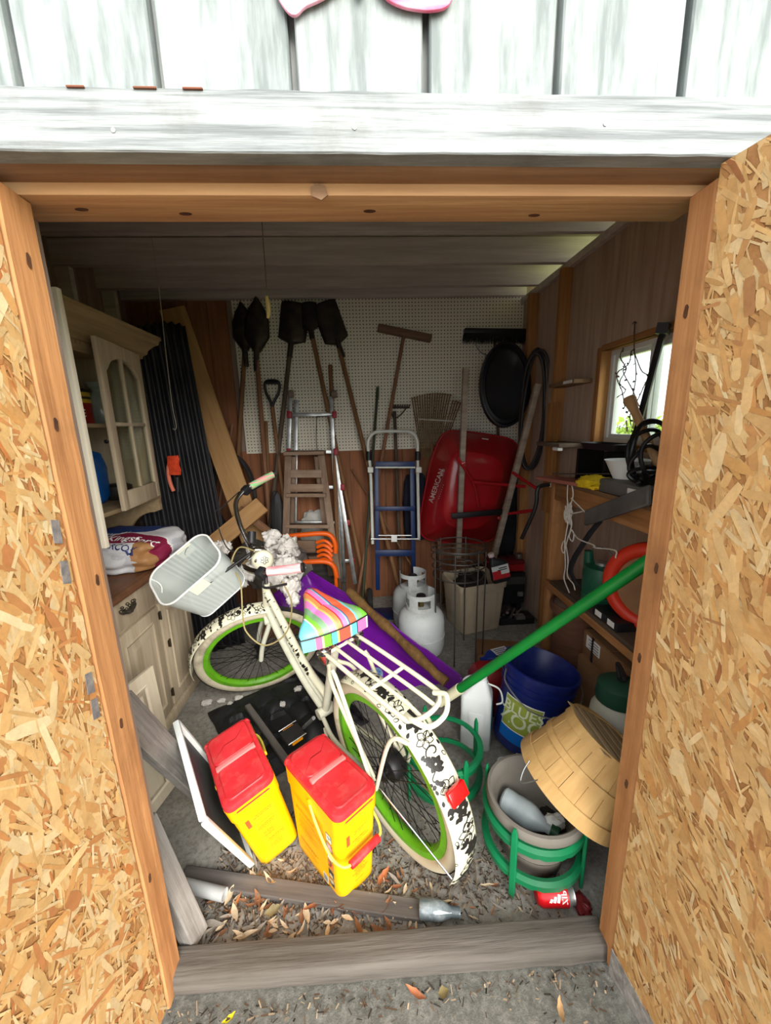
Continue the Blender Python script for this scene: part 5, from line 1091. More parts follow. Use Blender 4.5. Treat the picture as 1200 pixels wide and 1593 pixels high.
for (x, y) in ((754, 684),): bar('sticker', pure_white, (x-4, y), (x+6, y+1), 3.025, 3.028, .022, .003, t)
c = P(745, 876, Y=2.96); c.z = .19; m = MB(); m.lathe([(.05, -.03), (.09, -.04), (.15, -.05), (.18, -.03), (.188, 0), (.18, .03), (.15, .05), (.09, .04), (.05, .03)], 32, axisM(c, (1, .15, 0))); m.obj('wheel', black_rub, t)
vx, vz = P(672, 780, Y=2.9), P(686, 738, Y=2.9); ud = (vz-vx).normalized(); sd_ = V((0, -1, .0)).cross(ud); sd_ = -sd_
def onbar(cpx, sz, Y=None):
    c = P(*cpx, Y=3.0)
    # find tray surface depth under that spot by ray casting the tray mesh
    dg = None
    d = (c-CAMP).normalized(); Mi = parent_mat(tray).inverted(); ok, loc, nr, ix = tray.ray_cast(Mi @ CAMP, (Mi.to_3x3() @ d).normalized())
    if ok: c = parent_mat(tray) @ loc
    return c
def bartext(s, cpx, sz):
    c0 = onbar(cpx, sz); 
    def f(x, y):
        q = c0 + ud*x + V((ud.z, 0, -ud.x))*(-y); d = (q-CAMP).normalized(); Mi = parent_mat(tray).inverted(); ok, loc, nr, ix = tray.ray_cast(Mi @ CAMP, (Mi.to_3x3() @ d).normalized())
        return (parent_mat(tray) @ loc)-d*.004 if ok else q
    text_on(s, sz, f).obj('lettering', mat('pale barrow lettering', (226,200,196), .5), tray, sm=0)
bartext('AMERICAN', (679, 756), .055); bartext('...', (685, 735), .06); bartext('LTD', (689, 735), .03); bartext('- - - - - - -', (686, 765), .03)
# ------------------------------------------------------------------ gas cylinders, tote, tomato cage
def tank(label, x, y, rotz, stain):
    t = thing('propane_tank', label, 'gas cylinder', Mx.Translation((x, y, 0)) @ Mx.Rotation(rotz, 4, 'Z')); r = .152
    m = MB(); m.lathe([(.10, 0), (.105, .0), (.11, .03), (r*.93, .05), (r, .09), (r, .25), (r*.97, .285), (r*.85, .32), (r*.6, .345), (.03, .352), (0, .352)], 36); m.obj('body', tank_m, t, local=True)
    m = MB(); m.tube(ring((0, 0, .165), r+.001, (0, 0, 1), 36), .003, 6, True); m.obj('weld_seam', tank_m, t, local=True)
    rc = .098; full = [(a*PI/180) for a in range(-140, 141, 5)]
    def seg(a0, a1, z0, z1):
        q = MB(); q.capz = 0; k = max(1, int(abs(a1-a0)/.09)); q.lathe([(rc, z0), (rc, z1), (rc-.004, z1), (rc-.004, z0), (rc, z0)], k, None, a0, a1); return q
    m = MB()
    for a0, a1, z0, z1 in ((-2.45, 2.45, .345, .372), (-2.45, 2.45, .425, .455), (-2.45, -1.8, .372, .425), (-1.0, -.35, .372, .425), (.55, .95, .372, .425), (1.75, 2.45, .372, .425)):
        q = seg(a0, a1, z0, z1); m.add(q.v, q.f)
    m.obj('collar', tank_m, t, local=True, sm=30)
    m = MB(); m.tube([(0, 0, .35), (0, 0, .40)], .02, 12); m.tube([(0, 0, .395), (.05, 0, .395)], .014, 10); o = m.obj('valve', mat('brass valve', (120,104,66), .4, .8), t, local=True)
    m = MB(); m.lathe([(.001, .405), (.03, .405), (.034, .415), (.03, .43), (.001, .432)], 12); m.obj('valve_knob', black_pl, o, local=True)
    if stain:
        m = MB(); m.grid(lambda u, v: V(((r*.99+.0012-.0*v)*math.cos(2.9+.8*u)*(1-.12*v), (r*.99+.0012)*math.sin(2.9+.8*u)*(1-.12*v), .27+.05*v)), 6, 3); m.obj('ochre_stain', mat('ochre stain', (168,150,84), .8), t, local=True)
tank('white propane cylinder standing nearest, beside rim of purple sled', P(655, 990, Y=2.26).x+.01, 2.31, R_(-90), True)
tank('white propane cylinder standing behind the other one', P(643, 925, Y=2.66).x, 2.66, R_(-60), False)
TO = m44([[.9671, -.2544, 0], [.2544, .9671, 0], [0, 0, 1]], (.672, 2.50, .003))
t = thing('storage_tote', 'beige plastic storage tote with blue and white sticker', 'tote', TO); L_, W2_, H2_ = .373, .33, .381
def trr(k, z): return [V((x*k+L_*.425, y*k+W2_*.45, z)) for x, y in rrect(L_, W2_, .04)]
m = MB(); m.loft([trr(.83, 0), trr(.85, .02), trr(.965, .30), trr(.965, .33), trr(1.03, .335), trr(1.04, .375), trr(1.0, .381), trr(.99, .375), trr(.93, .30), trr(.82, .02), trr(.4, .015)], (1, 1)); m.obj('tote_body', beige_pl, t, local=True, sm=40)
for x in (.07, .25): m = MB(); m.box(x, x+.012, -.0, .004, .05, .30); m.xf(Mx.Translation((0, -.008, 0)) @ Mx.Rotation(R_(4.5), 4, 'X')); m.obj('rib', beige_pl, t, local=True, bevel=.002)
SR = Mx.Translation((.16, .022, .13)) @ Mx.Rotation(R_(5.5), 4, 'X')
m = MB(); m.box(-.03, .055, -.0025, 0, .0, .125, SR); st_ = m.obj('sticker', mat('pale sticker', (206,214,214), .5), t, local=True)
m = MB(); m.box(-.028, .053, -.0035, -.002, .05, .122, SR); m.obj('blue_print', mat('teal print', (60,130,150), .5, c2=(150,190,196), sc=40), st_, local=True)
m = MB(); m.box(-.02, .04, -.0035, -.002, .012, .018, SR); m.box(-.02, .03, -.0035, -.002, .026, .032, SR); m.obj('small_print', grey_print, st_, local=True)['kind'] = 'stuff'
soft_bag('wire_tangle_bag', 'dark bundle of cables filling the beige tote', 'cables', TO @ V((.17, .22, .05)), (.13, .15, .16), mat('dark cable mass', (58,52,48), .8, c2=(40,36,34), sc=20), 61, .5)
cg = P(716, 870, Y=2.26); t = thing('tomato_cage', 'rusty wire tomato cage standing in front of beige tote', 'plant cage', loc=(cg.x, 2.30, 0))
for k, (yy_, rr_) in enumerate(((845, .172), (851, .172), (862, .17), (876, .165), (889, .16))):
    c = P(716, yy_+3, Y=2.30); m = MB(); m.tube(ring((cg.x, 2.30, c.z), rr_, (0, .1*(k % 2), 1), 36), .0042, 5, True); m.obj('wire_ring', wire_m, t)
for a_ in (200, 250, 300, 345, 60, 120):
    a = R_(a_); m = MB(); m.tube([(cg.x+.17*math.cos(a), 2.30+.17*math.sin(a), P(716, 846, Y=2.30).z), (cg.x+.165*math.cos(a), 2.30+.165*math.sin(a), .005)], .0045, 6); m.obj('wire_leg', wire_m, t)
for k in range(2): m = MB(); m.tube(ring((cg.x+.05*k, 2.26, P(716, 880, Y=2.3).z), .05, (.3, 1, .2), 24), .003, 5, True); m.obj('wire_curl', wire_m, t)
# ------------------------------------------------------------------ right back: tool cases, oil bottle
t = thing('black_tool_case', 'black tool case with latch on floor in the back right', 'tool case', loc=(1.10, 2.82, 0))
MB().box(.98, 1.225, 2.76, 2.95, .10, .36).obj('case_body', black_pl, t, bevel=.012); MB().box(.975, 1.228, 2.752, 2.77, .27, .33).obj('lid_band', mat('grey band plastic', (66,66,66), .6), t, bevel=.004); MB().box(1.165, 1.205, 2.745, 2.765, .17, .205).obj('latch', galv, t, bevel=.004)
for q in range(2): MB().box(.99+.18*q, 1.03+.18*q, 2.78, 2.93, .0, .10).obj('foot_block', black_pl, t, bevel=.004)
t = thing('socket_tray', 'open black tray holding chrome sockets below the oil bottle', 'tool tray', loc=(1.05, 2.66, 0))
MB().box(.98, 1.25, 2.62, 2.75, 0, .05).obj('tray', black_pl, t, bevel=.006); MB().box(1.10, 1.17, 2.60, 2.66, .05, .075).obj('chrome_box', galv, t, bevel=.003)
for k in range(6): m = MB(); m.tube([(.99+.026*k, 2.64, .055+.02*(k % 3)), (1.05+.026*k, 2.72, .06+.025*(k % 2))], .011, 10); m.obj('socket', chrome, t)
t = thing('red_toolbox', 'long red metal toolbox on top of the black tool case', 'toolbox', loc=(1.06, 2.88, .36))
MB().box(.96, 1.225, 2.79, 2.95, .362, .42).obj('box_body', red_paint, t, bevel=.006); MB().box(.965, 1.225, 2.785, 2.95, .42, .45).obj('box_lid', mat('dark red lid', (110,18,30), .4), t, bevel=.01); MB().tube([(1.0, 2.87, .45), (1.02, 2.87, .475), (1.10, 2.87, .475), (1.12, 2.87, .45)], .007, 8).obj('box_handle', black_iron, t)
m = MB(); m.lathe([(.0, 0), (.028, 0), (.03, .006), (.03, .028), (.026, .036), (0, .036)], 18); o = m.obj('tape_roll', mat('dull tin', (110,100,90), .5, .5), local=True); o.matrix_basis = Mx.Translation((1.20, 2.85, .452)); tag(o, 'small round tin standing on the red toolbox', 'tin')
oM = axisM(P(778, 899, Y=2.44), (P(786, 866, Y=2.44)-P(778, 899, Y=2.44))*1.0+V((-.05, 0, .0)), (1, .2, 0)); oM = Mx.Translation(V((0, 0, .0))) @ axisM(P(780, 903, Y=2.45), V((-.22, 0, 1)), (1, 0, 0))
t = thing('oil_bottle', 'dark oil bottle with red and white label and pale cap on tote', 'bottle', oM)
def orr(a, b, z, dx=0): return [V((x+dx, y, z)) for x, y in rrect(a, b, .018)]
m = MB(); m.loft([orr(.12, .06, 0), orr(.125, .065, .01), orr(.125, .065, .13), orr(.09, .055, .155, -.012), orr(.04, .04, .17, -.03), orr(.036, .036, .19, -.035)], (1, 1)); m.obj('bottle_body', black_pl, t, local=True, sm=50)
m = MB(); m.lathe([(.02, 0), (.021, .02), (.018, .025), (0, .025)], 16, Mx.Translation((-.035, 0, .188))); m.obj('cap', mat('pale pink cap', (226,206,204), .5), t, local=True)
m = MB(); m.box(-.058, .058, -.0345, -.032, .03, .125); lb_ = m.obj('label_panel', mat('white label', (206,210,206), .5), t, local=True)
m = MB(); m.box(-.058, .0, -.036, -.034, .03, .09); m.box(.0, .058, -.036, -.034, .03, .06); m.obj('red_print', mat('label red', (180,36,40), .5), lb_, local=True); m = MB(); m.box(-.02, .045, -.036, -.034, .09, .096); m.box(-.01, .045, -.036, -.034, .104, .110); m.obj('text_bars', black_print, lb_, local=True)['kind'] = 'stuff'
# ------------------------------------------------------------------ purple sled and the handle lying in it
FR = P(487, 880, Y=2.66); NR = P(722, 1058, Y=1.90); wv = V((-.30, -.288, -.12)); 
uL = (NR-FR).length; un = (NR-FR).normalized(); wn_ = (wv-un*wv.dot(un)); wl_ = .42; wn_ = wn_.normalized(); nn_ = wn_.cross(un).normalized()
if nn_.z < 0: nn_ = -nn_
def SP(s, w_, h): return FR+un*(s*uL)+wn_*(w_*wl_)+nn_*h
t = thing('plastic_sled', 'purple plastic toboggan sled propped up behind bicycle', 'sled', loc=SP(.5, .5, 0))
def hull(u, v):
    tpr = .75+.25*min(1, u*2.2); prof = [(0, .0), (.035, -.035), (.06, -.11), (.11, -.135), (.25, -.128), (.27, -.142), (.5, -.135), (.73, -.142), (.75, -.128), (.89, -.135), (.94, -.11), (.965, -.035), (1, 0)]
    i = v*12; k = int(min(11, i)); f = i-k; w_ = prof[k][0]*(1-f)+prof[k+1][0]*f; h = prof[k][1]*(1-f)+prof[k+1][1]*f
    e = 1.0
    if u < .16: e = math.sin(PI/2*u/.16)**.7*.95+.05
    if u > .9: e = .35+.65*math.sin(PI/2*(1-u)/.1)**.6
    st_ = (.012 if (.42 < u < .62 or u > .78) and v < .2 else 0)
    return SP(u, (w_-.5)*tpr+.5*1.0-(1-tpr)*.5*0, h*e+st_)
m = MB(); m.grid(hull, 64, 24); sl_ = m.obj('hull', purple_pl, t, solid=.004, sm=40)
for sgn in (0, 1): m = MB(); m.tube([hull(.02+.96*k/30, sgn) for k in range(31)], .007, 6); m.obj('rim_lip', purple_pl, t)
c = SP(.66, .6, -.128); M_ = axisM(c, nn_, un); m = MB(); m.lathe([(0, .003), (.042, .003), (.042, 0)], 24, M_); dc = m.obj('round_decal', mat('pale blue decal', (150,180,206), .4, c2=(60,96,150), sc=60), t)
pA, pB = SP(.16, .12, .0), SP(.97, .27, -.03)
pA = P(543, 920, Y=2.44); pB = P(694, 1062, Y=1.82)
m = MB(); dd = (pB-pA); rs = random.Random(5); pts = [pA+dd*(i/24)+V((rs.uniform(-1, 1), rs.uniform(-1, 1), rs.uniform(-1, 1)))*.002 for i in range(25)]
m.tube(pts, [.028+.004*math.sin(i*.8)+(.004 if i in (4, 10) else 0) for i in range(25)], 12); o = m.obj('log_handle', wood('barked pole wood', (134,100,58), (92,68,40), 2, dirt=(150,120,70)), sm=60); rebase(o, Mx.Translation(pA)); tag(o, 'thick brown wooden pole lying along the purple sled', 'pole')
# ------------------------------------------------------------------ orange tubular frame
t = thing('orange_rack', 'orange tubular steel rack with ribbed side behind the handlebars', 'rack', loc=(P(500, 860, Y=2.62).x, 2.62, .3))
Yo = 2.68
for pts in ([(432, 836), (470, 832), (505, 830), (517, 836), (522, 848), (522, 860)], [(440, 876), (480, 874), (508, 874), (520, 882), (524, 898)]):
    m = MB(); m.tube(bez([P(x, y, Y=Yo+(.02 if y < 870 else -.06)) for x, y in pts], 5), .018, 10); m.obj('frame_tube', orange_paint, t)
for k in range(5):
    y = 842+7.2*k; m = MB(); m.tube(bez([P(493+k*.6, y+2, Y=Yo), P(503, y-1, Y=Yo-.02), P(511, y+2, Y=Yo-.03), P(517, y+9, Y=Yo-.03)], 4), .0125, 8); m.obj('ribbed_slat', orange_paint, t)
for x in (440, 522):
    a = P(x, 890, Y=Yo-.05); m = MB(); m.tube([a, V((a.x, Yo-.05, .002))], .013, 8); m.obj('leg', orange_paint, t)
bar('seat_board', wood('rack board', (120,96,76), (90,72,58), 0), (436, 850), (492, 850), Yo+.05, Yo+.05, .09, .02, t)
# ------------------------------------------------------------------ stuffing
def fluff(label, spots, seed):
    rs = random.Random(seed); m = MB(); c0 = None
    for (x, y, Y, r) in spots:
        c = P(x, y, Y=Y); c0 = c0 or c
        def fn(u, v):
            a = 2*PI*u; b = PI*(v-.5); d = V((math.cos(b)*math.cos(a), math.cos(b)*math.sin(a), math.sin(b)))
            k = 1+.5*noise.noise(d*2.2+c*20)+.3*noise.noise(d*6+c*9)+.15*noise.noise(d*13+c*9)
            return c+d*(r*k)
        m.grid(fn, 30, 16, True)
    o = m.obj('stuffing', fluffm, sm=80); rebase(o, Mx.Translation(c0)); o['kind'] = 'stuff'; return tag(o, label, 'stuffing')
fluff('large clump of grey-white polyester stuffing behind bicycle handlebars', [(432, 848, 2.25, .06), (418, 862, 2.2, .055), (446, 862, 2.25, .06), (455, 885, 2.05, .06), (440, 880, 2.05, .06), (452, 912, 1.98, .05), (456, 932, 1.95, .035), (430, 900, 2.0, .05), (446, 850, 2.15, .06), (425, 838, 2.2, .05), (405, 880, 2.12, .05), (385, 890, 2.1, .045), (395, 862, 2.2, .045), (450, 878, 2.22, .05), (375, 905, 2.1, .035)], 2)
fluff('small white tuft of stuffing by basket edge', [(340, 855, 1.86, .035), (350, 852, 1.86, .03), (333, 853, 1.87, .025)], 3)
# ------------------------------------------------------------------ workbench and lower shelf on the right wall
t = thing('workbench', 'rough lumber workbench with lower shelf along right wall under window', 'workbench', loc=(1.17, 1.65, 0))
MB().box(1.06, 1.10, 1.12, 2.12, 1.075, 1.165).obj('front_beam', lumberY, t, bevel=.003); MB().box(1.05, 1.295, 1.10, 2.13, 1.166, 1.188).obj('bench_top', wood('worn bench top', (140,108,78), (108,82,60), 1), t, bevel=.003)
for y, x in ((2.075, 1.055), (1.16, 1.10)):
    MB().box(x, x+.09, y, y+.04, 0, 1.165).obj('post', lumberZ, t, bevel=.003)
MB().box(1.03, 1.295, 1.14, 2.0, .60, .622).obj('lower_shelf', wood('dark shelf board', (96,80,66), (72,60,50), 1), t, bevel=.002); MB().box(1.03, 1.06, 1.14, 2.07, .56, .60).obj('shelf_rail', lumberY, t, bevel=.002)
t = thing('shelf_block', 'upper small shelf board between the studs left of the window', 'shelf', loc=(1.25, 2.36, 1.72)); MB().box(1.19, 1.298, 2.20, 2.50, 1.708, 1.73).obj('board', wood('small shelf wood', (150,120,92), (120,94,70), 1), t, bevel=.002); MB().box(1.185, 1.19, 2.22, 2.31, 1.712, 1.728).obj('price_strip', pure_white, t)
t = thing('shelf_block', 'lower thick shelf board below the small upper one', 'shelf', loc=(1.23, 2.32, 1.36)); MB().box(1.13, 1.298, 2.20, 2.50, 1.352, 1.375).obj('board', wood('thick shelf wood', (118,102,88), (92,78,66), 1), t, bevel=.003); MB().box(1.13, 1.16, 2.21, 2.28, 1.332, 1.352).obj('white_clip', pure_white, t, bevel=.004)
plank('red_board', 'reddish painted board lying across the far end of workbench', 'board', (1.0, 2.10, 1.197), (1.10, 1.74, 1.197), .10, .018, (0, 0, 1), wood('red stained board', (168,104,88), (138,80,66), 0), .002)
soft_bag('yellow_cloth', 'crumpled bright yellow cloth on the workbench front edge', 'cloth', (1.08, 1.74, 1.19), (.055, .085, .03), mat('yellow cloth', (236,206,30), .85, c2=(206,172,20), sc=12), 71, .5, n=22)
t = thing('grey_case', 'flat grey plastic case on workbench beneath white bowl', 'case', loc=(1.16, 1.54, 1.19)); MB().box(1.045, 1.22, 1.26, 1.66, 1.19, 1.25).obj('case_shell', mat('grey case', (104,102,98), .6, c2=(84,82,80), sc=5), t, bevel=.012); MB().box(1.04, 1.046, 1.40, 1.46, 1.205, 1.235).obj('latch', pure_white, t, bevel=.002)
m = MB(); m.lathe([(.0, .004), (.045, .0), (.05, .0), (.085, .075), (.09, .08), (.086, .08), (.05, .008), (0, .01)], 28); o = m.obj('white_bowl', white_pl, local=True, sm=50); o.matrix_basis = Mx.Translation((1.13, 1.60, 1.252)); tag(o, 'white plastic bowl on the grey case under the window', 'bowl')
t = thing('black_tray', 'flat black tray on the window sill side of workbench', 'tray', loc=(1.22, 1.93, 1.35)); m = MB(); m.loft([[V((1.22+x, 1.90+y, z)) for x, y in rrect(.12*k, .30*k, .03)] for z, k in ((1.355, .9), (1.36, .92), (1.385, 1), (1.388, .97), (1.365, .88), (1.364, .3))], (1, 1)); m.obj('tray_body', black_pl, t); MB().box(1.15, 1.29, 1.78, 1.80, 1.19, 1.355).obj('wire_foot', black_iron, t); MB().box(1.15, 1.29, 2.02, 2.04, 1.19, 1.355).obj('wire_foot', black_iron, t)
loops('cable_coil', 'tangled black cable coil in front of the window', 'cable', (1000, 722), .075, .065, 1.50, 9, .0085, mat('glossy black cable', (22,22,22), .3), 0, 5, .03)
a, b = P(980, 622, Y=1.60), P(1020, 712, Y=1.50); f = to_floor(a, b); f = a+(b-a)*((a.z-1.19)/(a.z-b.z)); m = MB(); m.tube([f, a+(f-a)*.12, a+(f-a)*.06, a, a+(a-f)*.03], [.016, .0165, .021, .026, .02], 12); o = m.obj('axe_handle', wood('pale axe handle', (196,158,112), (166,128,86), 2, sc=2)); rebase(o, Mx.Translation(f)); tag(o, 'pale wooden axe handle leaning in front of window', 'handle')
a, b = P(1033, 512, Y=1.66), P(985, 692, Y=1.72); b = a+(b-a)*((a.z-1.19)/(a.z-b.z)); m = MB(); m.tube([b, a], .014, 8); m.box(-.05, .05, -.02, .02, -.02, .02, axisM(a, a-b)); o = m.obj('black_brush', black_pl); rebase(o, Mx.Translation(b)); tag(o, 'long black brush with square head leaning across window', 'brush')
a, b = P(860, 737, Y=2.0), P(992, 737, Y=1.55); m = MB(); m.tube([a, b], .003, 6); o = m.obj('thin_rod', wire_m); rebase(o, Mx.Translation(a)); tag(o, 'thin metal rod lying across workbench above yellow cloth', 'rod')
# dry vine inside the window
t = thing('dry_vine', 'dry leafless vine with small withered leaves hanging inside window', 'vine', loc=P(985, 560, X=1.29)); rs = random.Random(8); vm = mat('dry vine', (74,60,48), .9); 
for k in range(5):
    m = MB(); x0, y0 = 978+rs.uniform(-25, 48), 540+rs.uniform(-15, 30); pts = [(x0, y0)]
    for i in range(6): pts.append((pts[-1][0]+rs.uniform(-14, 12), pts[-1][1]+rs.uniform(6, 26)))
    if k == 0: pts = [(988, 500), (987, 540), (990, 580), (986, 610), (978, 640)]
    W = bez([P(x, y, X=1.295+rs.uniform(-.01, .01)) for x, y in pts], 5); m.tube(W, .0025, 5); o = m.obj('stem', vm, t)
    lm = MB()
    for q in W[::2]:
        for _ in range(2 if k in (0, 1) else 1):
            d = V((rs.uniform(-1, 1), rs.uniform(-1, 1), rs.uniform(-1, .4)))*.012; e = d.orthogonal()*.6; lm.add([q, q+d*.5+e, q+d, q+d*.5-e], [(0, 1, 2, 3)])
    lm.obj('withered_leaves', vm, o, sm=0)['kind'] = 'stuff'
# twine, strap, shelf things
t = thing('string_tangle', 'tangled white string hanging from the far end of workbench', 'string', loc=P(884, 752, X=1.045)); rs = random.Random(4)
for pts in ([(884, 750), (883, 775), (886, 800), (881, 830), (879, 850), (880, 880), (878, 900), (886, 922)], [(889, 750), (892, 770), (886, 795), (890, 815), (883, 840), (878, 860), (874, 852), (879, 842), (884, 870), (883, 895), (892, 908), (895, 918)], [(889, 775), (906, 792), (911, 798)], [(884, 800), (896, 798), (906, 796)], [(888, 822), (900, 838), (924, 848), (926, 852), (957, 856), (958, 868)], [(888, 822), (893, 830), (891, 842), (886, 835), (889, 824)]):
    m = MB(); m.tube(bez([P(x, y, X=1.045) for x, y in pts], 6), .0032, 6); m.obj('strand', rope_w, t)
for q in range(3):
    m = MB(); c = P(884, 797, X=1.042); m.tube(bez([c+V((rs.uniform(-.004, .012), rs.uniform(-.03, .03), rs.uniform(-.06, .05))) for _ in range(16)], 5), .0032, 6); m.obj('knot_loop', rope_w, t)
t = thing('black_strap', 'black webbing strap and tool bag hanging under the workbench', 'strap', loc=P(905, 830, X=1.05)); m = MB(); W = bez([P(x, y, X=1.052) for x, y in ((930, 790), (934, 808), (918, 830), (905, 850), (893, 870), (888, 890), (900, 912))], 6); vs = []
for q in W: vs += [q+V((0, -.022, .004)), q+V((0, .022, -.004))]
m.add(vs, [(2*i, 2*i+1, 2*i+3, 2*i+2) for i in range(len(W)-1)]); m.obj('webbing', fabric_dk, t, solid=.004); 
plank('grey_cover', 'flat dark grey metal cover hung along the workbench front edge', 'cover', P(912, 806, X=1.03), P(1012, 770, X=1.0), .075, .02, (-1, -.3, .35), mat('dark grey cover', (104,102,98), .6, c2=(80,78,76), sc=6), .006)
t = thing('watering_can', 'green watering can with wire handle on the lower bench shelf', 'watering can', loc=(1.13, 1.70, .622))
gcan = mat('green can plastic', (22,92,66), .45, c2=(16,74,54), sc=5, dirt=(70,100,84), damt=.4); c = V((1.13, 1.70, .623))
m = MB(); m.lathe([(.0, 0), (.078, 0), (.082, .01), (.084, .05), (.08, .055), (.084, .06), (.084, .165), (.076, .19), (.04, .20), (0, .20)], 28, Mx.Translation(c)); m.obj('can_body', gcan, t); m = MB(); m.tube([c+V((-.03, .06, .17)), c+V((-.035, .065, .25))], [.026, .02], 12); m.obj('filler_neck', gcan, t); m = MB(); m.lathe([(.0, .20), (.034, .20), (.034, .212), (.0, .212)], 16, Mx.Translation(c)); m.obj('tin_cap', galv, t)
m = MB(); m.tube(bez([c+V((-.02, .08, .14)), c+V((-.02, .05, .27)), c+V((.0, -.06, .27)), c+V((0, -.085, .15))], 6), .003, 6); m.obj('bail', galv, t)
t = thing('hose_reel', 'orange-red ring-shaped reel standing on the lower bench shelf', 'reel', loc=(1.16, 1.38, .622)); c = V((1.16, 1.40, .825)); M_ = axisM(c, (-.75, -.6, 0)); m = MB(); m.tube(ring(c, .165, (-.75, -.6, 0), 40), .03, 12, True); m.obj('ring', mat('orange red ring', (214,54,30), .45), t); m = MB(); m.lathe([(0, -.02), (.145, -.02), (.145, .01), (0, .012)], 32, M_); m.obj('brown_disc', card_m, t)
t = thing('striped_box', 'flat dark box with two white labels on the lower shelf', 'box', loc=(1.10, 1.45, .622)); MB().box(1.035, 1.12, 1.42, 1.60, .623, .665).obj('box_body', black_pl, t, bevel=.004)
for y in (1.44, 1.53): MB().box(1.033, 1.0355, y, y+.045, .632, .658).obj('white_label', pure_white, t)
t = thing('fibre_drum', 'brown fibre drum with rim standing before the bench post', 'drum', loc=(1.12, 1.86, 0)); m = MB(); m.capz = 1; m.lathe([(.0, 0), (.118, 0), (.12, .01), (.12, .50), (.137, .505), (.14, .53), (.137, .55), (.128, .552), (.124, .535), (.0, .53)], 36, Mx.Translation((1.12, 1.86, 0))); m.obj('drum_body', mat('brown fibre drum', (112,74,52), .75, c2=(88,58,42), sc=4, st=(1, 1, 6)), t, sm=30); m = MB(); m.lathe([(.0, .533), (.12, .533), (.11, .542), (.03, .546), (0, .546)], 30, Mx.Translation((1.12, 1.86, 0))); m.obj('lid', mat('dusty drum lid', (120,100,84), .85), t)
def carton(label, x0, x1, y0, y1, z0, z1, sticker):
    t = thing('cardboard_box', label, 'box', loc=((x0+x1)/2, (y0+y1)/2, z0)); MB().box(x0, x1, y0, y1, z0, z1).obj('carton', card_m, t, bevel=.003)
    for k in range(2): MB().box(x0+.004, x1-.004, y0+.005+k*(y1-y0)/2, y0+(k+1)*(y1-y0)/2-.004, z1, z1+.004).obj('flap', card_m, t)
    if sticker:
        s1 = MB(); s1.box(x0-.002, x0, y1-.14, y1-.03, z1-.075, z1-.012); q = s1.obj('white_label', pure_white, t); s2 = MB()
        for k in range(4): s2.box(x0-.003, x0-.0015, y1-.13, y1-.06+.01*(k % 2), z1-.068+.014*k, z1-.064+.014*k)
        s2.obj('label_text', grey_print, q)['kind'] = 'stuff'
        s3 = MB(); s3.box(x0-.003, x0+.0, y1-.09, y1-.075, z0, z1); s3.obj('black_tape', black_pl, t)
carton('brown cardboard box with white shipping label, upper of two under bench', 1.08, 1.285, 1.30, 1.72, .34, .47, True)
carton('plain brown cardboard box on floor carrying the labelled box', 1.06, 1.285, 1.30, 1.72, 0, .335, False)
t = thing('garden_sprayer', 'white tank sprayer with dark green lid beside right door jamb', 'sprayer', loc=(.945, 1.25, 0)); m = MB(); m.lathe([(.0, 0), (.085, 0), (.1, .02), (.105, .1), (.1, .3), (.09, .40), (.06, .46), (.05, .47)], 30, Mx.Translation((.945, 1.25, 0))); m.obj('tank', mat('translucent white tank', (196,194,178), .5, dirt=(150,146,120), damt=.4), t); m = MB(); m.lathe([(.0, .53), (.05, .53), (.075, .51), (.08, .46), (.078, .445), (.0, .445)], 24, Mx.Translation((.945, 1.25, 0))); m.obj('lid', mat('dark green lid', (34,74,56), .5), t); MB().box(.86, .875, 1.16, 1.22, .15, .26).obj('yellow_label', mat('yellow label', (186,178,70), .6), t, bevel=.003); m = MB(); m.tube(bez([(.945, 1.25, .53), (.93, 1.21, .57), (.96, 1.29, .57), (.945, 1.25, .53)], 5), .009, 8); m.obj('pump_handle', black_pl, t)
# ------------------------------------------------------------------ green pole, blue pail, white jug, small things on the floor
pA, pB = P(688, 1090, Y=1.36), P(1003, 877, Y=.925); t = thing('green_pole', 'long green painted pole with cream ferrule slanting across right side', 'pole', loc=pA)
d = (pB-pA); m = MB(); m.tube([pA+d*.115, pB+d*.02], .0175, 14); m.obj('pole_shaft', green_pole, t); m = MB(); m.tube([pA-d*.02, pA+d*.13], [.0195, .0205], 14); m.obj('ferrule', mat('cream ferrule', (216,210,176), .45, dirt=(170,160,120), damt=.4), t)
ax_ = V((.20, .02, 1)).normalized(); PB = axisM((.70, 1.52, .04), ax_, (0, -1, 0)) @ Mx.Diagonal((1.07, 1.07, 1.05, 1)); t = thing('blue_pail', 'navy blue plastic pail with green and light blue label, tilted right', 'pail', PB)
m = MB(); m.capz = 1; m.lathe([(.0, 0), (.125, 0), (.13, .006), (.142, .27), (.15, .272), (.15, .285), (.145, .288), (.1455, .30), (.153, .302), (.153, .315), (.148, .318), (.149, .345), (.157, .347), (.157, .368), (.15, .37), (.144, .362), (.128, .02), (0, .012)], 44); m.obj('pail_body', blue_pail, t, local=True, sm=35)
m = MB(); m.tube(bez([V((.0, .152, .33)), V((.06, .168, .30)), V((.14, .10, .25)), V((.165, 0, .235)), V((.14, -.10, .25)), V((.06, -.168, .30)), V((0, -.152, .33))], 6), .003, 6); m.obj('bail', galv, t, local=True)
def pcyl(a, z, o=.0012): r = .128+.0145*z/.27+o+.0015; return V((r*math.cos(a), r*math.sin(a), z))
lc_ = -.62
def lab(a0, a1, z0, z1, nm, mt, o, par): m = MB(); m.grid(lambda u, v: pcyl(a0+(a1-a0)*u, z0+(z1-z0)*v, o), 16, 4); return m.obj(nm, mt, par, local=True)
lab(-1.35, .45, .045, .155, 'light_blue_label', mat('light blue label', (0,104,196), .4), .0008, t)
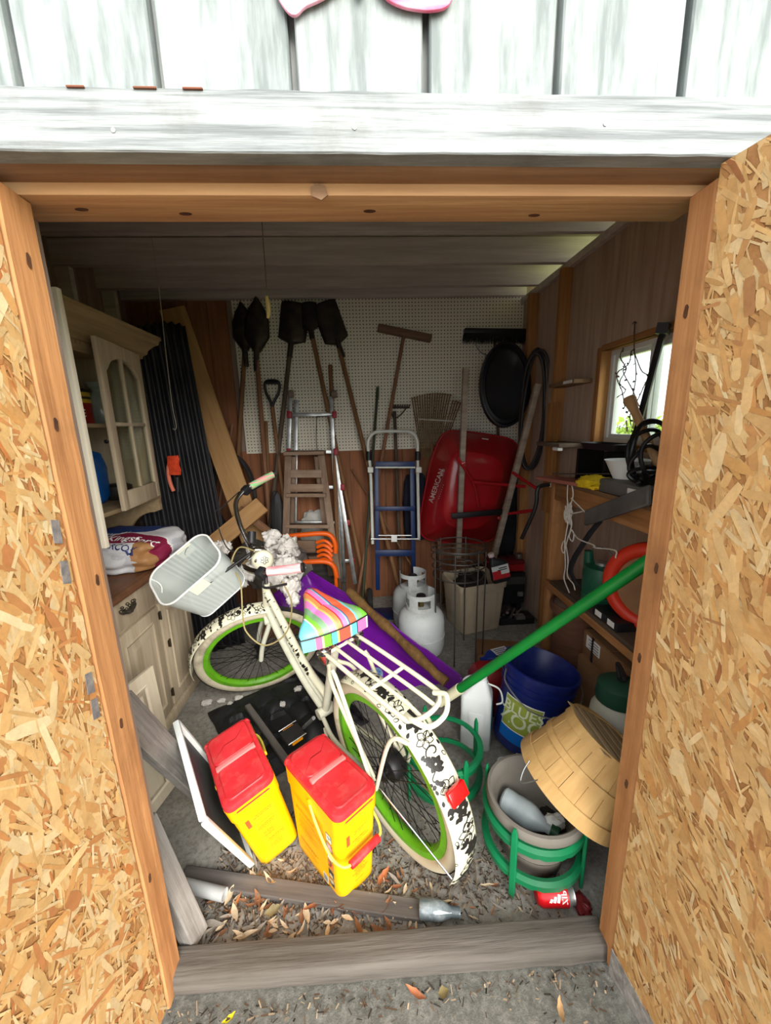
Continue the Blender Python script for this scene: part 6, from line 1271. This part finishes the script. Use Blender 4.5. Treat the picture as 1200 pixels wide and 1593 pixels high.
lw = lab(-1.32, -.18, .10, .245, 'label_border', pure_white, .0014, t); gl = lab(-1.30, -.20, .105, .24, 'green_label', mat('olive green label', (164,176,76), .5, c2=(140,156,60), sc=6), .002, t)
for s_, sz, z in (('BLUES', .062, .20), ('ZOO', .085, .15)): text_on(s_, sz, lambda x, y: pcyl(-.72+x/.14, z+y, .003)).obj('lettering', mat('pale lettering', (214,222,190), .5), gl, local=True, sm=0)
JM = Mx.Translation((.488, 1.56, 0)) @ Mx.Rotation(R_(-22), 4, 'Z'); t = thing('white_jug', 'large white plastic jug with blue side label left of blue pail', 'jug', JM)
def jr(a, b, z, dx=0): return [V((x+dx, y, z)) for x, y in rrect(a, b, .022)]
m = MB(); m.loft([jr(.13, .10, 0), jr(.14, .11, .008), jr(.14, .11, .26), jr(.135, .105, .275), jr(.05, .05, .345, .02), jr(.045, .045, .352, .02)], (1, 1)); m.obj('jug_body', white_pl, t, local=True, sm=40)
m = MB(); m.tube(bez([(-.062, 0, .265), (-.055, 0, .32), (-.02, 0, .345), (.01, 0, .34)], 5), .014, 10); m.obj('jug_handle', white_pl, t, local=True); m = MB(); m.lathe([(.024, .35), (.025, .375), (0, .377)], 18, Mx.Translation((.02, 0, 0))); m.obj('cap', white_pl, t, local=True)
m = MB(); m.box(.0705, .072, -.045, .045, .10, .24); m.obj('blue_label', mat('blue jug label', (30,84,150), .45, c2=(60,140,130), sc=14), t, local=True, bevel=.0005); m = MB(); m.box(-.03, .035, -.0575, -.0555, .09, .20); m.obj('pressed_panel', white_pl, t, local=True, bevel=.004)
m = MB(); m.tube(bez([JM @ V((.05, -.03, .35)), JM @ V((.10, -.03, .33)), JM @ V((.115, -.03, .27)), JM @ V((.09, -.03, .25))], 6), .004, 6); o = m.obj('white_tube', white_pl); rebase(o, JM); tag(o, 'thin white plastic tube looping from the white jug neck', 'tube')
t = thing('fuel_can', 'dull red fuel can standing behind white jug', 'can', loc=(.62, 1.78, 0)); m = MB(); m.loft([[V((.62+x, 1.78+y, z)) for x, y in rrect(.2*k, .15*k, .03)] for z, k in ((0, .95), (.01, 1), (.2, 1), (.24, .8), (.25, .7))], (1, 1)); m.obj('can_body', mat('dull red can', (128,24,26), .5), t); m = MB(); m.tube([(.66, 1.78, .24), (.67, 1.78, .30)], .018, 10); m.obj('spout', black_pl, t)
bb0 = P(742, 1015, Y=2.05); t = thing('blue_bottle', 'blue bottle with white label lying on small brown carton', 'bottle', frame((.69, 2.03, .125), (.86, 2.08, .125), (0, 0, 1))); m = MB(); m.loft([[V((x, y, z)) for y, z in rrect(w_, h_, min(w_, h_)*.3)] for x, w_, h_ in ((-.04, .03, .03), (-.01, .03, .03), (.0, .05, .04), (.03, .10, .055), (.16, .10, .055), (.17, .09, .045))], (1, 1)); m.obj('bottle_body', mat('royal blue plastic', (24,56,150), .4), t, local=True); m = MB(); m.box(.05, .15, -.04, .04, .0275, .029); m.obj('white_label', pure_white, t, local=True); m = MB()
for k in range(4): m.box(.06, .13+.01*(k % 2), -.03+.016*k, -.024+.016*k, .029, .0295)
m.obj('label_text', mat('blue text', (60,80,140), .5), t, local=True)['kind'] = 'stuff'
carton('small brown carton on the floor beneath blue bottle', .66, .86, 1.98, 2.12, 0, .092, False)
plank('flat_cardboard', 'flattened grey-brown cardboard lying on floor in front of tote', 'cardboard', (.70, 2.28, .006), (1.06, 2.20, .006), .34, .008, (0, 0, 1), card_m, .001)
m = MB(); m.tube(ring((.575, 1.43, .006), .020, (0, 0, 1), 24), .005, 8, True); o = m.obj('white_ring', white_pl); rebase(o, Mx.Translation((.575, 1.43, 0))); tag(o, 'small white plastic ring on floor between the jug and pail', 'ring')
soft_bag('white_rag', 'crumpled off-white rag on floor behind the grey pot', 'rag', (.62, 1.32, .0), (.07, .05, .06), mat('white rag', (206,202,186), .95, c2=(176,170,152), sc=9), 95, .6, n=22)
# ------------------------------------------------------------------ plant stands, pot, bottle, basket, soda can
def stand(label, c, r, h, rot):
    t = thing('plant_stand', label, 'plant stand', Mx.Translation(c) @ Mx.Rotation(rot, 4, 'Z'))
    for z in (.085, h-.066):
        m = MB(); nn = 60; rings = []
        for k in range(nn):
            a = 2*PI*k/nn; sc_o = .006*abs(math.sin(a*12)); q = []
            for rr, zz in ((r-.012, z), (r+.004, z-.014-sc_o), (r+.010, z-.014-sc_o), (r+.012, z+.004), (r+.0, z+.012), (r-.012, z+.010)): q.append(V((rr*math.cos(a), rr*math.sin(a), zz)))
            rings.append(q)
        vs = [p for q in rings for p in q]; m.add(vs, [(i*6+k, i*6+(k+1) % 6, ((i+1) % nn)*6+(k+1) % 6, ((i+1) % nn)*6+k) for i in range(nn) for k in range(6)]); m.obj('scalloped_ring', green_pl, t, local=True, sm=35)
    for k in range(4):
        a = PI/2*k+.6; m = MB(); M_ = Mx.Rotation(a, 4, 'Z') @ Mx.Translation((r+.012, 0, 0)); m.loft([[V((x, y, z)) for x, y in rrect(.012*s, .022*s, .004*s)] for z, s in ((0, .7), (.02, .9), (h*.6, 1.0), (h-.02, .9), (h, .35))], (1, 1)); m.xf(M_).obj('leg', green_pl, t, local=True, sm=35)
    return t
stand('green plastic ring plant stand holding the grey pot', (.537, 1.055, 0), .157, .275, R_(193))
stand('empty green plastic ring plant stand behind the bicycle rear wheel', (.285, 1.345, 0), .15, .27, R_(255))
PT = Mx.Translation((.542, 1.055, .02)); t = thing('grey_pot', 'grey stone-look flower pot set in front plant stand', 'pot', PT)
m = MB(); m.capz = 1; m.lathe([(.0, 0), (.095, 0), (.10, .006), (.132, .20), (.155, .205), (.162, .215), (.163, .235), (.158, .245), (.148, .246), (.140, .238), (.134, .21), (.12, .09), (0, .085)], 44); m.obj('pot_body', pot_m, t, local=True, sm=40)
m = MB(); m.grid(lambda u, v: V((.121*v*math.cos(2*PI*u), .121*v*math.sin(2*PI*u), .09+.008*noise.noise(V((u*9, v*5, 0))))), 40, 8, True); m.obj('soil', soil_m, t, local=True)
bM = frame(P(797, 1252, Z=.165), P(840, 1280, Z=.16), (0, -.2, 1)); t = thing('milky_bottle', 'milky plastic bottle lying inside the grey pot', 'bottle', bM)
mil = mat('milky plastic', (186,196,196), .4, c2=(160,172,174), sc=9, dirt=(110,110,100), damt=.4)
m = MB(); m.capz = 1; m.lathe([(.0, -.035), (.035, -.035), (.042, -.028), (.043, .0), (.041, .012), (.043, .02), (.043, .06), (.04, .075), (.02, .115), (.017, .12), (.017, .14)], 24, Mx.Rotation(PI/2, 4, 'Y')); m.obj('bottle_body', mil, t, local=True); m = MB(); m.lathe([(.021, .135), (.022, .16), (0, .162)], 20, Mx.Rotation(PI/2, 4, 'Y')); m.obj('green_cap', mat('dark green cap', (22,74,44), .5), t, local=True)
soft_bag('paper_wad', 'crumpled white paper wad inside the grey pot', 'paper', tuple(P(862, 1284, Z=.15)), (.03, .022, .018), mat('white paper', (226,228,222), .8), 99, .7, n=16)
d0 = V((.605, .40, -.689)).normalized(); ry_ = (P(884, 1222, Y=1)-CAMP).normalized(); rc_ = CAMP+ry_*1.71; ba_ = V((.577, -.04, .860)).normalized()
KM = axisM(rc_, ba_, (0, 1, 0)); t = thing('bushel_basket', 'tan wooden bushel basket upside down leaning on the grey pot', 'basket', KM)
hb_ = .222; r0_, r1_ = .178, .130
for k in range(20):
    a0, a1 = 2*PI*k/20, 2*PI*(k+.97)/20; m = MB(); rings = []; jit = rnd(-.0015, .0015)
    for i in range(7):
        z = hb_*i/6; r = r0_+(r1_-r0_)*(i/6)**1.1; q = []
        for a, dr in ((a0, 0), ((a0+a1)/2, .001), (a1, 0), (a1, -.004), ((a0+a1)/2, -.003), (a0, -.004)): q.append(V(((r+dr+jit)*math.cos(a), (r+dr+jit)*math.sin(a), z)))
        rings.append(q)
    m.loft(rings); m.obj('stave', basket_w, t, local=True, sm=30)
for z, hgt, nm in ((.0, .045, 'rim_hoop'), (.112, .022, 'middle_hoop'), (hb_-.03, .032, 'base_hoop')):
    def rr_(zz): return r0_+(r1_-r0_)*(zz/hb_)**1.1
    m = MB(); m.capz = 0; m.lathe([(rr_(z)+.002, z), (rr_(z)+.006, z+.001), (rr_(z+hgt)+.006, z+hgt-.001), (rr_(z+hgt)+.002, z+hgt)], 48); m.obj(nm, basket_w, t, local=True, sm=30)
m = MB(); m.lathe([(0, hb_-.012), (r1_-.006, hb_-.012), (r1_-.006, hb_-.006), (0, hb_-.006)], 36); m.obj('base_disc', wood('basket base', (196,170,130), (160,134,96), 0), t, local=True)
for k in range(5): MB().box(-.11, .11, -.095+.042*k, -.06+.042*k, hb_-.006, hb_-.003).obj('base_slat', wood('basket base', (0,0,0), (0,0,0)), t, local=True, bevel=.001)
bestA = min((k*PI/90 for k in range(180)), key=lambda a: (lambda q: ((q.x-CAMP.x), 0)[1]+abs((q-CAMP).dot(RT)/(q-CAMP).dot(FW)*FPX+600-848)+abs(796.5-(q-CAMP).dot(UP)/(q-CAMP).dot(FW)*FPX-1205))(KM @ V((r0_*math.cos(a), r0_*math.sin(a), 0))))
m = MB(); HM = Mx.Rotation(bestA, 4, 'Z'); m.tube([HM @ q for q in bez([(r0_+.007, -.03, .022), (r0_+.012, -.02, -.015), (r0_+.014, .0, -.04), (r0_+.02, .03, .01), (r0_+.022, .035, .02)], 6)], .002, 6); m.obj('wire_handle', galv, t, local=True)
ca = P(834, 1391, Z=.033); cb_ = P(876, 1391, Z=.033); d = (cb_-ca).normalized(); CM = axisM(ca, d, (0, 0, 1)); Lc = .115; t = thing('soda_can', 'red soda can lying on its side under the front plant stand', 'can', CM)
m = MB(); m.lathe([(.0, .004), (.022, .0), (.026, .004), (.0325, .014), (.0325, Lc-.022)], 30); m.obj('can_body', mat('red can print', (204,22,30), .3, .2), t, local=True); m = MB(); m.lathe([(.0325, Lc-.022), (.026, Lc-.004), (.027, Lc), (.024, Lc), (.022, Lc-.005), (0, Lc-.004)], 30); m.obj('can_top', galv, t, local=True)
def oncan(a, z): return V((.0331*math.cos(a), .0331*math.sin(a), z))
va = math.atan2((CM.inverted().to_3x3() @ (CAMP-ca)).y, (CM.inverted().to_3x3() @ (CAMP-ca)).x)
sgc = 1 if (CM @ oncan(va+.4, .05)).z < (CM @ oncan(va-.4, .05)).z else -1
for k in range(3):
    m = MB(); z0 = .030+.012*k; m.grid(lambda u, v: oncan(va+sgc*(.62-(.28+.17*k)*v+.05*u), z0+.008*u+.006*v), 2, 6); m.obj('white_bar', pure_white, t, local=True)
text_on('ZIP', .024, lambda x, y: oncan(va+sgc*(.28-x/.033), .078+y)).obj('can_lettering', pure_white, t, local=True, sm=0)
soft_bag('crushed_wrapper', 'crushed dark red wrapper beside soda can', 'wrapper', (.632, .885, .0), (.022, .03, .012), mat('dark red film', (110,34,36), .35), 101, .8, n=14)
# ------------------------------------------------------------------ pink ornament above the door
pk = mat('pink ornament paint', (206,74,112), .4, c2=(226,160,180), sc=5, st=(1, 1, 4), fac=(.4, .6))
c = P(562, -20, Y=.74); t = thing('butterfly_ornament', 'pink and white butterfly ornament fixed high on white siding, partly out of view', 'ornament', loc=(c.x, .74, c.z+.05))
def wing(pts):
    W = [P(x, y, Y=.742) for x, y in pts]; M_ = Mx(((1, 0, 0, 0), (0, 0, -1, .742), (0, 1, 0, 0), (0, 0, 0, 1))); m = MB(); m.prism([(p.x, p.z) for p in W], 0, .006, M_); return m.obj('wing', pk, t, bevel=.002)
wing(smooth(resample([(424, -40), (428, -8), (440, 14), (452, 29), (460, 32), (467, 27), (472, 17), (490, 10), (510, 0), (545, -30), (540, -75), (470, -95)], 48), 1)); wing(smooth(resample([(580, -30), (592, -6), (605, 8), (630, 18), (665, 23), (692, 19), (702, 10), (706, -10), (720, -60), (650, -95), (590, -75)], 48), 1))
m = MB(); m.tube([P(560, -10, Y=.738), P(562, -60, Y=.736), P(563, -100, Y=.738)], [.006, .011, .006], 10); m.obj('body', mat('ornament body', (120,60,70), .5), t)
# ------------------------------------------------------------------ leaves and litter
def leafmesh(L, W_, curl, seed):
    rs = random.Random(seed); m = MB(); n = 7; vs = []
    for i in range(n+1):
        u = i/n; w_ = W_*math.sin(PI*min(.97, max(.03, u)))**.9; x = L*(u-.5); z = curl*(4*(u-.5)**2)+.004; b = rs.uniform(-.1, .1)*W_
        vs += [(x, -w_/2+b, z+w_*.35), (x, b, z), (x, w_/2+b, z+w_*.3)]
    fs = []
    for i in range(n):
        for k in (0, 1): fs.append((3*i+k, 3*i+k+1, 3*i+k+4, 3*i+k+3))
    m.add(vs, fs); return m
lcols = [('pale tan leaf', (196,176,146)), ('brown leaf', (134,92,62)), ('grey leaf', (150,142,130)), ('russet leaf', (140,86,56))]
protos = []
for ci, (nm, c_) in enumerate(lcols):
    for k in range(3):
        lm = mat('dry '+nm, c_, .8, c2=tuple(int(x*.72) for x in c_), sc=40); q = leafmesh(rnd(.028, .05), rnd(.007, .015), rnd(.002, .012), ci*5+k); o = q.obj('dry_leaf', lm, local=True, sm=80); protos.append((ci, o))
glab = [('small dry pale tan leaf in the litter behind the threshold', 'pale tan dry leaves'), ('small dry brown leaf in the litter behind the threshold', 'brown dry leaves'), ('small dry grey leaf in the litter behind the threshold', 'grey dry leaves'), ('small dry russet leaf in the litter behind the threshold', 'russet dry leaves')]
rs = random.Random(12); used = set(); nleaf = 0
def place_leaf(x, y, z=.002, lab=None, pr_=None, sc_l=1):
    i = rs.choice([0, 0, 0, 1, 1, 2, 3, 3, 4, 4, 5, 5, 6, 6, 7, 8, 8, 9]) if pr_ is None else pr_; ci, p = protos[i]
    if i in used: p = p.copy(); COL.objects.link(p)
    used.add(i); p.location = (x, y, z); p.rotation_euler = (rs.uniform(-.25, .25), rs.uniform(-.25, .25), rs.uniform(0, 6.28)); p.scale = (sc_l,)*3
    if lab: tag(p, lab, 'leaf')
    else: tag(p, glab[ci][0], 'leaf', glab[ci][1])
while nleaf < 190:
    x = rs.uniform(-.56, .60); y = rs.uniform(.86, 1.25)
    if y > 1.02 and rs.random() < .75: continue
    if x > .12 and y > .92 and rs.random() < .7: continue
    if x > .38 and y > .92: continue
    if x > .15 and rs.random() < .5: continue
    if -.3 < x < 0 and y > .96: continue
    place_leaf(x, y, .002+rs.uniform(0, .012), sc_l=rs.uniform(.6, 1.2)*(1.6 if rs.random() < .1 else 1)); nleaf += 1
for k in range(12):
    if k not in used: protos[k][1].location = (rs.uniform(-.5, .1), rs.uniform(.88, .98), .004); tag(protos[k][1], glab[protos[k][0]][0], 'leaf', glab[protos[k][0]][1])
def big_leaf(name_l, px, py, z, L, W_, col, rot, label):
    q = leafmesh(L, W_, .012, hash(label) % 97 if False else len(label)); o = q.obj('dry_leaf', mat(name_l, col, .75, c2=tuple(int(x*.75) for x in col), sc=30), local=True, sm=80); p = P(px, py, Z=z); o.location = p; o.rotation_euler = (.1, -.05, rot); tag(o, label, 'leaf')
big_leaf('orange brown leaf', 596, 1366, .004, .065, .022, (176,104,62), .9, 'large curled orange-brown leaf right of the upright litter pail')
big_leaf('rust leaf', 365, 1412, .006, .07, .012, (178,108,56), 1.2, 'long rust leaf lying by the end of aluminium pipe')
big_leaf('olive leaf', 425, 1420, .004, .05, .03, (136,126,92), .3, 'broad olive-grey leaf behind the threshold left of centre')
big_leaf('yellow leaf', 357, 1587, -.004, .035, .012, (226,206,30), .5, 'bright yellow leaf on concrete outside at the bottom edge')
big_leaf('copper leaf', 648, 1548, .0, .06, .016, (170,104,68), -.6, 'curled copper leaf on the concrete in front of the threshold')
big_leaf('tan leaf', 872, 1575, .0, .05, .016, (176,140,96), 1.3, 'tan leaf on the concrete outside near the right door')
big_leaf('ochre leaf', 690, 1548, .0, .03, .025, (120,106,66), .2, 'small ochre leaf outside just right of the copper leaf')
m = MB(); rs = random.Random(33)
for k in range(5200):
    if k < 4900:
        x = rs.uniform(-.58, .62); y = rs.uniform(.855, 1.0)+abs(rs.gauss(0, .13))
        if -.3 < x < .4 and y > 1.25: continue
        if x > .05 and rs.random() < .45: continue
    else: x = rs.uniform(-.58, .62); y = .752-abs(rs.gauss(0, .035))
    L = rs.uniform(.003, .02)*(1.8 if rs.random() < .08 else 1); w_ = rs.uniform(.0006, .0022); a = rs.uniform(0, 6.28); z = rs.uniform(.001, .009); dz = rs.uniform(-.002, .004)
    if k >= 4900: z -= .003
    c, s = math.cos(a), math.sin(a); m.k = rs.choice((0, 0, 1, 2)); b = [V((x+L/2*c*q-w_*s*r_, y+L/2*s*q+w_*c*r_, z+dz*q)) for q, r_ in ((-1, -1), (1, -1), (1, 1), (-1, 1))]
    m.add(b, [(0, 1, 2, 3)])
o = m.obj('floor_litter', [mat('litter brown', (84,66,50), .9), mat('litter tan', (150,130,104), .9), mat('litter dark', (48,42,36), .9)], sm=0); tag(o, 'scattered twigs and crumbled leaf litter along both sides of the threshold', 'litter', None, 'stuff')
for i, (x0, y0, x1, y1, lab) in enumerate(((384, 1400, 403, 1458, 'thin grey twig standing in leaves near the corner post'), (348, 1330, 388, 1395, 'pale narrow blade of straw across the floor board'), (800, 1372, 838, 1425, 'thin brown twig on the floor left of soda can'), (735, 1330, 742, 1380, 'small brown twig on bare concrete right of rear wheel'))):
    a, b = P(x0, y0, Z=.012), P(x1, y1, Z=.006); m = MB(); m.tube([a, (a+b)/2+V((.004, 0, .003)), b], .002, 6); o = m.obj('twig', mat('twig bark', (110,94,76), .9)); rebase(o, Mx.Translation(a)); tag(o, lab, 'twig')
# plaster crumbs on floor by the hutch
rs = random.Random(6)
for i, (x, y) in enumerate(((322, 1095), (345, 1092), (358, 1098), (372, 1088), (440, 1110), (465, 1085))):
    p = P(x, y, Z=.0); o, _, _ = soft_bag('stuffing_tuft', 'white tuft of stuffing on the floor near front wheel and black mat', 'stuffing', (p.x, p.y, .001 if i < 4 else .05), (rs.uniform(.015, .03), rs.uniform(.012, .02), .009), fluffm, 200+i, .7, group='stuffing tufts on the floor', n=12)
# ------------------------------------------------------------------ outside the window
def shrub(label, c, r, h, col, seed):
    rs = random.Random(seed); t = thing('shrub', label, 'shrub', loc=c); m = MB()
    for k in range(1600):
        d = V((rs.gauss(0, 1), rs.gauss(0, 1), rs.gauss(0, 1))).normalized()*rs.uniform(.5, 1); q = V(c)+V((d.x*r, d.y*r, h*.55+d.z*h*.45)); a = V((rs.uniform(-1, 1), rs.uniform(-1, 1), rs.uniform(-1, 1))).normalized()*.07; b = a.orthogonal()*.5
        m.add([q-a, q+b, q+a, q-b], [(0, 1, 2, 3)])
    m.obj('foliage', mat('shrub leaves %d' % seed, col, .7, c2=tuple(int(x*.7) for x in col), sc=3), t, sm=0)['kind'] = 'stuff'
    m = MB()
    for k in range(5): m.tube(bez([V(c), V(c)+V((rs.uniform(-.2, .2)*r, rs.uniform(-.2, .2)*r, h*.4)), V(c)+V((rs.uniform(-.7, .7)*r, rs.uniform(-.7, .7)*r, h*.9))], 4), .02, 6)
    m.obj('stems', vm, t)
shrub('bright yellow-green shrub outside seen through the window', (6.2, 8.6, -.05), 1.0, 1.7, (170,200,70), 1)
shrub('pale green shrub outside nearer right side of window', (7.4, 7.6, -.05), 1.3, 2.2, (190,206,110), 2)
